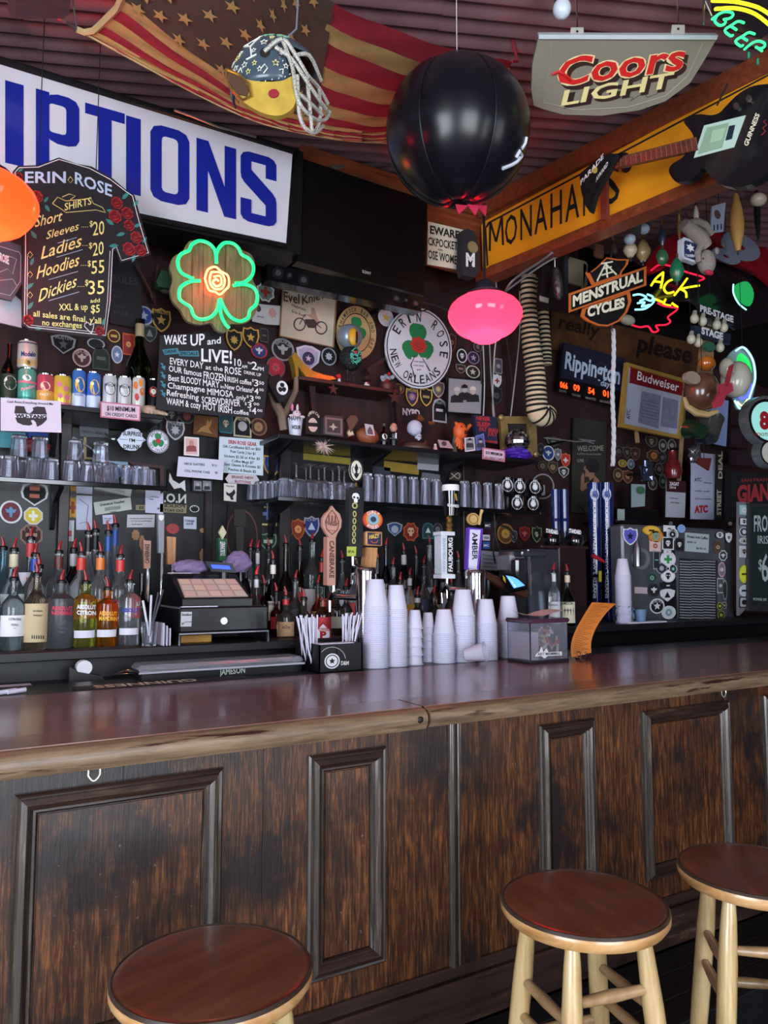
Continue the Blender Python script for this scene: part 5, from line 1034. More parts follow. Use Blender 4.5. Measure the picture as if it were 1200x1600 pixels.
c=P(131,1018,Y=2.86);t=thing('tape_dispenser','black tape dispenser with a white roll below the bottles','dispenser',(c.x,2.86,1.06));obj('body',MB().prism([(c.x-.05,2.83,1.06),(c.x+.07,2.83,1.06),(c.x+.06,2.83,1.08),(c.x-.02,2.83,1.10),(c.x-.05,2.83,1.12)],(0,.05,0)),BLK,t);obj('tape_roll',MB().tube([(c.x-.0,2.835,1.112),(c.x-.0,2.875,1.112)],.026,16),WHT,t)
c=P(200,1030,Y=2.86);t=thing('wire_whisk','small wire whisk lying on the lower step','whisk',(c.x,2.86,1.06))
for k in range(4):obj('wire',MB().tube([(c.x-.05+.1*u,2.86+.015*math.sin(PI*u)*math.cos(k*PI/4),1.078+.015*math.sin(PI*u)*math.sin(k*PI/4)) for u in[i/8 for i in range(9)]],.0012,5),CHROME,t)
# folded invoices beside the register
for i in range(3):obj('invoice',MB().box(P(250+i*5,1000,Y=2.95).x,P(250+i*5,1000,Y=2.95).x+.003,2.90,3.0,ZC,ZC+.085-.01*i),PAPER,label=['white folded invoice, nearest of three standing','white folded invoice, middle of three standing','white folded invoice, rear of three standing'][i]+' beside the register',cat='paper')
# ================================================================= hanging things
HOR=Vector((cy_,-sy_,0));FH=Vector((sy_,cy_,0))
# pendant lamps
def lamp(px,py_top,py_bot,pyc,w,Yl,hexc,label,energy,ext=None):
 c=P(px,pyc,Y=Yl);R=w/2*hxs(px,pyc,Yl);zt=c.z+R*.62;zb_=c.z-R*.74
 t=thing('pendant_lamp',label,'lamp',(c.x,Yl,zb_),'schoolhouse pendant lamps above the bar')
 m=bpy.data.materials.new('shade_'+hexc);m.use_nodes=True;nt=m.node_tree;b=nt.nodes['Principled BSDF'];out=nt.nodes['Material Output']
 b.inputs['Base Color'].default_value=lin(hexc);b.inputs['Roughness'].default_value=.12;b.inputs['Coat Weight'].default_value=1;b.inputs['Emission Color'].default_value=lin(hexc);b.inputs['Emission Strength'].default_value=.16
 tr=nt.nodes.new('ShaderNodeBsdfTranslucent');tr.inputs[0].default_value=lin(hexc);mx=nt.nodes.new('ShaderNodeMixShader');mx.inputs[0].default_value=.55
 nt.links.new(b.outputs[0],mx.inputs[1]);nt.links.new(tr.outputs[0],mx.inputs[2]);nt.links.new(mx.outputs[0],out.inputs[0])
 pr=[(.46,.60),(.5,.56),(.66,.50),(.82,.40),(.93,.28),(.99,.14),(1,.04),(.97,-.07),(.9,-.2),(.82,-.31),(.75,-.39),(.68,-.44),(.6,-.48),(.52,-.50),(.48,-.535),(.41,-.60),(.28,-.68),(.12,-.73),(0,-.74)]
 obj('glass_shade',MB().lathe([(a*R,c.z+b*R) for a,b in pr],(c.x,Yl,0),40),m,t,label='glowing glass shade',fix=False)
 IR=mat('2a2c38',.4,.5)
 obj('canopy',MB().lathe([(R*.5,zt-.012),(R*.5,zt+.004),(R*.3,zt+.012),(R*.27,zt+.05),(R*.2,zt+.062),(R*.08,zt+.07),(0,zt+.07)],(c.x,Yl,0),24),IR,t)
 obj('rod',MB().tube([(c.x,Yl,zt+.06),(c.x,Yl,CEIL+.03)],.006,8),mat('1c1c22',.4,.4),t)
 l=bpy.data.lights.new('lamp_bulb','POINT');l.energy=energy;l.color=(1,.55,.5);l.shadow_soft_size=.035;o=bpy.data.objects.new('lamp_bulb',l);COL.objects.link(o);o.parent=t;o.location=(0,0,c.z+.0-zb_)
lamp(758,460,537,495,116,2.75,'f02440','pink glass pendant lamp over the bar, on a black rod',15)
lamp(-28,262,370,318,164,2.75,'f83412','orange-red glass pendant lamp cut by the left edge',13)
# flag ----------------------------------------------------------------
fz=[3.42,3.34,3.36,3.46,3.64]
cols=[[(290,-80),(270,-66),(250,-52),(236,-42),(222,-31),(208,-20),(198,-11),(190,-3),(183,13),(170,26),(157,39),(147,48),(132,51),(120,46)],
  [(400,-160),(396,-105),(390,-55),(384,-5),(378,35),(372,72),(367,102),(363,127),(362,140),(361,150),(360,158),(360,163),(360,168),(360,173)],
  [(502,-8),(491,24),(484,50),(480,88),(479,120),(478,147),(478,168),(478,183),(478,192),(478,198),(478,202),(478,205),(478,207),(478,209)],
  [(690,72),(672,100),(648,120),(626,143),(612,163),(605,182),(602,197),(600,205),(600,210),(600,214),(600,217),(600,219),(600,221),(600,223)],
  [(800,96),(797,106),(794,116),(791,126),(788,136),(785,146),(782,156),(779,166),(777,176),(775,186),(774,194),(773,202),(772,210),(771,216)]]
rows=[]
for j in range(14):rows.append(crom([P(*cols[i][j],z=fz[i]) for i in range(5)],8))
FT=mat('a88a55',.85,var=.12,vs=40,bump=.1);FRED=mat('8c1f2e',.85,var=.12,vs=40,bump=.1);FBL=mat('4a3830',.9,var=.12,vs=30,bump=.1)
flg=thing('flag','faded stars and stripes flag slung under the tin roof','flag',rows[13][0])
def strip(r0,r1,a,b,m,nm,sub=3,th=.0):
 G=[[r0[i].lerp(r1[i],q/sub)+Vector((0,0,.004*math.sin(i*1.3+q*2))) for q in range(sub+1)] for i in range(a,b+1)];return obj(nm,sheet(G),m,flg,fix=False)
for j in range(13):
 strip(rows[j],rows[j+1],17 if j<7 else 0,32,FRED if j%2==0 else FT,'stripe')
cn=strip(rows[0],rows[7],0,17,FBL,'canton',12)
def fpt(s,t): # s along (0..1 of canton), t across (0..1)
 i=s*16.9;a=int(i);f=i-a;r=t*6.99;b=int(r);g=r-b
 p=rows[b][a].lerp(rows[b][a+1],f);q=rows[b+1][a].lerp(rows[b+1][a+1],f);return p.lerp(q,g)
for k in range(9):
 for i in range(6 if k%2==0 else 5):
  s,t=(i+.5+(0 if k%2==0 else .5))/6,(k+.5)/9;c=fpt(s,t);u=(fpt(min(1,s+.03),t)-c).normalized();v=(c-fpt(s,max(0,t-.05))).normalized();n=u.cross(v).normalized();n=n if n.z<0 else-n
  c+=n*.01;obj('star',MB().add([c+(u*a-v*b)*.030 for a,b in star(5,.42)],[tuple(range(10))]),FT,cn,smooth=False,fix=False)
hem=[rows[j][0] for j in range(14)];obj('hoist_band',MB().tube(hem,.012,6),mat('b8a070',.8),flg);obj('hem',MB().tube(rows[13],.004,5),mat('b8a070',.8),flg)
obj('corner_tie',MB().tube([rows[0][-1],rows[0][-1]+Vector((.05,.02,.03)),rows[0][-1]+Vector((.02,.02,.12))],.006,6),FRED,flg)
for j in(0,13):obj('flag_cord',MB().tube([rows[j][0],Vector((rows[j][0].x-.05,rows[j][0].y,CEIL+.02))],.003,5),mat('4a4a4a',.5),flg)
# brown wooden thing and orange strip at the top left
c=[P(x,y,z=3.5) for x,y in((8,-30),(105,-30),(110,0),(109,22),(100,29),(25,30),(14,22))]
obj('wooden_board',MB().prism(c,(0,0,.04)),wood('board_brown',[(.3,'2a1410'),(.6,'4a261a'),(.8,'6a3a28')],(1,6,6),.35),label='brown wooden board hanging at the top left corner',cat='board')
# football helmet -----------------------------------------------------
c=P(430,135,Y=1.98);hx=hxs(430,135,1.98)
hl=thing('football_helmet','hand-painted football helmet hanging from the roof, shamrocks and glass drawn on it','helmet',(c.x,c.y,c.z-.13))
R3=Matrix(((HOR.x,FH.x,0),(HOR.y,FH.y,0),(0,0,1))) # local x = right in view, y = away, z = up
def hp(px,py,d=0):return c+HOR*((px-430)*hx)+Vector((0,0,1))*((135-py)*hx)+FH*d
SHM=mat('3c4c58',.3,var=.4,vs=25,coat=.4)
mb=MB();n,h=32,20;rx,ry,rz=70*hx,62*hx,72*hx;cc=c+HOR*(2*hx)+Vector((0,0,-2*hx));vs=[];ok={}
for j in range(h+1):
 t=PI*.78*j/h
 for i in range(n):
  a=2*PI*i/n;p=Vector((math.sin(t)*math.cos(a),math.sin(t)*math.sin(a),math.cos(t)));vs.append(cc+R3@Vector((p.x*rx*1.02,p.y*ry,p.z*rz)))
fs=[]
for j in range(h):
 for i in range(n):
  a=2*PI*(i+.5)/n;t=PI*.78*(j+.5)/h;x,z_=math.sin(t)*math.cos(a),math.cos(t)
  if x>.4 and z_<.45:continue # face opening, to the right
  if z_<(-.38 if math.sin(a)<.1 else-.02):continue
  fs.append((j*n+i,j*n+(i+1)%n,(j+1)*n+(i+1)%n,(j+1)*n+i))
mb.add(vs,fs);shl=obj('shell',mb,SHM,hl,fix=False);lnr=MB();lnr.add([cc+(v-cc)*.9 for v in vs],fs);obj('liner',lnr,mat('4a3424',.7),hl,fix=False);sm=shl.modifiers.new('thick','SOLIDIFY');sm.thickness=.006;sm.offset=0
HY=mat('b0933c',.4,var=.4,vs=22,coat=.2)
def hslab(name,pts,d,th,m,par=hl):return obj(name,MB().prism([hp(x,y,d) for x,y in pts],FH*th),m,par,smooth=False)
hslab('jaw_flap',crom([Vector(p) for p in((366,150),(372,168),(380,188),(400,205),(425,218),(448,220),(466,208),(472,185),(474,165),(466,158),(450,166),(425,168),(400,165),(380,156))],3,True),-rz*.82,.02,HY)
hslab('flap_hole',[(437+8*math.cos(t),187+7*math.sin(t)) for t in[i*PI/6 for i in range(12)]],-rz*.84,.004,mat('8a1f2a',.5));hslab('neck_pad',[(368,152),(388,162),(400,178),(398,192),(384,188),(372,172)],-rz*.85,.01,mat('4a3020',.5))
ring_=[(366,150),(385,158),(400,172),(404,192),(392,198),(376,184),(367,166),(366,150)];obj('gold_trim',MB().tube([hp(x,y,-rz*.86) for x,y in ring_],.004,6),BRASS,hl)
hslab('ear_hole',[(424+8*math.cos(t),125+8*math.sin(t)) for t in[i*PI/6 for i in range(12)]],-ry-.002,.006,mat('17130f',.6))
def on_shell(px,py): # nearest shell point seen at that pixel
 x=(px-430)*hx-2*hx;z_=(135-py)*hx+2*hx;q=1-(x/(rx*1.02))**2-(z_/rz)**2;return cc+HOR*x+Vector((0,0,z_))-FH*(ry*math.sqrt(max(.02,q))+.006)
def hdraw(nm,lines,m,r=.0018):
 mb=MB()
 for L in lines:mb.tube([on_shell(x,y) for x,y in L],r,5)
 return obj(nm,mb,m,shl)
WP,GP,YP_=mat('d8dcd0',.5),mat('7aa888',.5),mat('d8cf8a',.5)
def cl(x,y,r):return[[(x+r*.6*math.cos(a)+r*.5*math.cos(t),y-r*.6*math.sin(a)+r*.5*math.sin(t)) for t in[i*PI/4 for i in range(9)]] for a in(PI/2,PI*7/6,-PI/6)]
hdraw('painted_shamrock',cl(424,73,9)+cl(447,79,9),GP);hdraw('martini_glass',[[(388,98),(412,88),(400,108),(388,98)],[(400,108),(403,128)],[(395,131),(411,127)],[(386,92),(396,104)]],WP,.0025)
for i,(x,y,s) in enumerate(((379,118,5),(376,135,5),(392,138,5),(408,140,4),(421,104,6),(438,106,5),(432,92,4),(406,118,4),(384,112,4),(440,142,5),(416,150,4),(455,145,4),(398,150,4),(370,120,4),(412,78,4))):hdraw('painted_star',[[(x+s*a,y-s*b) for a,b in star(5,.45)+[star(5,.45)[0]]]],WP if i%3 else YP_,.0012)
hdraw('painted_dot',[[(x,y),(x+.8,y+.5)] for x,y in((378,152),(385,158),(394,163),(404,165),(414,167),(424,167),(434,165),(444,163),(453,160),(460,155),(441,113),(448,118),(452,128),(450,138),(443,145),(395,70),(405,64),(415,62))],WP,.0028)
hdraw('painted_scroll',[[(418,150),(424,144),(428,150),(422,157)],[(445,152),(451,150),(450,157)],[(380,145),(386,140),(388,148)]],WP)
CG=wood('cage',[(.42,'2a2a2c'),(.5,'d8d4c8'),(.56,'8a867c')],(60,60,60),.4)
for L in([(423,125,-1.05),(450,108,-1.1),(470,130,-1),(485,150,-.8),(500,150,-.3),(512,160,.1)],[(450,108,-1.1),(465,150,-1.05),(470,185,-1),(478,205,-.9),(495,208,-.5),(508,190,0),(514,165,.3)],[(440,120,-1.08),(462,135,-1.05),(482,160,-.9),(500,175,-.5),(512,175,0)],
 [(472,160,-1),(474,210,-.9),(480,230,-.8),(490,233,-.6),(498,225,-.4),(505,200,0)],[(470,185,-1),(488,190,-.7),(505,190,-.2)],[(466,130,-1),(488,120,-.8),(503,135,-.2)],[(485,150,-.8),(488,190,-.7),(492,232,-.6)],[(500,150,-.3),(502,190,-.2),(496,226,-.4)]):
 obj('face_guard_bar',MB().tube(crom([hp(x,y,d*ry) for x,y,d in L],4),.0058,7),CG,hl)
obj('hanging_wire',MB().tube([hp(452,75,0),hp(440,62,0),hp(462,40,0),hp(464,0,0),Vector((hp(464,-40,0).x,hp(464,-40,0).y,CEIL+.02))],.003,6),mat('8a90a0',.4,.5),hl)
for x,y in((430,110),(447,130)):hslab('bolt',[(x+3*math.cos(t),y+3*math.sin(t)) for t in[i*PI/4 for i in range(8)]],-ry-.006,.004,CHROME)
# black inflatable ball ----------------------------------------------
c=P(715,208,Y=2.25);R=113*hxs(715,208,2.25)
bl=thing('inflatable_ball','big glossy black inflated ball hanging on a string','ball',(c.x,c.y,c.z-R));VB=mat('101018',.28,var=.3,bump=.1,vs=5)
tilt=Matrix.Rotation(math.radians(8),3,'X')@Matrix.Rotation(math.radians(-6),3,'Y')
for k in range(6):
 mb=MB();vs=[];n,h=10,28
 for j in range(h+1):
  t=PI*j/h
  for i in range(n+1):
   u=i/n;a=2*PI*(k+u)/6+.42;bul=1-.028*(abs(2*u-1)**4);wr=.004*math.sin(a*18)*(abs(math.cos(t))**8);r=R*(bul+wr)*(1 if t<PI*.93 else 1-.6*(t-PI*.93))
   vs.append(c+tilt@Vector((r*math.sin(t)*math.cos(a),r*math.sin(t)*math.sin(a),r*math.cos(t)*.98)))
 mb.add(vs,[(j*(n+1)+i,j*(n+1)+i+1,(j+1)*(n+1)+i+1,(j+1)*(n+1)+i) for j in range(h) for i in range(n)]);pn=obj('panel',mb,VB,bl)
 obj('seam',MB().tube([c+tilt@Vector((.976*R*math.sin(t)*math.cos(2*PI*k/6+.42),.976*R*math.sin(t)*math.sin(2*PI*k/6+.42),.958*R*math.cos(t))) for t in[PI*(.04+.92*i/24) for i in range(25)]],.0035,5),mat('15151d',.3),pn)
obj('string',MB().tube([c+Vector((0,0,R*.97)),Vector((c.x,c.y,CEIL+.02))],.0015,5),WHT,bl)
def on_ball(px,py):r_=ray(px,py).normalized();oc=EYE-c;b=oc.dot(r_);q=b*b-oc.dot(oc)+(R*1.0)**2;return EYE+r_*(-b-math.sqrt(max(0,q)))
def on_ball2(px,py):p=on_ball(px,py);return p+(p-c).normalized()*.001
mb=MB()
for L in([(785,263),(800,257),(808,252),(812,245)],[(806,246),(811,236),(815,243),(810,250)],[(815,232),(820,224),(822,214)]):mb.tube([on_ball2(*p) for p in L],[.007]*len(L),6)
obj('white_marking',mb,mat('c8ccd8',.5),bl)
rp=MB();
for x,y,a in((722,330,-.3),(740,328,.2),(752,326,.5)):p=on_ball(x,322);rp.prism([p+Vector((-.03,0,0)),p+Vector((.03,0,.01)),p+Vector((.045*a+.0,0,-.035))],(0,.004,0))
obj('red_ribbon',rp,mat('c02848',.5),bl,smooth=False)
# bulb holder at the ceiling
c=P(878,14,z=3.55);t=thing('bare_bulb','unlit white bulb in a grey socket under the roof','bulb',(c.x,c.y,3.5));obj('glass_bulb',MB().sphere((c.x,c.y,3.55),.034,.034,.038),mat('cdd8e4',.2),t);obj('socket',MB().lathe([(.026,3.58),(.03,3.6),(.03,3.64),(.05,3.65),(.05,CEIL+.02)],(c.x,c.y,0),16),mat('4a4a50',.4),t)
# beer sign on tin ----------------------------------------------------
CP=plane(P(840,60,z=3.5),P(1118,62,z=3.5),P(900,178,z=3.33));cu=mat('7d7668',.4,var=.12,vs=5)
ol=[(842,56),(870,58),(930,60),(1000,58),(1060,55),(1122,57),(1100,95),(1078,130),(1040,158),(1000,172),(940,181),(880,179),(850,171),(834,165),(830,140),(832,100)]
cs=flat('tin_beer_sign',ol,CP,cu,th=.02,label='tan curved beer sign with red script hung under the roof',cat='sign')
flat('top_edge',[(842,54),(1122,55),(1120,62),(842,61)],CP,mat('b8c0c4',.4),cs,th=.03)
for x0,y0 in((892,43),(1050,39)):fl2=flat('hanger_tab',[(x0,y0),(x0+20,y0),(x0+20,y0+18),(x0-2,y0+18)],CP,mat('a8a498',.4),cs,th=.004,off=.004);flat('tab_hole',pp(x0+10,y0+6,circ(8),4,4,0),CP,INK,fl2,th=.001,off=.009)
obj('chain',MB().tube([P(902,44,pl=CP),Vector((P(902,44,pl=CP).x,P(902,44,pl=CP).y,CEIL+.02))],.003,5),CHROME,cs);obj('chain',MB().tube([P(1060,42,pl=CP),Vector((P(1060,42,pl=CP).x,P(1060,42,pl=CP).y,CEIL+.02))],.003,5),CHROME,cs)
rs_=mat('c4201f',.4);script=[[(898,92),(905,84),(915,84),(918,92),(912,96)],]
def word(par,dx,dy,m,bold,off):
 T(par,[('Coors',(866+dx,135+dy),(1066+dx,108+dy),42,bold,.25)],CP,m,off)
word(cs,5,6,mat('2c1410',.5),.05,.022);word(cs,0,0,mat('e0c894',.5),.045,.0235);word(cs,0,0,rs_,.02,.025)
sw=mat('2c1410',.5);strokes(cs,'swash',[[(863,116),(872,112),(884,118),(893,126)]],CP,rs_,.006,.024)
for dx,dy,m,o_,b in((5,4,sw,.022,.05),(0,0,mat('d8c88a',.5),.024,.02)):T(cs,[('LIGHT',(876+dx,166+dy),(1048+dx,137+dy),25,b,.25,1)],CP,m,o_)
strokes(cs,'autograph',[[(958,156),(975,148),(990,153),(985,158),(1005,145),(1012,152),(1028,146)]],CP,INK,.001,.021,4)
strokes(cs,'inner_border',[[(862,64),(858,110),(848,160),(900,172),(980,168),(1040,150),(1075,118),(1098,68)]],CP,mat('9a9484',.4),.002,.021,4)
# BEER neon -----------------------------------------------------------
BPn=PL(1.55);nb=thing('beer_neon','neon sign reading BEER in green below a yellow arch','neon sign',P(1160,90,Y=1.55))
flat('backing',[(1108,-30),(1215,-30),(1215,40),(1190,60),(1150,48),(1115,20)],1.60,mat('1a1a24',.3),nb,th=.006)
def ntube(par,nm,L,m,pl,r,off=.02):
 oo,n=asp(pl);return obj(nm,MB().tube(crom([P(x,y,pl=(oo+n*off,n)) for x,y in L],4),r,8),m,par)
NY,NGR=glow('fff020',1.4),glow('30ff80',1.4)
ntube(nb,'yellow_tube',[(1113,1),(1150,3),(1185,12),(1210,28)],NY,BPn,.006);ntube(nb,'yellow_tube',[(1118,14),(1150,13),(1180,22),(1208,44)],NY,BPn,.006)
def q_(x,y):return(1000+x/6,y/6)
for L in([(675,180),(740,132),(800,110),(860,118),(872,145),(840,172),(785,182)],[(730,140),(700,195),(745,238),(795,222),(800,190)],[(975,215),(920,200),(860,235),(795,285),(845,335),(870,330)],[(850,245),(905,280)],[(1075,320),(1020,305),(960,340),(895,385),(940,432),(965,425)],[(950,345),(1005,380)],
 [(980,462),(1050,405),(1110,385),(1165,405),(1165,440),(1120,455),(1085,440)],[(1110,455),(1145,480)]):ntube(nb,'green_tube',[q_(*p) for p in L],NGR,BPn,.0042)
obj('hanging_chain',MB().tube([P(1098,40,Y=1.55),P(1100,0,Y=1.55),P(1096,-60,Y=1.55)],.004,6),STEEL,nb);obj('hanging_chain',MB().tube([P(1112,25,Y=1.56),P(1088,-30,Y=1.55)],.003,6),STEEL,nb)
for x,y in((1170,82),(1184,92)):obj('tube_end',MB().tube([P(x,y,Y=1.54),P(x,y+9,Y=1.54)],.004,6),mat('1f8a6a',.3),nb)
# guitar --------------------------------------------------------------
o_,n_=BP;GPn=(o_+n_*.16,n_);GB=mat('0f0f15',.2,coat=.8)
gt=thing('guitar','black electric guitar lettered with a stout brand, hung on the yellow sign','guitar',P(1130,285,pl=GPn))
body=crom([Vector(p) for p in[(800+x/3,y/3) for x,y in((805,570),(840,545),(880,535),(930,540),(970,530),(1000,500),(1050,450),(1110,410),(1180,395),(1260,400),(1320,470),(1330,580),(1300,700),(1230,790),(1150,850),(1060,878),(980,865),(935,830),(900,790),(880,800),(850,835),(800,850),(765,850),(735,805),(750,770),(790,745),(810,725),(815,700),(850,650),(838,615))]],3,True)
flat('body',body,GPn,GB,gt,th=.04)
for(a,b,c_,d,m,o2,nm) in(((900,588),(1095,540),(1040,690),(852,740),mat('b8d4c8',.35),.041,'clock_plate'),((915,598),(1015,575),(985,690),(870,722),mat('8fae94',.3),.044,'clock_face'),((1018,590),(1045,585),(1030,650),(1000,658),mat('1a2a3a',.2),.044,'clock_window'),((940,612),(1000,598),(980,655),(925,670),mat('a8c8a8',.3),.046,'clock_print')):
 flat(nm,[(800+x/3,y/3) for x,y in(a,b,c_,d)],GPn,m,gt,th=.003,off=o2)
for x,y in((1050,497),(1110,462)):flat('knob',pp(800+x/3,y/3,circ(10),10,12,0),GPn,CHROME,gt,th=.012,off=.04)
flat('neck',[(1087,214),(1090,234),(959,263),(956,252),(975,243)],GPn,wood('guitar_neck',[(.3,'4a2a1c'),(.6,'6d4230'),(.8,'8a5a40')],(6,6,1),.4),gt,th=.02,off=.03)
mb=MB()
for i in range(16):u=i/16;a=Vector((1087,215)).lerp(Vector((962,250)),u);b=Vector((1090,233)).lerp(Vector((962,262)),u);mb.tube([P(a.x,a.y,pl=(GPn[0]+GPn[1]*.052,GPn[1])),P(b.x,b.y,pl=(GPn[0]+GPn[1]*.052,GPn[1]))],.0012,4)
obj('frets',mb,mat('b8a890',.3,.6),gt)
mb=MB()
for i in range(6):mb.tube([P(1088,216+i*3,pl=(GPn[0]+GPn[1]*.056,GPn[1])),P(958,253+i*1.8,pl=(GPn[0]+GPn[1]*.056,GPn[1]))],.0007,4)
obj('strings',mb,STEEL,gt);flat('headstock',[(963,240),(978,238),(960,262),(950,268),(952,250)],GPn,BLK,gt,th=.02,off=.03);obj('tuner',MB().tube([P(975,240,pl=GPn),P(970,245,pl=GPn)],.008,6),STEEL,gt)
mb=MB();vs,fs=glyph('GUINNESS',.03);x0=min(v[0] for v in vs);x1=max(v[0] for v in vs);pu=lambda u,v:(1166+20*u+v*9*-1*0+(-11)*(1-v)*0,227-50*u)
add_text(mb,[(1169+19*((x-x0)/(x1-x0))+(y/caph())*3-7+(1-y/caph())*9-3,226-50*((x-x0)/(x1-x0))+(1-y/caph())*3) for x,y in vs],fs,GPn,.042);obj('lettering',mb,CREAM,gt,smooth=False,fix=False)
strokes(gt,'red_script',[[(1190,211),(1196,205),(1192,200),(1198,195),(1193,190),(1197,187)]],GPn,RED,.0015,.041)
obj('strap_hook',MB().tube([P(1137,130,pl=GPn),P(1120,165,pl=GPn)],.004,5),BLK,gt)
pn=[(905,272),(925,255),(940,246),(955,240),(962,240),(950,268),(940,285),(930,305),(922,332),(915,322),(908,300)]
pe=flat('award_fin',pn,(o_+n_*.22,n_),mat('141418',.4),th=.03,label='black pointed award pennant hanging from the guitar head',cat='pennant');PF=(o_+n_*.251,n_)
T(pe,[('PARADE',(907,290),(943,247),8,.02),('AWARD',(931,285),(950,258),7,.02)],PF,WHT,.002);flat('emblem',pp(929,265,circ(10),9,12,0),PF,mat('b8a84a',.4),pe,th=.001)
obj('red_ribbon',MB().prism([P(945,285,pl=BP)+n_*.02,P(955,283,pl=BP)+n_*.02,P(956,345,pl=BP)+n_*.02,P(946,348,pl=BP)+n_*.02],n_*.02),mat('7a3428',.7),label='faded red ribbon strip under the guitar head',cat='ribbon')
obj('sign_bolt',MB().sphere(P(981,262,pl=BP)+n_*.01,.028,.028,.028),BLK,label='dark round knob on the yellow sign below the guitar neck',cat='knob')
# conduits -----------------------------------------------------------
cf=lambda L,r,lab,m=cond:obj('conduit',MB().tube(crom([P(x,y,Y=Y) for x,y,Y in L],6),r,7),m,label=lab,cat='conduit')
cf([(960,-30,2.3),(1000,0,2.3),(1040,22,2.2),(1085,40,2.1),(1120,52,2.0),(1145,75,2.0),(1153,105,2.0),(1150,135,2.0),(1138,163,2.0)],.009,'grey flexible conduit looping down past the tan beer sign')
cf([(785,470,3.1),(800,440,3.0),(850,405,2.9),(900,370,2.8),(980,340,2.7),(1060,310,2.6),(1125,285,2.5)],.007,'pale metal pipe curving up under the yellow sign, upper of two')
cf([(790,455,3.1),(850,412,2.95),(900,388,2.85),(980,350,2.75),(1060,318,2.65),(1128,290,2.5)],.006,'pale metal pipe curving up under the yellow sign, lower of two')
cf([(520,262,3.35),(600,257,3.5),(640,256,3.5),(830,256,3.5),(870,254,3.5)],.012,'straight metal pipe under the roof behind the ball')
for i,(L,c_) in enumerate((([(775,440),(778,500),(772,560),(770,640),(775,660)],'c8c8c8'),([(780,470),(790,520),(800,600),(796,660)],'2a2a2e'),([(755,540),(757,600),(755,655)],'b8b8bc'),([(765,537),(768,600),(773,652)],'8a8a90'),([(640,450),(680,460),(720,452),(760,430)],'1a1a1e'),([(560,462),(600,478),(650,488),(700,470)],'1a1a1e'),([(645,468),(700,485),(745,520),(752,600)],'2a2a2e'),([(812,455),(812,520),(804,600),(798,650)],'b0b0b0'))):
 obj('cable',MB().tube(crom([P(x,y,Y=3.6-.01*i) for x,y in L],5),.004,5),mat(c_,.5),label=['white cable hanging beside the pink lamp','black cable hanging right of the pink lamp','pale cable hanging below the pink lamp','grey cable hanging below the pink lamp','black cable drooping below the cream notice','black cable drooping under the soundbar','dark cable running down behind the pink lamp','pale cable beside the striped stuffed snake'][i],cat='cable')
# ================================================================= curios on the middle upper shelf
YQ=3.43
def bp_(px,Y=YQ):return P(px,700,Y=Y).x
def wid(w,px,Y=YQ):return w*hxs(px,690,Y)
def zat(px,py,Y=YQ):return P(px,py,Y=Y).z
X=bp_(461);r=wid(12,461)
t=thing('bunny_cup','white HAPPY HOUR plastic cup with a small pink bunny inside','cup',(X,YQ,ZU));obj('cup',MB().lathe([(0,ZU),(r*.72,ZU),(r,ZU+.1),(r*.95,ZU+.1),(0,ZU+.08)],(X,YQ,0),20),mat('d8dcf0',.3,trans=.2),t)
mb=MB();
for s,p1,p2 in(('HAPPY',(452,656),(471,658)),('HOUR',(456,670),(470,671))):v,f=text_px(s,p1,p2,6,.02);add_text(mb,v,f,('cyl',X,YQ,r*.93),.003)
obj('lettering',mb,INK,t,smooth=False,fix=False)
PK=mat('d8c0cc',.8);zb_=ZU+.1
bun=obj('bunny',MB().sphere((X+.005,YQ-.005,zb_+.022),.022,.02,.021),PK,t)
for s in(-1,1):obj('ear',MB().sphere((X+.005+s*.014-.008,YQ,zb_+.055),.007,.006,.020,10,8),mat('d87a9a',.7) if s<0 else PK,bun);obj('arm',MB().sphere((X+.005+s*.03,YQ-.01,zb_+.01),.014,.008,.008,10,8),PK,bun);obj('eye',MB().sphere((X+.005+s*.008,YQ-.024,zb_+.027),.0025,.0025,.0025,8,6),INK,bun)
def cutout(name,label,cat,pts,m,th=.03,Y=YQ,**k):return flat(name,pts,Y,m,th=th,label=label,cat=cat,**k)
t=cutout('arched_tin','black arched tin badge with a pale masked face, beside the bunny cup','badge',[(478,678),(478,655),(483,644),(490,640),(497,645),(501,656),(501,680)],mat('121015',.4),.02)
flat('face',pp(489,664,circ(12),15,22),YQ,mat('c8b0a4',.5),t,th=.001,off=.02);flat('mask',[(481,660),(497,661),(497,667),(481,666)],YQ,INK,t,th=.001,off=.0215);ARC(t,'AMERICAN',(490,656),9,12,160,20,4,YQ,CREAM,.0212,.01,2.4)
t=cutout('carved_box','dark square carved wooden box, middle of the curio shelf','box',[(506,651),(510,648),(536,651),(537,683),(505,679)],mat('3a3234',.5,bump=.5,vs=60),.05);ring('frame',rect(508,653,535,679),rect(511,656,532,676),YQ,mat('6a6064',.4),t,.004,.05);flat('crest',pp(521,667,star(4,.4),14,12),YQ,mat('b0a49a',.4),t,th=.003,off=.05)
t=cutout('fish_head','brown dried fish with a gaping toothed mouth beside the football','curio',[(541,656),(548,649),(556,649),(560,656),(555,664),(550,672),(554,680),(545,683),(541,676),(546,668)],mat('5a4234',.5,bump=.4,vs=40),.03)
flat('teeth',[(543,676),(546,672),(548,676),(551,673),(553,679),(545,681)],YQ,mat('c8b8a0',.5),t,th=.003,off=.03)
c=Vector((bp_(574),YQ,ZU+.05));a=wid(20,574)
t=thing('football','brown leather football with a small photo card leaning on it','football',(c.x,YQ,ZU));obj('leather',MB().tube([c+Vector((-a+2*a*u,0,.01-.02*u)) for u in[i/16 for i in range(17)]],[.004+.048*math.sin(PI*i/16)**.75 for i in range(17)],18),mat('8a4a2c',.45,var=.3,bump=.4,vs=80),t)
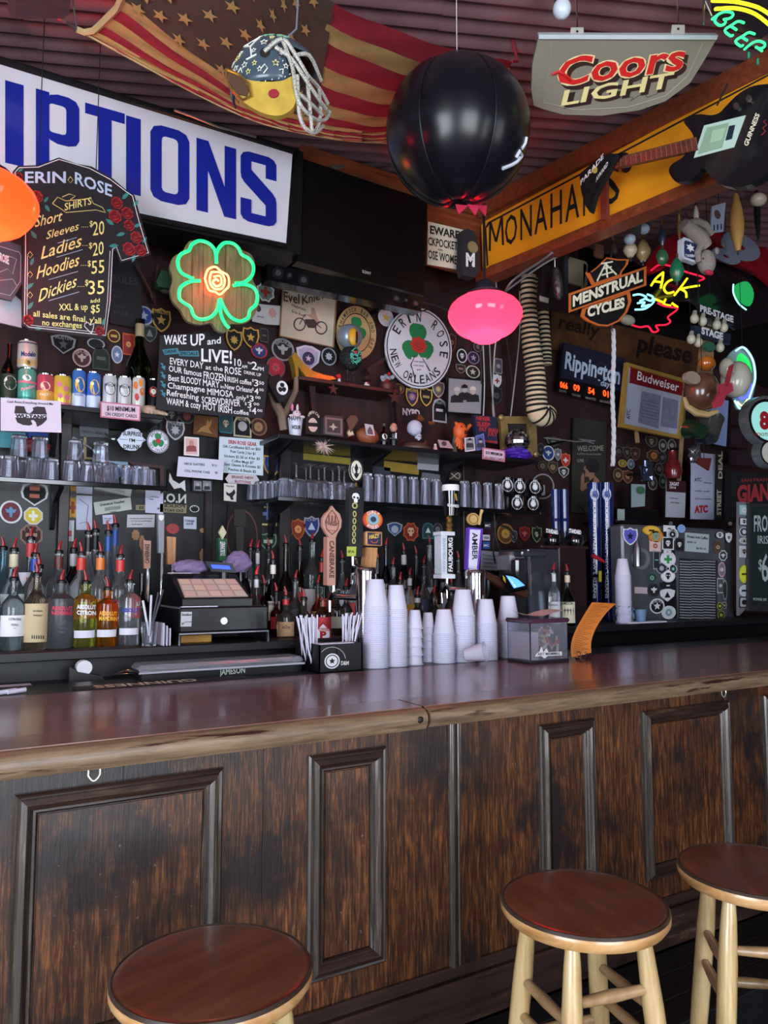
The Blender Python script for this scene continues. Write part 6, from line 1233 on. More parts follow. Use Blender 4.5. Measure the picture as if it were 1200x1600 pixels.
k=flat('photo_card',[(570,662),(583,664),(586,681),(573,680)],YQ-.058,mat('b8b4b8',.5),label='little grey photo card stuck on the football',cat='card');flat('portrait',[(575,678),(574,672),(578,666),(582,672),(583,679)],YQ-.058,mat('5a4a58',.5),k,th=.001,off=.004)
bo_=bottle(600,660,13,YQ-.01,'squat','1a2018','15151a','tiny dark green bottle with a white emblem beside the football',sp_=None,neck='3a4a2a',zb=ZU,name='miniature_bottle');candisc(bo_,('cyl',bo_.location.x,YQ-.01,6.5*hxs(600,680,YQ)*1.02),601,682,8,9,'d8d8d0','emblem')
X=bp_(615);SKN=mat('c08a78',.5)
t=thing('figurine','small bald figurine in a black suit on the curio shelf','figurine',(X,YQ,ZU));fgb=obj('body',MB().lathe([(.018,ZU),(.022,ZU+.03),(.02,ZU+.055),(.026,ZU+.075),(.02,ZU+.085),(.008,ZU+.09)],(X,YQ,0),14),BLK,t);hd=obj('head',MB().sphere((X,YQ,ZU+.112),.02,.021,.026),SKN,t)
for s in(-1,1):obj('ear',MB().sphere((X+s*.02,YQ,ZU+.11),.004,.004,.007,8,6),SKN,hd);obj('eye',MB().sphere((X+s*.007,YQ-.02,ZU+.115),.0022,.0022,.0022,6,5),INK,hd);obj('arm',MB().tube([(X+s*.022,YQ,ZU+.075),(X+s*.028,YQ-.01,ZU+.05),(X+s*.008,YQ-.026,ZU+.045)],[.007,.006,.005],8),BLK,fgb)
obj('shirt_front',MB().box(X-.004,X+.004,YQ-.0255,YQ-.022,ZU+.05,ZU+.08),WHT,fgb);obj('nose',MB().sphere((X,YQ-.022,ZU+.108),.003,.004,.004,6,5),SKN,hd)
X=bp_(648);R=wid(24.5,648);zc_=ZU+.03+R
t=thing('skull_globe','clear glass globe with a white skull in it, on a carved base','globe',(X,YQ,ZU));obj('base',MB().lathe([(R*1.0,ZU),(R*1.02,ZU+.012),(R*.85,ZU+.02),(R*.7,ZU+.034),(0,ZU+.034)],(X,YQ,0),24),mat('4a3c30',.5,bump=.5,vs=60),t)
obj('glass_globe',MB().sphere((X,YQ,zc_),R,R,R,28,18),mat('f4f4ff',.01,trans=1,ior=1.06),t)
BN_=mat('c8ccdc',.5,var=.1);sk=obj('skull',MB().sphere((X,YQ,zc_+.008),R*.46,R*.5,R*.48),BN_,t);obj('jaw',MB().box(X+.004,X+R*.40,YQ-R*.28,YQ+R*.2,zc_-R*.66,zc_-R*.2,.012),BN_,sk)
obj('eye_socket',MB().sphere((X+R*.26,YQ-R*.40,zc_-.0),R*.09,R*.07,R*.10,10,8),INK,sk);obj('nose_hole',MB().sphere((X+R*.43,YQ-R*.24,zc_-R*.14),R*.05,R*.05,R*.07,8,6),INK,sk)
obj('teeth',MB().box(X+.004,X+R*.36,YQ-R*.30,YQ-R*.285,zc_-R*.47,zc_-R*.44),INK,sk)
X=bp_(680);t=thing('saint_figure','tiny pale figure between the skull globe and the card','figurine',(X,YQ,ZU));obj('robe',MB().lathe([(.012,ZU),(.013,ZU+.02),(.008,ZU+.035),(0,ZU+.036)],(X,YQ,0),12),mat('c8a8a4',.5),t);obj('head',MB().sphere((X,YQ,ZU+.042),.008),mat('d8d0cc',.5),t)
t=cutout('flat_card','small tilted card lying by the skull globe','card',[(684,687),(701,689),(709,701),(688,699)],mat('a89098',.5),.004);flat('portrait',pp(694,693,circ(8),8,8),YQ,mat('4a3a40',.5),t,th=.001,off=.004)
t=thing('orange_creature','orange rubber many-legged creature waving, on the curio shelf','toy',P(720,703,Y=YQ));OR=mat('d8602c',.5);hx_=hxs(720,680,YQ);q=lambda x,y:P(x,y,Y=YQ)
bd_=obj('body',MB().sphere(q(719,674),12*hx_,10*hx_,14*hx_),OR,t);obj('arm',MB().tube([q(726,672),q(731,668),q(735,664)],[.016,.012,.01],8),OR,bd_)
for i,(x,y) in enumerate(((711,692),(714,698),(718,701),(722,702),(727,700),(711,660))):obj('tentacle',MB().tube([q(715+i*1.6 if i<5 else 714,682 if i<5 else 667),q((x+716)/2,(y+684)/2 if i<5 else 662),q(x,y)],[.012,.009,.008],8),OR,bd_)
obj('mouth',MB().sphere(q(722,677)+Vector((0,-.032,0)),.014,.006,.012,10,8),mat('4a1410',.5),bd_)
for x in(716,724):obj('eye',MB().sphere(q(x,668)+Vector((0,-.03,0)),.005,.004,.005,8,6),INK,bd_)
for pts,c1,l,ph in(([(726,684),(741,683),(743,704),(727,706)],'d0ccd4','white bordered portrait card in front of the orange creature','b'),([(743,681),(756,677),(759,702),(745,704)],'6a7ab0','blue tinted portrait card beside the white one','c')):
 k=cutout('portrait_card',l,'card',pts,mat(c1,.5),.004,YQ-.06);cx=sum(p[0] for p in pts)/4;flat('print',[(p[0]*.8+cx*.2,p[1]*.84+693*.16) for p in pts],YQ-.06,mat('8a8890' if ph=='b' else '4a5a98',.5),k,th=.0005,off=.004);bust(k,YQ-.06,cx,689,3,'b0a0a0','3a3440','22222a',.005)
t=cutout('paperback_book','dark blue book with red NEVER SLEEP lettering','book',[(741,648),(776,652),(778,694),(745,688)],mat('1c2440',.5),.025)
T(t,[('NEVER',(744,656),(766,658),6,.03),('SLEEP',(745,665),(766,667),6,.03),('FAT MAN',(749,673),(778,676),6,.03),('JULY',(762,680),(777,682),6,.03),('POEMS',(757,691),(777,693),3.5,.02)],YQ,mat('b8322c',.5),.027)
X=bp_(798);R=wid(19,798);zc_=ZU+.03+R
t=thing('mirror_ball','small mirror ball nested in a purple cloth','ball',(X,YQ-.06,ZU));obj('core',MB().sphere((X,YQ-.06,zc_),R*.98),GREY,t);mb=MB();
for j in range(12):
 th_=PI*(j+.5)/12;nn=max(4,int(24*math.sin(th_)))
 for i in range(nn):
  a=2*PI*i/nn;d=Vector((math.sin(th_)*math.cos(a),math.sin(th_)*math.sin(a),math.cos(th_)));u=Vector((-math.sin(a),math.cos(a),0))*R*.115;w=d.cross(u);p=Vector((X,YQ-.06,zc_))+d*R;mb.add([p-u-w,p+u-w,p+u+w,p-u+w],[(0,1,2,3)])
obj('mirror_tiles',mb,mat('c8c8d4',.05,1),t,smooth=False,kind='stuff')
c=P(800,702,Y=YQ-.07);crumple('purple_cloth','bunched purple cloth round the mirror ball',(c.x+.02,YQ-.09,ZU+.022),.095,.055,.03,mat('4a24a8',.5,var=.3),'cloth',.6,5)
GF=mat('a8905c',.4,.5,var=.4,vs=30,bump=.5);o_f=[(781,650),(838,651),(840,712),(786,706)];i_f=[(793,662),(826,662),(827,700),(797,697)]
t=thing('gilt_picture','small ornate gilt frame standing behind the mirror ball','picture frame',P(810,710,Y=YQ+.05))
flat('picture',i_f,YQ+.05,mat('2a2426',.5),t,th=.006)
for i in range(4):j=(i+1)%4;flat('frame_side',[o_f[i],o_f[j],i_f[j],i_f[i]],YQ+.05,GF,t,th=.025)
for p in o_f:obj('corner_scroll',MB().sphere(P(p[0]*.92+810*.08,p[1]*.92+680*.08,Y=YQ+.02),.02,.012,.02,10,8),GF,t)
t=thing('candlestick','grey candlestick with a small blue knob behind the orange creature','candlestick',(bp_(727),YQ+.1,ZU));obj('stem',MB().lathe([(.03,ZU),(.02,ZU+.01),(.012,ZU+.05),(.018,ZU+.09),(.01,ZU+.12),(.008,ZU+.17)],(bp_(727),YQ+.1,0),14),mat('8a8078',.4),t);obj('knob',MB().sphere((bp_(727),YQ+.1,ZU+.175),.012),mat('3a4a8a',.2),t)
t=thing('bell_stand','brass candelabra arms behind the skull globe','ornament',(bp_(682),YQ+.1,ZU));xx=bp_(680);obj('cross_arm',MB().tube([(xx-.06,YQ+.1,ZU+.19),(xx,YQ+.1,ZU+.185),(xx+.06,YQ+.1,ZU+.19)],[.008,.012,.008],8),mat('b86a3c',.35,.6),t);obj('stem',MB().tube([(xx,YQ+.1,ZU),(xx,YQ+.1,ZU+.19)],.005,8),mat('6a4a30',.4,.5),t)
# small items on the bracket shelf
YB_=3.56;GLT=mat('a8963c',.3,.6,var=.9,vs=160)
sh_=[(456,556),(462,550),(466,556),(475,568),(490,580),(505,585),(520,588),(526,592),(515,594),(495,591),(478,588),(470,578),(466,572),(467,590),(463,590),(460,570)]
flat('glitter_shoe',sh_,YB_,GLT,th=.05,label='gold glitter high-heeled shoe on the small bracket shelf',cat='shoe')
c=P(548,560,Y=YB_);zb_=zsm
t=thing('bird_figure','beaded black bird figure in a silver helmet with a yellow beak','figurine',(c.x,YB_,zb_));hx_=hxs(548,560,YB_);q=lambda x,y,d=0:P(x,y,Y=YB_+d)
BD=mat('14181a',.35,var=.8,vs=120,bump=1);bb=obj('beaded_body',MB().sphere(q(548,560),18*hx_,15*hx_,20*hx_,24,16),BD,t);mb=MB()
for i in range(90):
 random.seed(i);a=random.uniform(0,PI*2);u=random.random()**.5;x,y=556+math.cos(a)*u*9,556+math.sin(a)*u*13;mb.sphere(q(x,y,-.055-.006*random.random()),.0042,n=5,h=4)
obj('green_beads',mb,mat('3aa08a',.25),bb,kind='stuff');obj('red_bead_patch',MB().sphere(q(556,550,-.065),.013,.004,.009,8,6),RED,bb)
hlm=obj('silver_helmet',MB().sphere(q(547,526),20*hx_,18*hx_,20*hx_,24,16),mat('8c96a4',.3,.4),t);bk=obj('beak',MB().sphere(q(552,526,-.055),9*hx_,.02,14*hx_,14,10),mat('c9982c',.4),hlm);obj('beak_gap',MB().sphere(q(557,527,-.07),2.5*hx_,.01,10*hx_,10,8),INK,hlm)
for x in(543,552):obj('leg',MB().tube([q(x,578),q(x,596)],.007,8),BD,bb)
X=P(573,590,Y=YB_).x;t=thing('maneki_figure','tiny white cat figure under a brown hat on the small shelf','figurine',(X,YB_,zsm));b=obj('body',MB().lathe([(.014,zsm),(.017,zsm+.018),(.01,zsm+.034)],(X,YB_,0),12),mat('d8c8c4',.5),t);obj('red_bow',MB().sphere((X,YB_-.015,zsm+.028),.006),RED,b);obj('hat',MB().lathe([(.03,zsm+.045),(.02,zsm+.05),(.012,zsm+.065),(0,zsm+.066)],(X,YB_,0),12),mat('4a2c20',.6),t)
c=P(604,590,Y=YB_);t=thing('sweets_pot','small brown pot heaped with clear wrapped sweets on the bracket shelf','pot',(c.x,YB_,zsm));obj('pot',MB().lathe([(.03,zsm),(.042,zsm+.03),(.038,zsm+.045),(0,zsm+.045)],(c.x,YB_,0),16),mat('4a201c',.5),t)
for i in range(12):random.seed(i+9);obj('wrapped_sweet',MB().sphere((c.x+random.uniform(-.03,.03),YB_+random.uniform(-.02,.02),zsm+.055+random.uniform(0,.035)),.013,n=6,h=4),mat(random.choice(['c8ccd8','a8b0c0','b8303c']),.1,trans=.5),t,smooth=False)
obj('cherry',MB().sphere((c.x+.01,YB_-.01,zsm+.10),.01),mat('c01828',.2),t)
flat('wooden_pistol',[(572,575),(586,566),(602,557),(603,562),(590,572),(585,580),(578,584)],3.62,mat('2a1c1a',.5),th=.02,label='old dark wooden pistol leaning behind the bracket shelf',cat='pistol')
X=P(530,585,Y=YB_).x;t=thing('red_imp','tiny red and white figure beside the bird','figurine',(X,YB_,zsm));obj('body',MB().lathe([(.01,zsm),(.008,zsm+.03),(0,zsm+.032)],(X,YB_,0),10),WHT,t);obj('red_wings',MB().prism([(X-.018,YB_,zsm+.05),(X,YB_,zsm+.02),(X+.012,YB_,zsm+.045),(X+.004,YB_,zsm+.06)],(0,.008,0)),RED,t)
# koozie and driftwood
t=thing('driftwood','forked pale driftwood holding the koozie beside the drinks board','driftwood',P(440,660,Y=3.5));obj('branch',MB().tube([P(x,y,Y=3.5) for x,y in((424,612),(430,630),(440,648),(444,672))],[.018,.022,.024,.022],9),mat('8a7264',.8,bump=.6,vs=30),t);obj('branch',MB().tube([P(x,y,Y=3.52) for x,y in((463,590),(462,610),(452,632),(444,650))],[.012,.015,.016,.018],9),mat('8a7264',.8,bump=.6,vs=30),t)
kz=cutout('koozie','black drink koozie with a round white emblem, tilted','koozie',[(420,590),(436,584),(454,616),(444,628),(436,628),(420,600)],mat('101014',.7),.03,3.44);flat('emblem',pp(441,606,circ(18),18,22),3.44,WHT,kz,th=.001,off=.03);shamrock(kz,3.44,441,606,8,.031,INK)
# dog figurine, spiky shell, chipped things
c=P(240,641,Y=3.37);t=thing('dog_figurine','small tan and white dog figurine lying at the shelf end','figurine',(c.x,3.38,ZUL));DGM=mat('b89a84',.6);b=obj('body',MB().sphere((c.x-.01,3.38,ZUL+.022),.048,.022,.022),DGM,t)
hd=obj('head',MB().sphere((c.x+.045,3.375,ZUL+.05),.019,.017,.017),mat('d8c4b4',.6),t);obj('ear',MB().sphere((c.x+.035,3.375,ZUL+.066),.006,.005,.012,8,6),DGM,hd);obj('ear',MB().sphere((c.x+.058,3.375,ZUL+.064),.006,.005,.012,8,6),DGM,hd);obj('muzzle',MB().sphere((c.x+.058,3.36,ZUL+.045),.009,.008,.007,8,6),mat('e0d4cc',.6),hd)
for x in(-.045,-.03,.02,.035):obj('leg',MB().tube([(c.x+x,3.37,ZUL+.015),(c.x+x+.025,3.358,ZUL+.006)],[.01,.006],7),DGM,b)
c=P(506,697,Y=3.36);t=thing('paper_starburst','spiky pale pink paper starburst hanging under the curio shelf','ornament',tuple(c));mb=MB()
for i in range(60):
 random.seed(i+3);d=Vector((random.gauss(0,1),random.gauss(0,1),random.gauss(0,1))).normalized();L_=.045+.02*random.random();u=d.orthogonal().normalized()*.0035;w=d.cross(u);mb.add([c+u,c-u*.5+w,c-u*.5-w,c+d*L_],[(0,1,3),(1,2,3),(2,0,3)])
obj('spikes',mb,mat('d8bcb4',.6),t,smooth=False,kind='stuff');obj('hook',MB().tube([c,P(495,684,Y=3.36)],.002,5),STEEL,t)
# ================================================================= patches, stickers and badges
def patch(x,y,w,h,sh,oc,fc,mo,mc,label,txt=None,Y=3.70,cat='patch',kind='cloth_patch',rot=0,tc=None,off=0):
 if Y>3.6:Y-=off
 o=flat(kind,pp(x,y,SHP[sh],w,h,rot=rot),Y,mat(oc,.6),th=.003,label=label,cat=cat)
 flat('field',pp(x,y,SHP[sh],w*.82,h*.84,rot=rot),Y,mat(fc,.7,var=.2,vs=60),o,th=.0012,off=.003)
 s=min(w,h)
 M={'star':star(5,.45),'eagle':[(-1,.5),(-.4,.4),(-.15,.8),(.15,.8),(.4,.4),(1,.5),(.7,-.1),(.3,-.1),(.2,-.8),(-.2,-.8),(-.3,-.1),(-.7,-.1)],'disc':circ(14),'skull':[(-.8,.3),(-.5,.9),(.5,.9),(.8,.3),(.7,-.2),(.35,-.4),(.3,-.9),(-.3,-.9),(-.35,-.4),(-.7,-.2)],'cross':[(-.3,1),(.3,1),(.3,.3),(1,.3),(1,-.3),(.3,-.3),(.3,-1),(-.3,-1),(-.3,-.3),(-1,-.3),(-1,.3),(-.3,.3)],'bar':[(-1,.35),(1,.35),(1,-.35),(-1,-.35)],'tri':[(0,1),(.9,-.7),(-.9,-.7)],'sun':star(8,.6)}
 if mo:flat('emblem',pp(x,y,M[mo],s*.5,s*.55,rot=rot),Y,mat(mc,.6),o,th=.0012,off=.0042)
 if mo in('skull',):
  for d in(-1,1):flat('eye',pp(x+d*s*.1,y-s*.05,circ(7),s*.12,s*.12),Y,mat(fc,.6),o,th=.0006,off=.0056)
 if mo in('disc','sun'):flat('emblem_core',pp(x,y,star(5,.4),s*.28,s*.3),Y,mat(oc,.6),o,th=.0006,off=.0056)
 if txt:
  if sh in 'c8mx':ARC(o,txt,(x,y),w*.36,h*.36,155,25,s*.15,Y,mat(tc or oc,.6),.006,.02,s*.11)
  else:T(o,[(txt,(x-w*.32,y-h*.26-w*.32*slope(x,y)),(x+w*.32,y-h*.26+w*.32*slope(x,y)),s*.16,.02)],Y,mat(tc or oc,.6),.006)
 return o
K,WH,GD,SV,BL_,RD,GN,BR_='131318','d4d4da','c9a24a','9aa0aa','2a3f86','a02a2a','2a5a44','5a3a28'
U='on the wall '
for a in[
 (99,538,40,30,'t',SV,K,'star','5a6068','black and grey AUSTIN badge under the T-shirt board','AUSTIN'),(128,559,30,29,'c','c8a8a4','4a2c30','eagle','c8a8a4','round pinkish eagle seal under the T-shirt board','SPECIAL AGENT'),
 (150,537,28,17,'c',SV,K,None,0,'round dark patch half hidden by the T-shirt board',None),(178,525,20,20,'c',GD,'4a1c1c','bar',GD,'small round gold and maroon patch right of the board corner',None),
 (201,538,19,34,'b','b8522c','8a2c24','sun','d8a860','orange and red square patch left of the big bottle',None),(183,554,18,28,'c','b8bcc8','6a7a9a','star','d8d8e0','silver-blue oval police badge left of the big bottle',None),
 (158,560,28,36,'a','3a3f3c','1c2420','bar','4a524c','dark state-shaped police patch above the slim cans',None),(225,493,30,30,'c','a8b0c8','27408a','star','a8b0c8','round blue and white patch above the champagne bottle',None),
 (252,500,31,38,'s',GD,K,'star',GD,'black county shield with a gold star, left of the clover neon','PINELLAS'),(234,521,24,28,'s','6a6a6a','2a3430','tri','7a8480','dark green shield behind the champagne bottle neck',None),
 (415,456,30,33,'m',WH,'6a8a7a','cross',RD,'white lobed fire badge right of the clover neon',None),(366,531,26,34,'s',GD,K,'sun',GD,'black shield with a gold seven-point star under the neon stem',None),
 (392,527,27,33,'s',GD,K,'star',GD,'black shield with a gold star, second under the neon',None),(413,524,13,22,'r','4a4a50','1c1c20','bar','5a5a60','small dark square patch beside the gold-star shield',None),
 (405,548,26,24,'c','a83038','2a3a7a','eagle',WH,'round red and blue patch over the drinks board corner','CENTRAL'),(442,546,36,36,'c','8a8a90',K,'eagle','9a9a9e','large round black patch with grey eagle under the motorbike poster','TERRORISM'),
 (431,574,30,34,'c','6a5a50','a02838','sun','c84a50','round red patch above the koozie',None),(514,557,24,28,'c','9aa0a8',K,'sun','b8bcc4','round black and silver star patch under the poster',None),
 (482,560,38,40,'t','c8bcd0','a89cb8','disc','2a2c50','pale lilac pentagon patch with dark globe behind the glitter shoe',None),(603,496,24,28,'c','d8d8e0','c4c4d0','star',GD,'small white round police sticker beside the big round sign','POLICE',),
 (624,607,16,16,'c','8a5a38','4a2c20','disc','a8784a','small brown round badge beside the sweets pot',None),(644,620,20,30,'s',GD,'3a2c50','disc','8a6a9a','gold-edged purple POLICE shield under the big round sign','POLICE'),
 (666,620,20,30,'s',GD,K,'bar','9a8a50','black shield with a gold bar under the big round sign',None),(685,608,20,27,'s','b8b0a0','5a5a60','sun','b8a870','silver and gold shield left of the friends photo',None),(687,641,22,38,'a','a8a8b0',K,'bar','c8c8d0','black arched POLICE patch left of the friends photo','POLICE'),
 (706,535,14,30,'s','6a4a40','3a1c24','disc','8a5a58','dark red patch behind the pink lamp, left',None),(722,556,16,22,'c',WH,K,'skull',WH,'black and white oval patch under the pink lamp',None),(740,559,19,20,'c','8a7a9a','2c2038','star','a894b8','purple round patch under the pink lamp',None),
 (747,542,14,16,'c','7a6a6a','2a1c20','disc','6a5a60','small dim round patch beneath the pink lamp',None),(720,576,16,15,'s','8a7a70','2a2020','bar','8a7a70','small dark patch above the friends photo, left',None),(739,581,22,20,'c','c8c0b0','2c2422','star','c8c0b0','round cream-edged patch above the friends photo',None),
 (779,572,12,24,'r','8a8a90','4a4a58','disc','a0a0a8','narrow grey badge among the cables',None),(777,595,14,22,'s',WH,WH,'cross',RD,'white shield with a red cross among the cables',None),(776,618,18,30,'s','3a3a40',K,'disc','4a4a50','black shield below the red-cross one',None),
 (115,701,31,38,'s','9aa0a8',K,'disc','7a8088','black POLICE shield under the left shelf sign','POLICE'),(54,775,46,31,'t',WH,K,'bar','b86a50','black six-sided POLICE patch with sunset band, left mirror','WEST'),(17,800,36,36,'c',WH,'6a2c38','eagle','5a8ab0','round maroon and blue eagle patch at the left edge',None),
 (52,806,32,29,'8','c8c8c8','d0b83a','cross','e0e0d8','yellow and white quartered patch in the left mirror',None),(49,836,38,36,'8','8a6a5c','3a1a1c','cross','9a7a6a','maroon octagonal fire patch above the gin bottle','FIRE'),(114,793,34,36,'m','b8862c','c8983a','cross','8a3a28','gold lobed fire badge right of the dark post','FIRE DEPT'),
 (240,668,26,32,'s','3a3a44','16161c','disc','3a3a48','very dark shield right of the arrow sign',None),(274,672,30,32,'s','c8c8d0','4a5058','sun','c0c4cc','silver and white round-topped badge under the drinks board','POLICE'),(268,648,26,24,'c','6a6a70','22242a','skull','8a8a90','dark round patch just under the drinks board, left',None),(292,650,26,24,'c','5a5a60','1c1c22','disc','8a3a38','dark round patch with red centre under the drinks board','GENDARMERIE'),
 (353,662,22,30,'r','2a6a78','2c4a50','skull','c8a890','teal patch with a cartoonish pale animal head',None),(379,666,28,34,'a','c8c0a0',K,'disc','b8b8c0','black military patch with white star medallion','MILITARY'),(404,667,27,28,'c','8a6a4a','4a3024','disc','a8845a','brown round patch at the shelf corner',None),
 (425,727,28,36,'s',GD,BL_,'sun',GD,'blue shield with gold trim right of the gear price list',None),(419,803,34,36,'r','c8b878',K,'cross','5a6a9a','black square POLICE patch with crossed flags below the tumblers','POLICE'),(419,846,28,28,'s','7a9a7a','1f3a2c','bar','a8c0a8','green and white patch behind the bottles by the post',None),
 (304,795,15,11,'c',WH,K,None,0,'small white oval number sticker on the mirror','001'),(450,830,14,20,'c','6a6a78','24242c','skull',WH,'small oval patch with a white ghost, right of the post',None),(466,827,22,34,'s','b8642c','8a3420','disc','d89a5a','orange triangular patch behind the bottles',None),(487,823,25,34,'s','a8a8b4','2a3a7a','tri','c8d0e0','blue and white mountain shield left of the leaf tap handle','CHP'),
 (617,827,24,22,'t',SV,'2a4a78','disc','a0a8b8','silver and blue patch right of the eyeball tap handle',None),(642,831,26,32,'m','b8522c','7a241c','skull','d8b08a','orange and red lobed patch in the middle mirror','THE Z'),(669,829,18,26,'a','3a6a6a','1c3c40','tri','c8d4d4','teal patch with white peaks left of the white tap handle',None),(684,827,15,20,'c','4a4a50','24242a','disc','6a6a70','small dim round patch beside the teal one',None),
 (790,834,26,32,'c','a8783a','6a4420','disc','c8984a','bronze round badge behind the cables right of the purple handle',None),(803,838,11,20,'s','8a8a94','3a3a48','star','a8a8b0','narrow grey shield beside the bronze badge',None),(820,834,18,24,'s','a03030','6a1c20','eagle','c86a5a','red shield patch left of the steel machine',None),(839,835,16,26,'s','8aa06a','20281c','skull','c8d0b8','green and black skull patch above the steel machine',None),
 (845,702,12,20,'c','5a5a5a','1c1c20','disc','3a3a40','dark oval patch right of the gilt frame',None),(857,708,19,24,'c',WH,BL_,'eagle',WH,'blue and white oval seal right of the curio shelf',None),(872,710,11,20,'s',SV,'6a6a74','star',WH,'silver narrow badge beside the blue seal',None),(884,719,15,23,'s','c86a4a','b0301c','cross',WH,'bright red shield with white cross right of the blue seal',None),(881,738,17,18,'t','b8b8b8','2a2a30','skull','c8c8c8','black and white face patch under the red shield',None),
 (865,690,22,15,'s','7a7a6a','2a2c28','bar','8a8a78','dim olive patch above the blue seal',None),(864,730,16,20,'s','6a5a4a','3a2a20','disc','8a7a5a','small brown shield below the blue seal',None),(848,728,16,16,'c','4a4038','241c18','disc','6a5a4a','dark brown round patch at the shelf end',None),
 (966,742,16,22,'c','7a5a48','3a2c24','disc','9a7a5a','brown oval patch at the foot of the white rope',None),(981,745,17,22,'s','9a6a5a','5a3428','star','b88a70','rusty oval patch right of the rope foot',None),(973,724,13,12,'c',GD,'8a6a20','disc','6a8a5a','small gold round badge beside the rope end',None),(986,725,11,16,'c','a8b0b8','5a6470','disc','8a94a0','small blue-grey oval badge beside the gold one',None),
 (967,705,14,18,'s','4a4040','221c1e','disc','5a4a4a','dark patch right of the rope, upper left of the cluster',None),(980,707,13,20,'s','5a4a44','2a2020','skull','7a6a64','dark skull patch in the cluster below the framed beer notice',None),(993,709,15,22,'s','6a4a40','3a2420','star','7a5a50','dark reddish shield in the cluster below the beer notice',None),(1036,696,13,20,'c','8a8a88','2c2c2c','disc','8a8a88','grey oval badge under the beer notice, left of two',None),(1050,696,13,20,'c','9a9490','383434','disc','9a9490','grey oval badge under the beer notice, right of two',None),
 (1018,690,20,18,'s','6a5a50','2c2420','skull','8a7a70','dim skull patch under the left of the beer notice',None),(1022,712,26,20,'m','7a5a3a','3a2a1c','disc','a8703a','brown and orange lobed patch above the crumpled foil',None),(1035,715,12,20,'c','5a5058','2a2428','disc','7a7078','dim oval patch right of the lobed one',None),(1030,733,13,20,'c','7a7468','34302c','disc','8a8478','olive oval patch right of the crumpled foil',None),(1020,755,15,22,'c','a09c94','3a3834','skull','b0aca4','grey oval face badge, lower right of the cluster',None),(1036,752,12,22,'c','7a7670','2c2a28','disc','6a8a6a','dim green oval badge, last of the cluster',None)]:
 patch(*(a[:10]+((a[10],) if len(a)>10 else())))
# ================================================================= papers, notices and plaques
YF_=3.335
pb=lambda lab,cat,c,Y,col,lines,name='notice',tcol=INK,th=.003:(lambda o:(T(o,lines,Y,tcol,th+.002) if lines else None,o)[1])(flat(name,c,Y,mat(col,.8,var=.04),th=th,label=lab,cat=cat))
wt=pb('white W logo paper hung on the left upper shelf edge','paper',[(1,621),(95,627),(96,676),(1,673)],YF_,'d0cde0',[('Cash Rules Everything Around Me',(11,629),(83,633),3.6,.01)])
WW=[(22,648),(24,634),(38,635),(41,644),(45,646),(48,645),(52,641),(51,637),(58,635),(70,636),(74,650),(73,656),(66,663),(58,667),(56,660),(52,656),(48,657),(51,663),(46,665),(36,664),(27,660)]
flat('w_logo',WW,YF_,mat('2a2a30',.7),wt,th=.001,off=.003);flat('logo_band',[(22,646),(74,648),(75,654),(22,652)],YF_,PAPER,wt,th=.001,off=.004);T(wt,[('WU-TANG',(24,652),(73,654),5,.05)],YF_,INK,.0065)
for c_,l,ln in(([(157,627),(220,633),(219,658),(157,652)],'pink-bordered ten dollar minimum notice on the left shelf edge',[('$10 MINIMUM',(167,641),(211,644),7,.02),('ON CREDIT CARDS',(164,649),(214,653),5,.01)]),([(754,699),(790,704),(789,722),(754,717)],'pink ten dollar minimum notice on the curio shelf edge',[('$10 MINIMUM',(759,709),(785,713),4.5,.02),('ON CREDIT CARDS',(757,716),(787,720),3.5,.01)])):
 o=pb(l,'notice',c_,YF_,'d4b8cc',ln);ring('red_border',[(x,y) for x,y in c_],[(x+(2 if x<188 or 750<x<770 else-2),y+(2 if y<640 or 695<y<708 else-2)) for x,y in c_],YF_,mat('b86a80',.7),o,.0005,.003)
pb('pale price list headed ERIN ROSE GEAR','notice',[(343,682),(412,687),(411,743),(341,738)],3.60,'c4d4e0',[('Gift Certificates $25 or $50',(348,699),(407,704),4),('Post Cards 2 for $1',(360,707),(399,711),4),('Stickers $1.50 or 4 for $5',(350,714),(406,719),4),('Coffee Mugs $7',(362,722),(396,725),4),('Shot Glasses & Koozies $2',(350,727),(407,732),4),('Patches & Beads $5',(357,735),(400,739),4)])
o=flat('heading_strip',[(356,687),(402,690),(402,697),(356,694)],3.596,PAPER,th=.001,label='red underlined heading on the gear price list',cat='heading');T(o,[('ERIN ROSE GEAR',(357,693),(401,697),5.5,.03)],3.596,mat('a03040',.7),.003)
pb('white card about gaiters and cell phone chargers','notice',[(279,713),(350,719),(348,750),(276,744)],3.56,'c8cade',[('NECK GAITERS',(288,726),(320,728),3.5),('$12',(331,728),(339,729),3),('CELL PHONE CASE',(288,737),(328,740),3.5),('$5',(336,740),(340,740),3)])
pb('BRAND NEW BUTTONS arrow-ended sign','sign',[(352,748),(358,740),(400,742),(405,750),(399,757),(357,755)],3.58,'c0bcc4',[('BRAND NEW',(362,747),(396,749),4,.02),('BUTTONS',(367,754),(392,756),4,.02)],tcol=mat('8a3a44',.7))
cdk=pb('small framed card with a black greyhound','card',[(350,755),(370,756),(369,784),(350,782)],3.52,'c8c8c0',[('dog days',(353,760),(366,761),2.5)],name='picture_card');flat('hound',[(353,768),(358,771),(362,769),(366,764),(368,770),(364,776),(365,781),(361,781),(359,776),(354,773)],3.52,INK,cdk,th=.001,off=.003)
rc=pb('pinkish framed portrait card of a robed saint','card',[(288,682),(311,684),(310,713),(287,711)],3.60,'d8b0ac',[],name='saint_card');bust(rc,3.60,299,692,4,'b88a80','8a4a48',None,.004);ring('card_rim',rect(288,683,311,712),rect(290,685,309,710),3.60,WHT,rc,.001,.003)
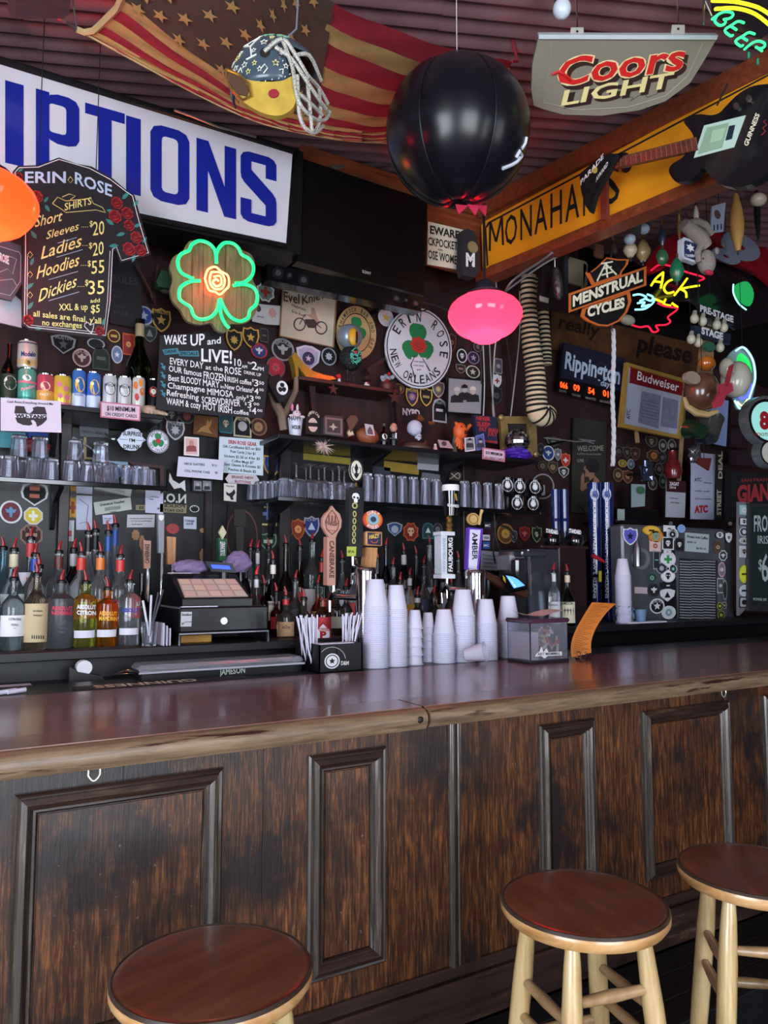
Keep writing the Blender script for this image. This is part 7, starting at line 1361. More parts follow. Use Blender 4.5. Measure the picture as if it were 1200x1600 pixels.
ar=pb('white arrow-shaped SURPRISE I\'M DRUNK sign','sign',[(183,687),(188,682),(191,676),(198,671),(207,669),(216,671),(222,677),(222,682),(228,688),(222,692),(220,698),(212,704),(203,704),(195,702),(189,697),(186,692)],3.50,'ccd4e4',[('SURPRISE',(192,680),(221,682),6.5,.02),('I\'M',(202,690),(211,691),5,.02),('DRUNK',(193,701),(220,702),6.5,.02)],name='arrow_sign');strokes(ar,'arrow_line',[[(187,686),(200,687)],[(213,688),(227,689)],[(223,686),(227,689),(223,691)]],3.50,INK,.001,.004,4)
rr_=flat('round_sticker',pp(247,690,circ(24),34,36),3.50,PAPER,th=.003,label='round white sticker with green shamrock right of the arrow sign',cat='sticker');ring('sticker_ring',pp(247,690,circ(20),33,35),pp(247,690,circ(20),31,33),3.50,INK,rr_,.0005,.003);shamrock(rr_,3.50,247,689,12,.0032);flat('rose',pp(247,689,circ(8),8,8),3.50,RED,rr_,th=.001,off=.0045);ARC(rr_,'ERIN ROSE',(247,690),12.5,13.5,150,10,4,3.50,INK,.004,.01,2.8);ARC(rr_,'NEW ORLEANS',(247,690),12.5,13.5,190,350,4,3.50,INK,.004,.01,2.4,inward=True)
for c_,l,col,ln in(([(146,785),(204,777),(206,796),(149,805)],'creased GRIEVANCE VOUCHER paper taped to the mirror','b8bcb4',[('Grievance Voucher',(156,791),(195,785),4,.02),('||||||||||||',(164,797),(188,794),4),('name',(172,801),(182,800),2.5)]),([(227,765),(255,767),(255,803),(227,801)],'white handwritten note left of the N.O. reflection','c8c8e0',[('dear Erin',(231,772),(240,773),2.5),('thank you',(231,776),(248,778),2.5),('love',(234,781),(240,781),2.5),('*',(245,799),(250,799),6)]),
 ([(199,804),(242,804),(241,824),(198,824)],'pale note with handwriting under the voucher','bcbcc4',[('we owe you one more round',(203,811),(238,811),2.2),('for the very good times',(205,815),(236,815),2.2),('had here',(206,820),(222,820),2.2)]),([(160,805),(176,804),(177,818),(161,819)],'small white note above the frosted blue-neck bottles','c0c0d8',[('see you',(163,811),(174,811),2),('soon',(165,814),(172,814),2)]),
 ([(119,774),(144,775),(144,828),(119,828)],'tall white drawing behind the gold fire badge','b8bcd0',[]),([(96,813),(116,813),(115,846),(95,845)],'white card with a red square beside the mirror post','c4c8cc',[]),([(287,807),(307,808),(307,827),(287,826)],'little white sign beside the wooden tap handle','c0c8dc',[('CORNER',(289,815),(304,816),3,.02),('HOUSE',(291,820),(302,820),3,.02)]),
 ([(124,664),(170,668),(169,684),(125,682)],'grey credit cards notice under the left upper shelf','6a6c74',[('CREDIT CARDS',(128,676),(160,679),3.5)]),([(752,860),(800,864),(799,893),(751,890)],'typed white notice left of the steel machine','b4b4bc',[('We reserve the right to refuse',(754,868),(796,872),2.6),('service to anyone please drink',(754,874),(792,877),2.6),('responsibly and tip well',(754,880),(790,883),2.6),('cash is king here',(754,886),(782,888),2.6)]),([(653,719),(686,722),(685,736),(652,733)],'white blank slip hanging under the curio shelf','a0a0aa',[]),
 ([(250,787),(292,789),(291,802),(250,800)],'tan plate of mirrored DO NOT POLICE lettering','8a8468',[('POLICE',(289,793),(256,792),4,.03),('DO NOT',(286,800),(256,799),4,.03)]),([(212,789),(227,789),(227,797),(212,797)],'short tan plate left of the handwritten note','8a8468',[('22',(225,795),(217,795),4,.03)])):
 o=pb(l,'paper' if 'note' in l or 'paper' in l else 'notice',c_,3.69,col,ln,name='paper_note');
 if 'red square' in l:flat('red_square',[(104,829),(112,829),(112,838),(104,838)],3.69,RED,o,th=.001,off=.003)
 if 'drawing' in l:strokes(o,'drawing',[[(124,780),(138,790),(135,815),(124,818)]],3.69,mat('6a5a8a',.7),.0015,.004)
no=pb('painted reflection of white N.O. capitals in the dark mirror','sign',[(254,770),(292,774),(292,788),(254,785)],3.695,'1c1c24',[('N.O.',(291,786),(256,784),13,.03)],name='city_reflection',tcol=mat('c8ccc8',.6))  # lettering reflected in the mirror, painted on as a flat reversed sheet
bkt=pb('open passport booklet under the white fire badge','booklet',[(395,474),(416,476),(438,478),(437,508),(416,507),(394,502)],3.66,'b4b8b8',[('permit',(402,495),(412,497),2.5)],name='booklet');flat('portrait',pp(404,482,circ(10),8,11),3.66,mat('3a2a2a',.6),bkt,th=.001,off=.003);flat('rose_print',pp(426,489,star(8,.8),14,16),3.66,mat('b88a84',.6),bkt,th=.001,off=.003)
cp_=pb('brown wooden plaque of a leaping coyote','plaque',[(304,648),(341,652),(340,684),(302,678)],3.68,'6a4628',[],name='plaque',th=.01);flat('coyote',[(308,676),(314,668),(322,664),(324,655),(327,660),(331,654),(330,663),(326,670),(332,678),(324,676),(316,674)],3.68,mat('a87a44',.5),cp_,th=.003,off=.01)
bpn=pb('black and white ink painting in a dark frame','picture',[(262,733),(292,736),(291,771),(261,768)],3.68,'14141a',[],name='ink_painting',th=.006);flat('white_brushwork',[(265,738),(270,750),(280,756),(289,750),(290,768),(283,762),(272,764),(264,752)],3.68,WHT,bpn,th=.001,off=.006)
pb('dark picture with two photos under the gaiters card','picture',[(300,748),(333,750),(332,770),(300,768)],3.66,'22222a',[],name='double_picture');
for x0,x1,l in((303,315,'left of a pair'),(317,330,'right of a pair')):o=flat('small_photo',[(x0,751),(x1,752),(x1,767),(x0,766)],3.655,mat('8a8a92',.5),th=.002,label='small grey photo under the gaiters card, '+l,cat='photo');bust(o,3.655,(x0+x1)/2,757,2.4,'b0a8a8','2a2a30',None,.002)
ny=pb('black NYPD name strip above the skull globe','sign',[(625,634),(663,639),(662,652),(624,648)],3.69,'15151a',[('NYPD',(629,648),(656,651),10,.04)],name='name_strip',tcol=mat('c8b4c0',.6))
bpic=pb('teal paper behind the W logo paper','paper',[(0,674),(40,676),(39,701),(0,699)],3.6,'4a8a94',[],name='teal_paper');pc=pb('blue and yellow card under the W logo paper','card',[(41,675),(75,677),(74,706),(41,703)],3.62,'2a4a9a',[('BAR',(48,690),(70,692),9,.04)],name='blue_card');crumple('red_glove','dark red folded glove above the rocks glasses',tuple(P(54,697,Y=3.55)),.06,.02,.035,mat('7a1c20',.5),'glove',.3,3)
for x,y,w_,h_,l in((156,703,25,18,'large silver spoon bowl in the left mirror'),(179,686,14,10,'small silver spoon bowl left of the arrow sign')):
 c=P(x,y,Y=3.6);s=hxs(x,y,3.6);t=thing('hanging_spoon',l,'spoon',tuple(c));obj('bowl',MB().sphere(c,w_*s/2,.012,h_*s/2),mat('8aa09a',.2,.9),t);obj('stem',MB().tube([c+Vector((-w_*s*.4,0,-.0)),c+Vector((-w_*s,.02,.02+h_*s*.2))],.004,6),STEEL,t)
for c_,l in(([(130,682),(136,684),(136,716),(178,718),(178,714),(172,720),(130,718)],'plain wooden picture frame corner behind the spoons'),):flat('plain_picture',[(131,683),(135,683),(135,714),(168,717),(168,720),(131,717)],3.66,mat('a08a60',.5),th=.015,label=l,cat='picture frame')
bc_=pb('postcard with a blue shuttered door on the left lower shelf','card',[(170,720),(200,722),(199,746),(168,744)],3.62,'9ab8d0',[],name='door_postcard');flat('blue_door',[(174,731),(188,732),(188,743),(174,742)],3.62,mat('2a4aa0',.5),bc_,th=.001,off=.003);flat('pink_corner',[(166,719),(171,719),(170,726)],3.62,mat('d87a9a',.5),bc_,th=.001,off=.003)
pf=flat('red_picture',[(200,721),(257,728),(256,758),(250,757),(250,732),(206,726)],3.64,mat('3a1c1c',.5),th=.02,label='dark red picture frame behind the small tumblers',cat='picture frame')
dbx=pb('dark poster with a brown ring behind the dubonnet handle','poster',[(356,785),(410,790),(408,900),(352,900)],3.69,'1c1618',[('INNESS',(362,868),(384,870),6,.02)],name='dark_poster',tcol=mat('6a4438',.6));ring('brown_ring',pp(378,838,circ(24),50,84),pp(378,838,circ(24),46,78),3.69,mat('5a3028',.6),dbx,.001,.003)
for i,(x,y,w_,h_) in enumerate(((316,829,9,8),(322,846,6,14),(318,868,14,24),(212,836,14,18),(222,848,10,26))):flat('gilt_flake',pp(x,y,SHP['m'],w_,h_),3.69,mat('9a7450',.6),th=.002,label=['small tan flake on the mirror by the little sign','narrow tan flake below the first on the mirror','large tan flake on the mirror above the register','tan flake left of the skull handle','tall tan flake beside the weathered handle'][i],cat='flake')
for i,(x,y,w_,h_,col,l) in enumerate(((762,821,11,11,'2a2a34','small dark card logo sticker, top of three'),(760,840,11,9,'c8c8d0','small white card logo sticker, middle of three'),(760,852,11,11,'2a5aa0','small blue card logo sticker, bottom of three'))):o=flat('card_sticker',rect(x-w_/2,y-h_/2,x+w_/2,y+h_/2),3.5,mat(col,.5),th=.002,label=l,cat='sticker');T(o,[('VISA' if i==1 else 'MC',(x-4,y+2),(x+4,y+2),3.5,.03)],3.5,INK if i==1 else WHT,.003)
for i,(x,y,w_,h_) in enumerate(((32,420,0,0),)):
 tt=flat('tshirt_board',[(0,372),(33,384),(36,440),(18,470),(0,466)],3.3,mat('4a4e5a',.6),th=.012,label='grey second shirt-shaped board at the left edge',cat='chalkboard');T(tt,[('ROSE',(0,407),(14,413),12,.04)],3.3,WHT,.014);strokes(tt,'chalk_scroll',[[(0,385),(30,394),(33,400),(32,440),(16,462),(0,458)],[(0,425),(12,420),(20,428),(26,405),(14,400)],[(0,438),(20,436),(26,446)]],3.3,mat('b8bccc',.6),.0015,.014,4)
 wp=flat('pale_sheet',[(0,440),(33,470),(34,512),(0,504)],3.4,mat('b8bcc8',.6),th=.01,label='pale sheet below the grey shirt board at the left edge',cat='sheet')
fa=flat('faded_rules_board',[(172,400),(222,408),(222,513),(172,505)],3.68,mat('1c171d',.7),th=.01,label='faded dark house rules board behind the T-shirt board',cat='board');T(fa,[('RULES',(176,440),(215,446),11,.02),('THE BOSS IS',(176,456),(190,458),5),('ALWAYS RIGHT',(176,464),(190,466),5),('THE CUSTOMER IS',(178,480),(196,482),5),('RULE -',(178,490),(208,494),5)],3.68,mat('3c3339',.7),.012)
hf=flat('felt_cap',[(244,440),(252,422),(262,424),(272,440),(268,450),(248,448)],3.5,mat('2c5a3c',.6),th=.05,label='green and tan cap behind the clover neon',cat='cap');obj('cap_bowl',MB().sphere(P(258,452,Y=3.5),.03,.02,.022),mat('5a5248',.4),hf)
obj('crossed_sticks',MB().tube([P(212,412,Y=3.6),P(236,458,Y=3.6),P(242,476,Y=3.6),P(240,455,Y=3.6),P(246,415,Y=3.6)],.008,6),mat('4a2420',.6),label='dark crossed sticks tied above the blue patch',cat='sticks')
# ================================================================= right-hand wall
YW_=3.66
zs=P(1050,816,Y=3.42).z
t=thing('shelf','black shelf under the framed notices on the right','shelf',P(1055,816,Y=3.5));obj('board',MB().box(P(963,810,Y=3.42).x,P(1146,822,Y=3.42).x,3.42,YW-.001,zs-.025,zs,.003),SHB,t)
for x in(1048,1141):obj('peg',MB().tube([P(x,818,Y=3.40),P(x,818,Y=3.43)],.014,8),BLK,t)
# hand-painted board "please"
br=flat('painted_board',[(862,486),(905,494),(1100,540),(1098,600),(1050,590),(862,545)],3.70,wood('rust_board',[(.3,'3a2010'),(.6,'5a3618'),(.8,'7a4c22')],(2,2,2),.6),th=.01,label='rusty brown board with dark brush script behind the motorcycle-style sign',cat='sign')
DKS=mat('1c0f0c',.6);T(br,[('please',(995,548),(1080,568),26,.03,.2),('really',(872,512),(935,527),20,.02,.2)],3.70,DKS,.012)
# dark canopy / ceiling panels on the right
flat('dark_soffit',[(905,372),(1000,352),(1215,300),(1215,612),(1100,570),(1000,520),(905,490)],3.715,mat('110d10',.5,var=.3),th=.004,label='dark upper panel behind the hanging tap handles',cat='panel')
RH=mat('8a1020',.18,coat=1);rh=flat('red_reflection',crom([Vector(p) for p in((1008,418),(1020,395),(1045,372),(1090,350),(1140,325),(1215,296),(1215,440),(1180,425),(1120,405),(1060,408),(1020,428))],3,True),3.1,RH,th=.03,label='glossy red curved panel shaped as a reflection, upper right',cat='canopy')  # solid red panel built in place of a hood's reflection
flat('dark_hood',[(1060,412),(1120,408),(1215,445),(1215,500),(1150,515),(1080,470),(1010,470)],3.15,mat('15141a',.2,coat=1),th=.02,label='glossy dark hood panel below the red reflection panel',cat='panel')
# countdown board
cb_=flat('countdown_board',[(881,535),(976,560),(971,612),(876,590)],YW_-.03,mat('1c1c34',.5,var=.4,vs=40),th=.02,label='countdown board with white script and red LED digits',cat='sign');LBL=mat('b8cce4',.5)
T(cb_,[('Rippington',(882,575),(968,600),25,.03,.1),('days',(938,602),(956,606),9,.01,.2)],YW_-.03,LBL,.023)
lp=flat('led_panel',[(874,590),(968,613),(966,636),(872,608)],YW_-.03,mat('0d0a0e',.4),cb_,th=.02);LED=glow('ff4418',2.2)
T(lp,[('066',(875,605),(887,608),9,.03),('09',(896,609),(906,612),9,.03),('54',(919,614),(929,617),9,.03),('01',(942,618),(951,621),9,.03)],YW_-.03,LED,.023)
T(lp,[('DAYS',(874,612),(885,614),3.5),('HOURS',(894,618),(907,621),3.5),('MINUTES',(915,623),(931,626),3.5),('SECONDS',(937,628),(954,631),3.5)],YW_-.03,mat('8a8a8a',.6),.023)
# framed beer notice
GW=mat('a8843e',.35,var=.3,coat=.3);oB=[(979,566),(1074,593),(1064,686),(969,667)];iB=[(983,572),(1071,598),(1061,680),(975,662)]
bf=thing('framed_notice','gilt-framed notice board with a red beer banner across its top','notice board',P(1015,680,Y=3.55))
flat('paper_panel',iB,3.55,mat('aab0c4',.5),bf,th=.004)
for i in range(4):j=(i+1)%4;flat('frame_side',[oB[i],oB[j],iB[j],iB[i]],3.55,GW,bf,th=.025)
bn_=flat('red_banner',[(986,573),(1070,599),(1068,619),(984,598)],3.55,mat('7a1620',.35),bf,th=.004,off=.004);T(bn_,[('Budweiser',(995,593),(1060,612),13,.01,.15)],3.55,WHT,.010)
for q in([(1003,611),(1033,618),(1029,670),(997,660)],[(1036,620),(1060,626),(1058,670),(1032,666)]):flat('photo_print',q,3.55,mat('7a7e98',.5,var=.4,vs=30),bf,th=.001,off=.004)
vtext(bf,'ATC',982,640,655,5,3.55,INK,.006,.02,True);strokes(bf,'print_line',[[(1002,625+i*5),(1028,631+i*5)] for i in range(6)],3.55,mat('4a4e68',.6),.0015,.006,4)
# scaffold posts behind
for L,l in(([(1068,640),(1060,760)],'tan wooden batten below the gilt frame, right'),([(994,672),(996,692)],'short tan batten below the gilt frame, left')):obj('wood_batten',MB().tube([P(x,y,Y=3.6) for x,y in L],.02,4),mat('8a6a44',.6),label=l,cat='batten')
for x,y,w_,h_,l,big in((1012,738,26,36,'crumpled dark foil rosette in the badge cluster',1),(1086,712,24,28,'crumpled silver foil ball below the hats',0)):c=P(x,y,Y=3.5 if big else 3.0);s=hxs(x,y,3.5 if big else 3.0);crumple('foil_ball',l,tuple(c),w_/2*s,.03,h_/2*s,mat('7a80a0' if big else 'a0a0a8',.15,.9),'foil',.7,x)
# welcome poster
wp=flat('welcome_poster',[(896,652),(948,660),(944,806),(893,800)],3.68,mat('2c2a26',.6,var=.3),th=.006,label='dark WELCOME poster with a woman in profile',cat='poster');sk_=mat('8a6450',.6)
T(wp,[('WELCOME',(902,705),(943,704),8,.02),('a place to surrender',(902,710),(940,711),3),('LUNE',(902,722),(912,722),5)],3.68,mat('8a887c',.6),.008)
flat('woman',[(914,745),(915,736),(912,733),(914,728),(922,726),(932,735),(928,742),(936,750),(939,770),(918,762),(910,768),(907,765),(908,745),(911,738),(913,742),(913,755),(922,752),(920,745)],3.68,sk_,wp,th=.001,off=.006);flat('hair',pp(926,728,SHP['m'],24,24),3.68,mat('17151c',.7),wp,th=.001,off=.0075);flat('dress',[(921,752),(928,746),(926,756),(918,762)],3.68,INK,wp,th=.001,off=.0075)
# frames on the shelf
def std(label,c,col,Y=3.5,lines=None,name='framed_paper',fr=None):
 o=pb(label,'notice',c,Y,col,lines,name=name,th=.008)
 if fr:cx=sum(p[0] for p in c)/4;cy=sum(p[1] for p in c)/4;ring('frame',[(cx+(x-cx)*1.14,cy+(y-cy)*1.05) for x,y in c],c,Y,fr,o,.016)
 return o
std('pale snapshot in a black frame on the right shelf',[(986,756),(1010,757),(1009,791),(986,793)],'8a9aa0',3.5,None,'snapshot',BLK);flat('painted_reflection',pp(1002,766,circ(10),12,12),3.47,mat('3a6a4a',.4),th=.002,label='round green reflection painted on the snapshot frame',cat='sticker')  # the green disc is a reflection put on as flat colour
obj('black_box',MB().box(P(975,800,Y=3.46).x,P(1030,800,Y=3.46).x,3.46,3.56,zs,P(1000,795,Y=3.46).z,.004),BLK,label='black box in front of the snapshot on the right shelf',cat='box');flat('switch_plate',[(965,795),(976,796),(976,813),(965,813)],3.40,mat('a0b0ac',.5),th=.004,label='pale green card at the left end of the right shelf',cat='card')
z_=std('dark red guide booklet with ZAGAT lettering over a white sheet',[(1042,752),(1072,754),(1070,809),(1041,808)],'a8aab8',3.5,[('on the record',(1046,779),(1060,780),2.5),('best of bars',(1048,786),(1062,787),2.5)],'guide_booklet');rdp=flat('red_cover',[(1042,750),(1072,752),(1072,770),(1042,768)],3.5,mat('3c1c22',.4),z_,th=.004,off=.008);T(rdp,[('ZAGAT',(1046,758),(1061,759),5,.03),('2014',(1046,763),(1056,764),3.5,.02)],3.5,WHT,.0135)
a_=std('tall white ATC licence sheet on the right shelf',[(1081,706),(1118,710),(1116,812),(1080,811)],'aeb2cc',3.5,[('ATC',(1085,752),(1096,752),5,.02),('license number',(1100,755),(1112,756),2.5),('valid until',(1086,768),(1108,769),2.5),('post on premises',(1086,780),(1112,781),2.5)],'licence_sheet');T(a_,[('ATC',(1085,801),(1106,800),10,.06)],3.5,mat('b02030',.6),.011)
sd_=std('narrow upright street sign lettered STREET DEAL',[(1121,704),(1130,705),(1128,813),(1119,812)],'1c1c1c',3.46,None,'narrow_sign');vtext(sd_,'DEAL',1125.5,705,748,6,3.46,mat('b8b4a0',.5),.010,.03,True);vtext(sd_,'STREET',1123.5,765,805,6,3.46,mat('b8b4a0',.5),.010,.03,True)
gi=std('framed black jersey with red arched capitals at the right edge',[(1140,738),(1215,742),(1215,812),(1138,812)],'14131a',3.5,None,'framed_jersey',mat('222228',.3));T(gi,[('GIANTS',(1152,784),(1226,779),24,.05),],3.5,mat('a83a40',.5),.011);T(gi,[('SAN FRANCISCO',(1158,753),(1225,751),5,.03)],3.5,mat('8a3038',.5),.011)
std('tall bluish framed sheet behind the buckets',[(1110,620),(1140,626),(1136,698),(1106,692)],'8a9ac8',3.6,None,'blue_sheet',BLK);c_=P(1052,728,Y=3.5);t=thing('red_jar','red-bellied glass jar with a dark cap above the guide booklet','jar',tuple(P(1052,748,Y=3.5)));s=hxs(1052,730,3.5);obj('jar_body',MB().lathe([(10*s,0),(14*s,12*s),(11*s,24*s),(6*s,32*s),(7*s,44*s)],tuple(P(1052,748,Y=3.5)),18),mat('6a1c20',.2,coat=.6),t)
# printed strips on the wall between the two middle shelves
for c_,col,l in(([(474,708),(548,716),(547,726),(474,718)],'8a7c28','yellow painted strip behind the stemmed glasses'),([(600,720),(655,727),(654,742),(600,735)],'94782a','yellow painted strip behind the pint glasses'),([(582,728),(610,731),(610,745),(582,742)],'343a48','small grey plate left of the yellow strip'),([(660,738),(690,742),(685,756),(658,750)],'6a6a70','tilted grey card behind the pint glasses')):flat('painted_strip',c_,3.70,mat(col,.5,var=.3),th=.003,label=l,cat='strip')
inf=flat('infinity_plate',[(697,735),(722,738),(721,752),(697,749)],3.64,mat('3a2c28',.5),th=.004,label='brown plate with a looped infinity mark by the post',cat='plate');strokes(inf,'loop',[[(709.5+9*math.cos(t),743.5-4.5*math.sin(2*t)) for t in[i*PI/10 for i in range(21)]]],3.64,mat('a89c90',.5),.003,.006)
# blue yard glasses
for i,(x,l) in enumerate(((868,'short'),(882,'short'),(929,'tall'),(948,'tall'))):
 tall=l=='tall';Yb=3.3;X=P(x,800,Y=Yb).x;s=hxs(x,800,Yb);y0=(755 if tall else 765);ztop=P(x,y0,Y=Yb).z;zb_=ZC if tall else P(x,815,Y=Yb).z;r=(10.5 if tall else 6.5)*s
 t=thing('yard_glass',['narrow blue souvenir tube behind the steel machine, left','narrow blue souvenir tube behind the steel machine, right','tall blue souvenir glass with white emblem, left of the pair','tall blue souvenir glass with white emblem, right of the pair'][i],'glass',(X,Yb,zb_));obj('tube',MB().lathe([(r*1.1,zb_),(r*.7,zb_+.05),(r*.9,ztop-.3),(r,ztop-.05),(r*1.02,ztop),(0,ztop)],(X,Yb,0),18),mat('12245e',.12,coat=1,trans=0),t)
 if tall:
  cy=('cyl',X,Yb,r*1.0);candisc(t,cy,x,772,14,20,'c0c8dc','emblem');candisc(t,('cyl',X,Yb,r+.001),x,772,8,12,'27408a','emblem_core','m');mb=MB();vs,fs=glyph('BOURBON STREET NEW ORLEANS',.02);x0=min(v[0] for v in vs);x1=max(v[0] for v in vs);add_text(mb,[(x+(y/caph()-.5)*4,785+(xx-x0)/(x1-x0)*150) for xx,y in vs],fs,cy,.002);obj('lettering',mb,WHT,t,smooth=False,fix=False)
# steel machine and its neighbours
xa,xb,xc=P(800,900,Y=3.05).x,P(874,900,Y=3.05).x,P(917,900,Y=3.05).x;zt4=P(870,858,Y=3.05).z;SST=mat('7c8290',.3,.9,var=.15,vs=4)
t=thing('coffee_machine','stainless steel drink machine with a dark brown side cabinet','machine',((xa+xc)/2,3.25,ZC));xm=P(826,900,Y=3.05).x
obj('steel_face',MB().box(xm,xb,3.05,3.3,ZC,zt4,.006),SST,t);obj('side_cabinet',MB().box(xb+.001,xc,3.05,3.38,ZC,P(895,855,Y=3.05).z,.005),mat('241519',.35,coat=.2),t);obj('top_tray',MB().box(P(846,850,Y=3.05).x,xc+.02,3.05,3.38,zt4+.004,zt4+.02,.004),mat('2e1a1c',.4),t);obj('spout_arm',MB().box(P(812,868,Y=3.0).x,P(850,868,Y=3.0).x,2.98,3.05,P(830,870,Y=3.0).z,P(830,861,Y=3.0).z,.006),SST,t);obj('grey_surround',MB().box(P(800,880,Y=3.06).x,xm,3.06,3.2,P(812,896,Y=3.06).z,P(812,862,Y=3.06).z,.02),mat('8a8e9a',.35),t);obj('dispenser_head',MB().box(P(808,890,Y=3.0).x,P(824,890,Y=3.0).x,3.0,3.06,ZC+.02,P(816,872,Y=3.0).z,.012),mat('2a2a30',.2,coat=1),t);obj('drip_pipe',MB().tube([P(826,868,Y=3.0),P(828,890,Y=3.0),P(829,930,Y=3.0)],.008,8),CHROME,t)
for i,x in enumerate((862,898)):X=P(x,835,Y=3.2).x;zz=zt4+.021;s=hxs(x,835,3.2);t=thing('black_carafe','black carafe lettered in white on the steel machine, '+('left' if i==0 else 'right'),'carafe',(X,3.2,zz));r=14*s;obj('body',MB().lathe([(r*.8,zz),(r,zz+.03),(r*.95,zz+.06),(r*.5,zz+.085),(r*.6,zz+.10),(0,zz+.10)],(X,3.2,0),20),mat('0d0d10',.15,coat=1),t);mb=MB();v,f=text_px('STANDARD',(x-9,832),(x+10,835),6,.04);add_text(mb,v,f,('cyl',X,3.2,r),.001);obj('lettering',mb,WHT,t,smooth=False,fix=False);obj('handle',MB().tube([(X+r*.9,3.19,zz+.02),(X+r*1.5,3.19,zz+.04),(X+r*1.4,3.19,zz+.08),(X+r*.6,3.19,zz+.09)],.006,7),BLK,t)
ct=thing('card_terminal','payment terminal with a lit screen on a brown swing arm','card reader',P(808,920,Y=2.8));obj('swing_arm',MB().tube([P(757,898,Y=2.86),P(790,915,Y=2.85),P(820,928,Y=2.85)],[.02,.025,.025],8),mat('4a2a20',.4),ct)
tp=[P(787,898,Y=2.80),P(806,900,Y=2.80),P(825,918,Y=2.76),P(802,922,Y=2.76)];nn=(tp[1]-tp[0]).cross(tp[3]-tp[0]).normalized();nn=nn if nn.dot(EYE-tp[0])>0 else-nn
obj('terminal_body',MB().prism([p+nn*.002 for p in tp],-nn*.03),BLK,ct,smooth=False);sc_=[tp[0].lerp(tp[2],.08)+nn*.003,tp[1].lerp(tp[3],.12)+nn*.003,tp[2].lerp(tp[0],.14)+nn*.003,tp[3].lerp(tp[1],.1)+nn*.003];obj('lit_screen',MB().prism(sc_,-nn*.001),glow('5aa0ff',.9),ct,smooth=False)
for i in range(3):
 for j in range(2):a=sc_[0].lerp(sc_[1],.15+.4*j).lerp(sc_[3].lerp(sc_[2],.15+.4*j),.15+.28*i)+nn*.001;u=(sc_[1]-sc_[0])*.3;w=(sc_[3]-sc_[0])*.2;obj('key',MB().prism([a,a+u,a+u+w,a+w],-nn*.0004),glow('e0e8f4',.8),ct,smooth=False)
obj('pedestal',MB().tube([P(762,905,Y=2.86),Vector((P(762,905,Y=2.86).x,2.86,P(762,905,Y=2.86).z-.05)),Vector((P(762,905,Y=2.86).x,2.93,ZC))],.012,8),BLK,ct);flat('yellow_side',[(786,899),(796,911),(797,920),(787,906)],2.80,mat('b8a838',.5),ct,th=.004);obj('tap_lever',MB().tube([P(926,868,Y=3.1),P(936,873,Y=3.1),P(944,878,Y=3.1)],[.012,.012,.008],8),mat('a02030',.3),label='small red tap lever in the dark cabinet beside the steel machine',cat='lever')
flat('dark_cabinet',[(917,862),(959,864),(957,955),(917,955)],3.4,mat('0e0d12',.4),th=.02,label='dark cabinet behind the tap lever',cat='cabinet');flat('yellow_tag',[(936,892),(940,892),(940,909),(936,909)],3.2,mat('b8b02c',.5),th=.003,label='small yellow-green tag in the dark cabinet',cat='tag')
for i,L in enumerate(([(772,805),(775,840),(790,890)],[(780,820),(800,830),(810,860)],[(775,815),(770,850),(774,880)],[(790,812),(830,815),(845,840)],[(880,800),(905,815),(918,850)],[(905,790),(925,815),(930,850)])):obj('cable',MB().tube(crom([P(x,y,Y=3.45+.02*i) for x,y in L],5),.005,5),mat('1c1c20',.4),label=['black cable left of the typed notice','black cable above the steel machine spout','black cable beside the card stickers','black cable looping above the steel machine','dark hose right of the black carafes','dark hose curling left of the blue glasses'][i],cat='cable')
hm=thing('wall_headset','round pale-rimmed wire headset hanging right of the black mugs','headset',P(848,778,Y=3.55));obj('wire_loop',MB().tube([P(848+17*math.cos(a),760+19*math.sin(a),Y=3.55) for a in[i*PI/12 for i in range(24)]],.005,6,True),mat('8a8a90',.3),hm);obj('earpiece',MB().box(*(lambda a,b:(a.x,b.x,3.54,3.58,b.z,a.z))(P(845,757,Y=3.54),P(853,774,Y=3.54)),.006),mat('a0a0a4',.5),hm)
# frozen drink machine covered in stickers
YM=3.05;xa,xb=P(974,900,Y=YM).x,P(1136,900,Y=YM).x;zt5=P(1040,822,Y=YM).z
fm=thing('drink_machine','grey frozen drink machine covered in stickers with a louvred vent','machine',((xa+xb)/2,YM+.3,ZC));obj('cabinet',MB().box(xa,xb,YM,YM+.1,ZC,zt5,.012),mat('62656e',.35,.5,var=.2),fm)
obj('side_post',MB().box(xb+.005,P(1149,900,Y=YM).x,YM+.02,YM+.1,ZC,P(1140,830,Y=YM).z,.004),mat('6a6c74',.3,.7),fm);obj('dark_strip',MB().box(P(1036,900,Y=YM).x,P(1055,900,Y=YM).x,YM-.004,YM,ZC+.01,zt5-.01),mat('16161a',.3),fm)
vt=flat('vent_frame',[(1062,872),(1121,876),(1120,972),(1061,969)],YM,mat('22242a',.4),fm,th=.006)
for i in range(22):
 for j in range(3):x0=1064+j*18.6;y=876+i*4.2;flat('louvre',[(x0,y),(x0+16.8,y+.9),(x0+16.8,y+2.6),(x0,y+1.8)],YM,mat('a8aab2',.35,.4),vt,th=.008,off=.006)
sgn=flat('price_card',[(1071,832),(1108,835),(1107,864),(1070,861)],YM,mat('a8b4b8',.5),fm,th=.003);T(sgn,[('Frozen Irish Coffee',(1074,840),(1106,843),4,.02),('$4.00 1 oz',(1074,848),(1088,849),3),('$6.00 16',(1088,858),(1103,859),3)],YM,INK,.005)
obj('door_pipe',MB().tube([P(996,845,Y=YM-.03),P(996,858,Y=YM-.03),P(996,885,Y=YM-.03)],[.006,.02,.02],10),STEEL,fm);ring('gasket',pp(1002,873,circ(20),28,34),pp(1002,873,circ(20),18,22),YM,mat('6a6a70',.4),fm,.006);flat('grey_tag',[(992,917),(1012,918),(1012,928),(992,927)],YM,mat('b8a8ac',.5),fm,th=.003)
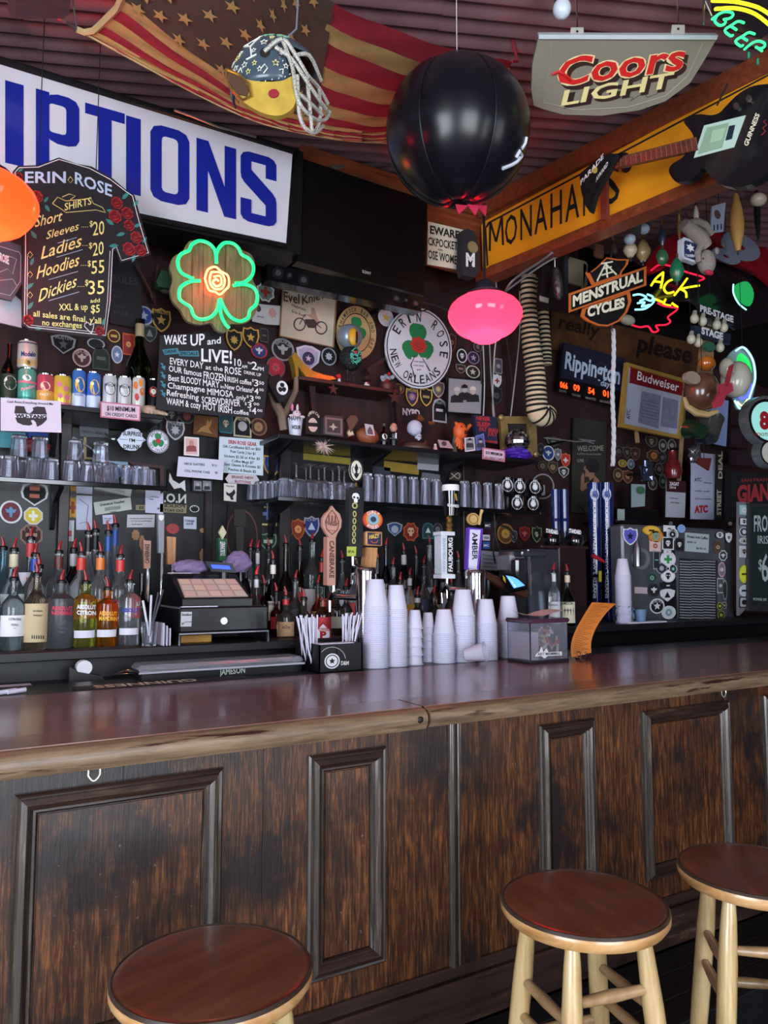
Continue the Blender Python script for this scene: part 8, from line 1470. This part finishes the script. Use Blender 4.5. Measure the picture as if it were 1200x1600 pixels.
bl_=obj('paper_cup',MB().lathe([(.026,0),(.036,.075),(.033,.075)],tuple(Vector((P(1000,945,Y=2.98).x,2.98,ZC))),16),mat('6a8aa8',.5),label='pale blue cup with a folded mask at the machine foot',cat='cup');obj('towel',MB().box(P(975,972,Y=2.95).x,P(1036,972,Y=2.95).x,2.92,3.0,ZC,ZC+.008,.003),PAPER,label='flat white towel in front of the sticker machine',cat='towel')
ST='sticker on the drink machine'
for a in[(985,838,24,28,'s',WH,'5a58b8','star','1c1c40','purple and white shield '+ST),(1018,829,28,16,'c','c8962c','e0b040','bar','3a2a10','gold oval '+ST),(1025,838,24,22,'c','a8702c','c8843a','disc','7a9a8a','orange round '+ST),(1024,853,18,18,'b','c8a8a0','d0b4ac','sun','a0402c','pinkish square '+ST),(1046,826,18,10,'b',WH,WH,'bar',K,'white and black bar '+ST),(1051,835,18,20,'c',WH,'9aa0a8','disc',K,'white round '+ST+', top of the column'),(1065,826,12,13,'c','8ab0d8','7aa0d0',None,0,'small sky-blue round '+ST),
 (1044,849,18,20,'b',WH,K,'skull',WH,'black pirate skull '+ST+', left of two'),(1062,851,15,22,'b','3a3a40',K,'skull',WH,'black pirate skull '+ST+', right of two'),(1043,862,14,6,'b',GN,WH,'bar',RD,'tiny three-colour flag '+ST),(1044,874,24,26,'c',WH,'d8d8de','cross','2a8a4a','round white green-clover '+ST,'ERIN ROSE'),(1034,888,17,18,'c','9aa0b0','2a2c38','sun','a8b0c0','dark round '+ST+' beside the clover one'),(1026,875,10,30,'b','8a9098','1c2430','bar','7ab0a8','narrow black upright '+ST),
 (1052,889,12,14,'c',WH,K,'disc','3a8a6a','small oval '+ST+' near the vent'),(1044,900,22,20,'c',WH,'e0e0e4','skull',K,'white face portrait '+ST),(1044,915,24,10,'b',K,K,'bar',WH,'black lettered DETROIT '+ST,'DETROIT'),(1022,922,20,22,'c','3a3a40','1c1c22','eagle',WH,'round black eagle '+ST),(1019,903,14,16,'c','3a5a54','1c3430','disc','6a9a8a','small green round '+ST),(1043,930,24,20,'t',WH,'d0d0d6','tri',K,'white cat-head '+ST),(1027,947,23,24,'c',WH,K,'star',WH,'round black ringed '+ST,'POETRY'),(1045,957,22,21,'c',WH,'c8d0cc','disc','7a9aa8','round white '+ST+', lowest of the column'),
 (1125,836,14,12,'c',K,'c8c8c8','skull',K,'small skull '+ST+', upper right'),(1139,840,10,16,'s',WH,WH,'skull',K,'white skull '+ST+' at the right corner'),(1122,855,12,20,'c','6a4a3a','4a3a2c','disc','a89070','brown figure '+ST),(1130,868,14,18,'m',WH,'3a3a40','eagle',WH,'black and white ragged '+ST),(1128,890,11,24,'c','c8a0a8','7a6a78','disc','b8c8c8','pinkish oval '+ST+' right of the vent'),(1126,915,10,24,'b','a8a8ac','4a4c50','disc','b0b0b4','grey square '+ST+' right of the vent'),(1133,922,7,32,'c','8a8a90','2a2a30',None,0,'narrow dark oval '+ST),(1125,947,8,12,'c','a8a83a',K,'disc','a8a83a','tiny yellow-ringed '+ST+', left of two'),(1132,946,7,11,'c','b8b8a8',K,'skull','b8b8a8','tiny skull '+ST+', right of two'),(1127,961,11,14,'c','8a8a3a','2a2c18','sun','a8a84a','olive round '+ST+', bottom right')]:
 patch(*a,Y=YM-.006,cat='sticker',kind='sticker')
# chalkboard at the right edge with its strip of stickers
cbk=flat('price_chalkboard',[(1173,790),(1215,792),(1215,950),(1172,948)],2.98,mat('1c2a2c',.5),th=.02,label='framed chalkboard of the frozen drink price at the right edge',cat='chalkboard');ring('frame',[(1171,786),(1218,788),(1218,956),(1170,954)],[(1175,792),(1213,794),(1213,948),(1174,946)],2.98,mat('3a3c40',.3,.4),cbk,.02,.02);T(cbk,[('FROZEN',(1178,830),(1222,830),24,.02),('IRISH',(1184,849),(1208,850),12,.01),('$',(1185,890),(1191,890),16,.01),('6',(1190,908),(1201,908),42,.01),('POWER SIX',(1177,938),(1198,939),4,.02)],2.98,mat('a8b8b8',.5),.022)
sps=flat('sticker_post',[(1155,784),(1171,785),(1169,948),(1155,962)],2.99,mat('8a8c94',.4,.4),th=.02,label='pale metal upright covered in stickers beside the price chalkboard',cat='post')
for i,(y,h_,sh_,oc,fc,mo,mc,l) in enumerate(((797,16,'b','8ab0b0','9ac0c0','disc',WH,'teal square'),(815,12,'b',K,WH,'skull',K,'black and white square'),(831,15,'c',WH,'3a3a44','sun',WH,'round ringed'),(845,10,'c',WH,'a8a8a0','tri',K,'tiny fox-face'),(862,18,'b','c8c8cc','b8b8bc','skull',K,'pale face'),(897,28,'c','c8cc3a','d0d43a','bar','3a3c10','yellow oval'),(923,18,'c',WH,'b0b8c0','bar',K,'round white'),(941,17,'r',K,'a8a8b0','disc',K,'black jug'))):patch(1163,y,15,h_,sh_,oc,fc,mo,mc,l+' sticker on the metal upright',None,2.966,'sticker','sticker')
# round neon clock at right edge, window-like frames
for x,y,r_,l,g in((1200,658,34,'round football clock with a lit face at the right edge',1),(1206,708,20,'small round pale clock under the football clock',0)):
 Yk_=2.7;c=P(x,y,Y=Yk_);s=hxs(x,y,Yk_);t=thing('round_clock',l,'clock',tuple(c));flat('case',pp(x,y,circ(32),2*r_,2.3*r_),Yk_,mat('8a8e94',.25,.7),t,th=.05);flat('black_ring',pp(x,y,circ(32),1.75*r_,2*r_),Yk_-.05,BLK,t,th=.002);flat('face',pp(x,y,circ(32),1.5*r_,1.75*r_),Yk_-.052,glow('8ac8c0',.5) if g else mat('c8c4b8',.4),t,th=.002)
 if g:T(t,[('8',(1187,668),(1202,670),24,.06),('FOOTBALL',(1180,681),(1215,682),5,.02)],Yk_-.052,mat('a82028',.4),.004)
for x0,y0,x1,y1,l in((1142,650,1166,665,'narrow reddish glazed frame left of the football clock, top'),(1142,672,1166,700,'dark glazed frame left of the football clock, middle'),(1142,705,1180,728,'dark glazed frame left of the football clock, bottom')):flat('glazed_frame',rect(x0,y0,x1,y1),3.6,mat('2a1c28',.2,coat=1),th=.02,label=l,cat='frame')
# ================================================================= hanging signs on the right
YH=2.75;OG=mat('c4652c',.45,var=.15)
ms=thing('hanging_sign','black and orange shield sign reading MENSTRUAL CYCLES','sign',P(948,512,Y=YH));dk=mat('0e0d10',.5)
cr=[(916,425),(920,427),(933,417),(948,402),(966,405),(983,405),(981,413),(972,425),(971,430),(926,445)];lo=[(911,482),(908,494),(918,502),(935,509),(950,510),(968,502),(980,488),(987,470),(984,455)]
def outl(pts,k):
 cx=sum(p[0] for p in pts)/len(pts);cy=sum(p[1] for p in pts)/len(pts);return[(cx+(x-cx)*k,cy+(y-cy)*k) for x,y in pts]
flat('crest',cr,YH,OG,ms,th=.008);flat('crest_field',outl(cr,.86),YH,dk,ms,th=.002,off=.008);flat('lower_shield',lo,YH,OG,ms,th=.008);flat('shield_field',outl(lo,.86),YH,dk,ms,th=.002,off=.008)
bar_=[(890,458),(1010,416),(1010,446),(890,488)];flat('bar',bar_,YH-.01,OG,ms,th=.008);flat('bar_field',[(893,461),(1006,421),(1006,444),(893,484)],YH-.01,dk,ms,th=.002,off=.008)
T(ms,[('MENSTRUAL',(895,480),(1004,440),18,.04,0,1)],YH-.01,CREAM,.012);T(ms,[('CYCLES',(918,496),(976,481),17,.05,0,1)],YH,CREAM,.0125)
strokes(ms,'crest_mark',[[(933,439),(946,412),(963,429)],[(940,412),(957,409)],[(947,412),(949,434)],[(940,430),(957,425)],[(942,420),(955,417)]],YH,CREAM,.005,.012)
obj('hanging_chain',MB().tube([P(955,403,Y=YH),P(957,380,Y=YH),P(975,345,Y=YH)],.004,6),STEEL,ms)
RP=mat('c8ccd0',.7,bump=.8,vs=120);pr_=[P(958+1.0*math.sin(i*.25),514+i*5.35,Y=2.9) for i in range(41)]
rp=thing('white_rope','thick white rope hanging straight down below the shield sign','rope',pr_[-1])
for k in range(3):obj('strand',MB().tube([p+Vector((.0065*math.cos(i*.9+k*2.1),.0065*math.sin(i*.9+k*2.1),0)) for i,p in enumerate(pr_)],.007,7),RP,rp)
obj('hook',MB().tube([P(956,500,Y=2.9),P(957,520,Y=2.9)],.006,6),STEEL,rp)
# striped stuffed snake
SY=3.3;path=[(826,432),(826,480),(829,530),(836,580),(838,620),(841,645),(852,650),(860,642)];sp3=crom([P(x,y,Y=SY) for x,y in path],27);s=hxs(835,540,SY)
sn=thing('stuffed_snake','long black and cream striped stuffed snake hanging head down','plush toy',P(845,658,Y=SY));rad=[(12+5*min(1,i/120))*s if i<156 else(17-(i-156)/6)*s for i in range(len(sp3))]
obj('body',MB().tube(sp3,rad,14),mat('c8b896',.8,bump=.2,vs=60),sn);BLS=mat('15120f',.85)
acc=0
for i in range(1,len(sp3)-4):
 acc+=(sp3[i]-sp3[i-1]).length
 if acc>6.8*s:
  acc=0;p=sp3[i];d=(sp3[i+1]-sp3[i]).normalized()*1.9*s;r=rad[i];obj('stripe',MB().tube([p-d,p,p+d],[r*1.03,r*1.04,r*1.03],14,caps=False),BLS,sn)
for q in((856,636),(850,640)):obj('eye',MB().sphere(P(q[0],q[1],Y=SY-.05),.008),WHT if q[0]>853 else BLK,sn)
p2=crom([P(x,y,Y=SY+.07) for x,y in((843,436),(848,480),(852,530),(854,570))],7);tl=thing('stuffed_tail','thinner striped tail folded behind the stuffed snake','plush toy',p2[-1]);obj('body',MB().tube(p2,[9*s]*len(p2),12),mat('c8b896',.8),tl)
for i in range(1,len(p2)-1,1):obj('stripe',MB().tube([p2[i]-Vector((0,0,.007)),p2[i]+Vector((0,0,.007))],9.3*s,12,caps=False),BLS,tl)
fiddle=flat('dark_paddle',[(848,415),(855,410),(861,420),(857,482),(843,480)],3.1,mat('1c1418',.5),th=.03,label='dark carved paddle with a pale band hanging beside the snake',cat='paddle');flat('pale_band',[(843,462),(858,466),(857,474),(843,470)],3.1,mat('a09a90',.4),fiddle,th=.002,off=.03)
def hang(x,y0,y1,Y):return[P(x,y0,Y=Y),P(x,y1,Y=Y)]
hs=thing('wrapped_sausage','dark bottle-shaped bundle wrapped in net, hanging left of the shield sign','bundle',P(872,468,Y=2.95));obj('bundle',MB().tube([P(x,y,Y=2.95) for x,y in((868,418),(869,428),(871,445),(873,460),(874,468))],[.012,.026,.03,.026,.012],12),mat('2a282c',.3,var=.5,bump=1,vs=60,coat=.4),hs);obj('cord',MB().tube(hang(867,400,420,2.95),.003,5),WHT,hs)
for i,(x,y,w_,h_,c_,l) in enumerate(((885,430,6,60,'22242c','black umbrella handle left of the shield sign'),(903,425,30,40,'6a6450','olive paper fan behind the shield sign'),(914,432,5,40,'5a5650','grey metal rod behind the shield sign'),(937,392,13,20,'6a4a38','brown carved handle above the shield sign'))):flat('hanging_piece',pp(x,y,SHP['r'],w_,h_),3.0,mat(c_,.5),th=.015,label=l,cat='handle')
# tap handles and toys slung from the rack, top right
YV=2.6;sv=hxs(1080,380,YV)
def knobt(label,x,y0,y1,w_,col,Y=YV,ball=None,name='hanging_tap'):
 s=hxs(x,y0,Y);t=thing(name,label,'tap handle',P(x,y1,Y=Y));n_=7;prof=[(.35,0),(.5,.08),(.9,.3),(1,.5),(.75,.75),(.5,.9),(.3,1)];zb_,zt=P(x,y1,Y=Y).z,P(x,y0,Y=Y).z
 obj('turned_handle',MB().lathe([(a*w_/2*s,zb_+b*(zt-zb_)) for a,b in prof],(P(x,y1,Y=Y).x,Y,0),16),mat(col,.3,coat=.4),t);obj('ferrule',MB().tube([P(x,y0-8,Y=Y),P(x,y0,Y=Y)],.006,8),BRASS,t);obj('ferrule',MB().tube([P(x,y1,Y=Y),P(x,y1+6,Y=Y)],.005,8),STEEL,t)
 if ball:obj('knob',MB().sphere(P(x,ball[0],Y=Y-.02),ball[1]*s,ball[1]*s*.8,ball[2]*s),mat(ball[3],.3,coat=.5),t)
 return t
knobt('honey-coloured turned tap handle, top right',1153,305,392,22,'b88a4c');knobt('black tap handle with a cream knob, top right corner',1185,285,375,10,'14141a',ball=(312,14,10,'d0c4b0'));knobt('green glass bauble tap hanging over the yellow neon',1058,405,440,22,'1c6a48',2.5);knobt('wooden barrel knob above the shield sign, left of two',985,378,402,22,'c8b898',2.8);knobt('wooden barrel knob above the shield sign, right of two',1005,376,408,24,'a88a5c',2.8);knobt('navy handle with a green and silver oval badge',1035,352,384,12,'22283a',2.6,ball=(402,10,13,'2a5a3c'));knobt('pale ivory stick handle above the plush monkey',1088,322,350,9,'c4c0b0');knobt('slim brass handle beside the red reflection panel',1062,335,375,6,'a8804a')
bdg=flat('crest_badge',pp(1079,391,SHP['r'],26,34),2.55,mat('c8ccd8',.35),th=.03,label='white square tap badge with a navy crest',cat='badge');flat('crest_field',pp(1079,391,SHP['r'],19,26),2.55,mat('27345a',.4),bdg,th=.002,off=.03);flat('crest',pp(1079,387,star(6,.5),14,13),2.55,WHT,bdg,th=.002,off=.032);T(bdg,[('TAVERN',(1071,401),(1087,402),4,.03)],2.55,WHT,.034)
mk_=thing('plush_monkey','grey sock monkey with a red mouth hanging upside down','plush toy',P(1105,433,Y=2.5));GP_=mat('8a8078',.9,bump=.6,vs=90,var=.2);s=hxs(1100,390,2.5);q=lambda x,y,d=0:P(x,y,Y=2.5+d)
mb_=obj('body',MB().tube([q(1068,350),q(1080,360),q(1095,372),q(1103,385)],[9*s,11*s,12*s,10*s],12),GP_,mk_);hdm=obj('head',MB().sphere(q(1104,410),15*s,13*s,20*s),GP_,mk_);obj('mouth',MB().sphere(q(1108,426,-.03),9*s,5*s,4*s,12,8),mat('b8283c',.7),hdm);obj('ear',MB().sphere(q(1120,392),5*s,3*s,6*s,10,8),GP_,hdm);obj('leg',MB().tube([q(1070,352),q(1088,346),q(1102,352),q(1112,366)],[7*s,6*s,6*s,5*s],9),GP_,mb_);obj('arm',MB().tube([q(1098,378),q(1090,395),q(1092,410)],[6*s,5*s,4*s],9),GP_,mb_)
for d in(-5,5):obj('eye',MB().sphere(q(1104+d,404,-.035),.004),INK,hdm)
tgc=flat('luggage_tag',[(1113,322),(1134,316),(1130,362),(1110,364)],2.62,mat('9aa4b8',.3),th=.008,label='clear plastic card tag with a small portrait, top right',cat='tag');flat('portrait',pp(1121,335,circ(10),10,14),2.62,mat('5a4440',.5),tgc,th=.001,off=.008);T(tgc,[('111',(1115,360),(1128,358),8,.04)],2.62,mat('1c2a5a',.4),.010)
for x,y,rx_,ry_,l in((1158,385,30,20,'grey disc behind the honey-coloured handle'),(1135,400,22,10,'smaller grey disc beside the plush monkey')):ring('grey_disc',pp(x,y,circ(24),2*rx_,2*ry_),pp(x,y,circ(24),.5*rx_,.5*ry_),2.8,mat('8a90a8',.3,.4),None,.01).update({'label':l,'category':'disc'}) if False else tag(ring('grey_disc',pp(x,y,circ(24),2*rx_,2*ry_),pp(x,y,circ(24),.5*rx_,.5*ry_),2.8,mat('8a90a8',.3,.4),None,.01),l,'disc')
em=thing('emergency_lamp','grey twin spotlight housing with two white bulbs under the yellow sign','lamp',P(1003,380,Y=2.75));s=hxs(1003,345,2.75);q=lambda x,y,d=0:P(x,y,Y=2.75+d)
obj('housing',MB().tube([q(1010,318),q(1010,342)],[17*s,15*s],10),mat('3a3c40',.4),em)
for a,b,c_ in(((1000,345),(993,362),(984,374)),((1012,342),(1008,352),(1006,358))):obj('socket',MB().tube([q(*a),q(*b)],[9*s,8*s],12),mat('4a4c50',.4),em);obj('bulb',MB().sphere(q(*c_,-.02),9*s,9*s,8*s),mat('a8bcd0',.2),em)
obj('curved_horn',MB().tube(crom([P(x,y,Y=2.9) for x,y in((930,350),(945,355),(957,372),(962,396))],5),[.012]*16,8),mat('4a3a2c',.4),label='curved dark horn hanging above the shield sign',cat='horn')
# neon text and outlines under the rack
def ns(x,y):return(900+x/4,360+y/4)
jn=thing('jack_neon','yellow, red and blue neon lettering behind the hanging tap handles','neon sign',P(1040,520,Y=3.05));NYL,NRD,NCY=glow('e8e020',1.1),glow('e02040',.7),glow('90e8ff',1.1);p3=PL(3.05)
for L in([(470,345),(500,300),(545,262)],[(545,262),(540,310),(530,360)],[(490,318),(540,325)],[(625,300),(575,320),(550,360),(570,392),(610,385)],[(695,300),(655,355),(615,405)],[(770,345),(705,355),(645,368)],[(650,365),(685,385),(690,420)],[(495,430),(545,450)],[(560,430),(550,460),(590,470)],[(600,455),(635,480)]):ntube(jn,'yellow_tube',[ns(*p) for p in L],NYL,p3,.007)
for L in([(470,250),(520,215),(580,220),(690,260),(800,295),(770,315)],[(510,455),(560,475),(635,490),(575,540),(590,570),(560,590),(500,595),(515,625),(480,635),(450,600),(400,605),(345,590)]):ntube(jn,'red_tube',[ns(*p) for p in L],NRD,p3,.006)
for L in([(358,405),(400,400),(440,420),(400,440)],[(445,400),(480,415),(470,440),(440,430)],[(385,455),(430,450),(410,475),(460,465)],[(370,495),(430,490),(480,455),(490,425)]):ntube(jn,'blue_tube',[ns(*p) for p in L],NCY,p3,.006)
for x,y0,w_,l in((1012,500,22,'pale oval shade under the shield sign'),):c=P(980,500,Y=3.0);obj('oval_shade',MB().sphere(c,.06,.03,.03),mat('a0a08c',.5),label=l,cat='shade')
dt=thing('drag_tree','drag race light tree lettered PRE-STAGE and STAGE with round bulbs','light tree',P(1115,560,Y=2.7));q=lambda x,y,d=0:P(x,y,Y=2.7+d)
flat('upper_plate',[(1092,474),(1147,496),(1147,508),(1092,490)],2.7,mat('14141a',.4),dt,th=.02);flat('lower_plate',[(1084,508),(1142,522),(1141,538),(1083,524)],2.7,mat('1c2438',.4),dt,th=.02);flat('batten',[(1101,490),(1118,496),(1113,600),(1092,600)],2.74,mat('8a6a4a',.6),dt,th=.02);flat('steel_bracket',[(1106,490),(1118,494),(1117,512),(1105,509)],2.7,STEEL,dt,th=.01)
T(dt,[('PRE-STAGE',(1094,486),(1146,504),9.5,.04)],2.7,mat('c8c8cc',.5),.022);T(dt,[('STAGE',(1096,521),(1130,531),10,.05)],2.7,mat('c8c8cc',.5),.022);s=hxs(1110,510,2.7)
for x,y in((1085,498),(1098,502),(1120,508),(1131,512),(1080,530),(1091,535),(1125,543)):b_=obj('bulb',MB().sphere(q(x,y,-.03),6.5*s,6.5*s,7.5*s),mat('b0ac98',.4),dt);obj('bulb_neck',MB().tube([q(x+1,y-12,-.03),q(x,y-5,-.03)],[3*s,4*s],8),mat('8a8676',.4),b_)
fl1=flat('green_lens',pp(1110,541,SHP['m'],18,16),2.65,mat('2c5a44',.4),th=.02,label='small green shamrock lens under the STAGE plate',cat='lens');obj('amber_lamp',MB().sphere(P(1104,568,Y=2.62),14*s,12*s,12*s),mat('b8641c',.2,coat=1),label='amber glass lamp on the wooden batten',cat='lamp')
# hats and buckets
BRN=mat('5a3a2a',.25,var=.6,vs=12,coat=.7);c=P(1096,612,Y=2.55);s=hxs(1096,612,2.55)
bh=thing('brown_helmet','mottled brown glossy round helmet with a tan brim','helmet',P(1096,648,Y=2.55));obj('dome',MB().sphere(c,30*s,26*s,32*s,24,16),BRN,bh);obj('brim',MB().tube([c+Vector((0,0,0))+RGT*(s*x)+Vector((0,0,-s*y))-FWD*.02 for x,y in((-30,10),(-26,24),(-12,34),(6,37),(22,32))],[3*s,5*s,6*s,5*s,3*s],8),mat('a08658',.5),bh);flat('top_knob',pp(1083,590,circ(12),24,20),2.5,mat('8a7a6a',.4,bump=.5),bh,th=.02)
c=P(1150,593,Y=2.45);s=hxs(1150,593,2.45);wh=thing('batting_helmet','cream batting helmet with a red brim and ribbon','helmet',P(1145,620,Y=2.45));obj('dome',MB().sphere(c,24*s,22*s,30*s,24,16,M=Matrix.Rotation(.35,3,'Y')),mat('a8a698',.25,coat=.6),wh);obj('ear_guard',MB().sphere(P(1136,575,Y=2.42),10*s,12*s,16*s,14,10),mat('9a988a',.3,coat=.4),wh);flat('red_stripe',[(1141,572),(1147,568),(1140,600),(1132,606)],2.37,mat('8a2a34',.4),wh,th=.01);obj('red_brim',MB().prism([P(x,y,Y=2.36) for x,y in((1126,600),(1144,598),(1146,610),(1135,618),(1128,634),(1118,638),(1116,628),(1124,615))],(0,.015,0)),mat('9a2c3c',.5),wh)
# lit skull neon behind the helmets
sk2=thing('skull_neon','green and blue neon skull-like sign behind the cream helmet','neon sign',P(1160,640,Y=2.9));flat('white_backing',crom([Vector(p) for p in((1160,540),(1178,560),(1182,590),(1176,620),(1168,638),(1152,640),(1146,620),(1130,600),(1135,560))],3,True),2.9,mat('8aa0a0',.4),sk2,th=.01);flat('green_field',crom([Vector(p) for p in((1158,552),(1170,562),(1175,580),(1170,592),(1158,580),(1152,562))],3,True),2.9,glow('20c050',.7),sk2,th=.006,off=.01);ntube(sk2,'white_blue_tube',[(1150,548),(1162,543),(1176,562),(1180,590),(1174,612),(1166,634),(1156,638),(1148,626)],glow('a0e8ff',1.4),PL(2.88),.006);ntube(sk2,'violet_tube',[(1174,600),(1168,618),(1158,622),(1152,612)],glow('5058ff',1.5),PL(2.88),.008);ntube(sk2,'cream_tube',[(1152,628),(1160,634),(1168,624)],glow('f0f0a0',1.2),PL(2.88),.006)
rf=thing('neon_reflection','glowing reflection of the green neon on the dark hood, right edge','neon sign',P(1160,482,Y=3.0));flat('green_field',crom([Vector(p) for p in((1150,445),(1168,440),(1178,458),(1172,478),(1156,470),(1148,458))],3,True),3.0,glow('20a050',.5),rf,th=.01);ntube(rf,'white_tube',[(1146,444),(1146,458),(1154,474),(1166,484)],glow('a0f0f0',1.1),PL(2.98),.005)  # reflection of the skull neon, built as a glowing field and tube
for x,y,r_,c_,l,d in((1085,672,15,'17301f','dark green metal bucket mouth below the brown helmet',1),(1108,668,20,'3c3e3a','grey metal pail hanging below the helmets',0),(1100,685,11,'20242c','small dark cup between the two pails',1)):
 c=P(x,y,Y=2.6);s=hxs(x,y,2.6);M_=Matrix.Rotation(.5,3,'Y')@Matrix.Rotation(-1.2 if d else-.2,3,'X');obj('metal_pail',MB().lathe([(0,-r_*s*1.1),(r_*s*.75,-r_*s*1.1),(r_*s,r_*s*.8),(r_*s*1.05,r_*s*.85),(r_*s*.95,r_*s*.8),(r_*s*.7,-r_*s)],tuple(c),22,M=M_),mat(c_,.25,.3,coat=.6),label=l,cat='pail')
flat('red_pennant',[(1092,715),(1112,716),(1108,735),(1090,724)],2.9,mat('5a1c1c',.5),th=.01,label='small dark red pennant tip below the foil ball',cat='pennant')
obj('crossed_tongs',MB().tube([P(850,684,Y=3.55),P(900,690,Y=3.5),P(930,689,Y=3.5),P(905,686,Y=3.5),P(928,693,Y=3.5)],.004,5),mat('b0b0b4',.3,.7),label='pale metal tongs hanging above the welcome poster',cat='tongs')
# ================================================================= ordinal labels for look-alikes in rows and stacks
ORD=['first','second','third','fourth','fifth','sixth','seventh','eighth','ninth','tenth']+[str(i)+('st' if i%10==1 and i>20 else 'nd' if i%10==2 and i>20 else 'rd' if i%10==3 and i>20 else 'th') for i in range(11,60)]
gr={}
for o in bpy.context.scene.objects:
 if o.parent is None and o.get('group') and o.get('category') in('cup','glass','straw'):gr.setdefault(o['group'],[]).append(o)
for g,L in gr.items():
 if g.startswith('cups in'):
  L.sort(key=lambda o:-o.location.z);w=g[8:]
  for i,o in enumerate(L):o['label']=('topmost plastic cup of ' if i==0 else ORD[i]+' plastic cup from the top of ')+w.replace(', bag at its foot','')
 elif g.startswith('straws'):
  L.sort(key=lambda o:o.location.x)
  for i,o in enumerate(L):o['label']=ORD[i]+' white straw from the left in '+g[10:]
 elif 'pens' not in g:
  two='pint' in g or 'under' in g;key=lambda o:round(o.location.y,1) if two else round(o.location.z,1);rows_=sorted(set(key(o) for o in L))
  for k,rv in enumerate(rows_):
   R_=sorted([o for o in L if key(o)==rv],key=lambda o:math.atan2(o.location.x,o.location.y));w=('in the '+('front','back','rear')[min(k,2)]+' row, ' if two else('in the upper layer, ' if k else '')) if len(rows_)>1 else ''
   for i,o in enumerate(R_):o['label']=ORD[i]+' from the left '+w+g.replace(' middle lower',' lower').replace(' left lower',' lower left')
# mounts and cords that hold what hangs
def mount(nm,px,py,Y,par=None):
 c=P(px,py,Y=Y);o=SC.objects[nm];obj('wall_bracket',MB().box(c.x-.008,c.x+.008,Y,YW,c.z-.008,c.z+.008),BLK,o)
def cord(nm,px,py,Y):
 c=P(px,py,Y=Y);o=SC.objects[nm];obj('hanging_cord',MB().tube([c,Vector((c.x,c.y,CEIL+.02))],.002,5),INK,o)
for a in(('neon_sign',338,420,YN+.001),('countdown_board',925,570,YW_-.02),('neon_reflection',1163,460,3.01),('jack_neon',1040,440,3.07),('glazed_frame.002',1160,715,3.6),('tap_lever',928,870,3.1),('yellow_tag',938,900,3.2),('foil_ball',1012,738,3.52),('round_wooden_sign',557,520,YP),('wood_batten',1064,700,3.6),('crossed_tongs',890,688,3.52),('cable.004',600,478,3.57)):mount(*a)
for a in(('shirt_chalkboard',60,262,YC+.004),('shirt_chalkboard',150,268,YC+.004),('luggage_tag',1123,320,2.622),('grey_disc.001',1135,392,2.802),('metal_pail.002',1100,676,2.6),('red_pennant',1100,716,2.902),('white_rope',956,503,2.9),('skull_neon',1160,545,2.905),('foil_ball.001',1086,705,3.0),('drag_tree',1110,492,2.74),('hanging_sign',975,345,YH)):cord(*a)
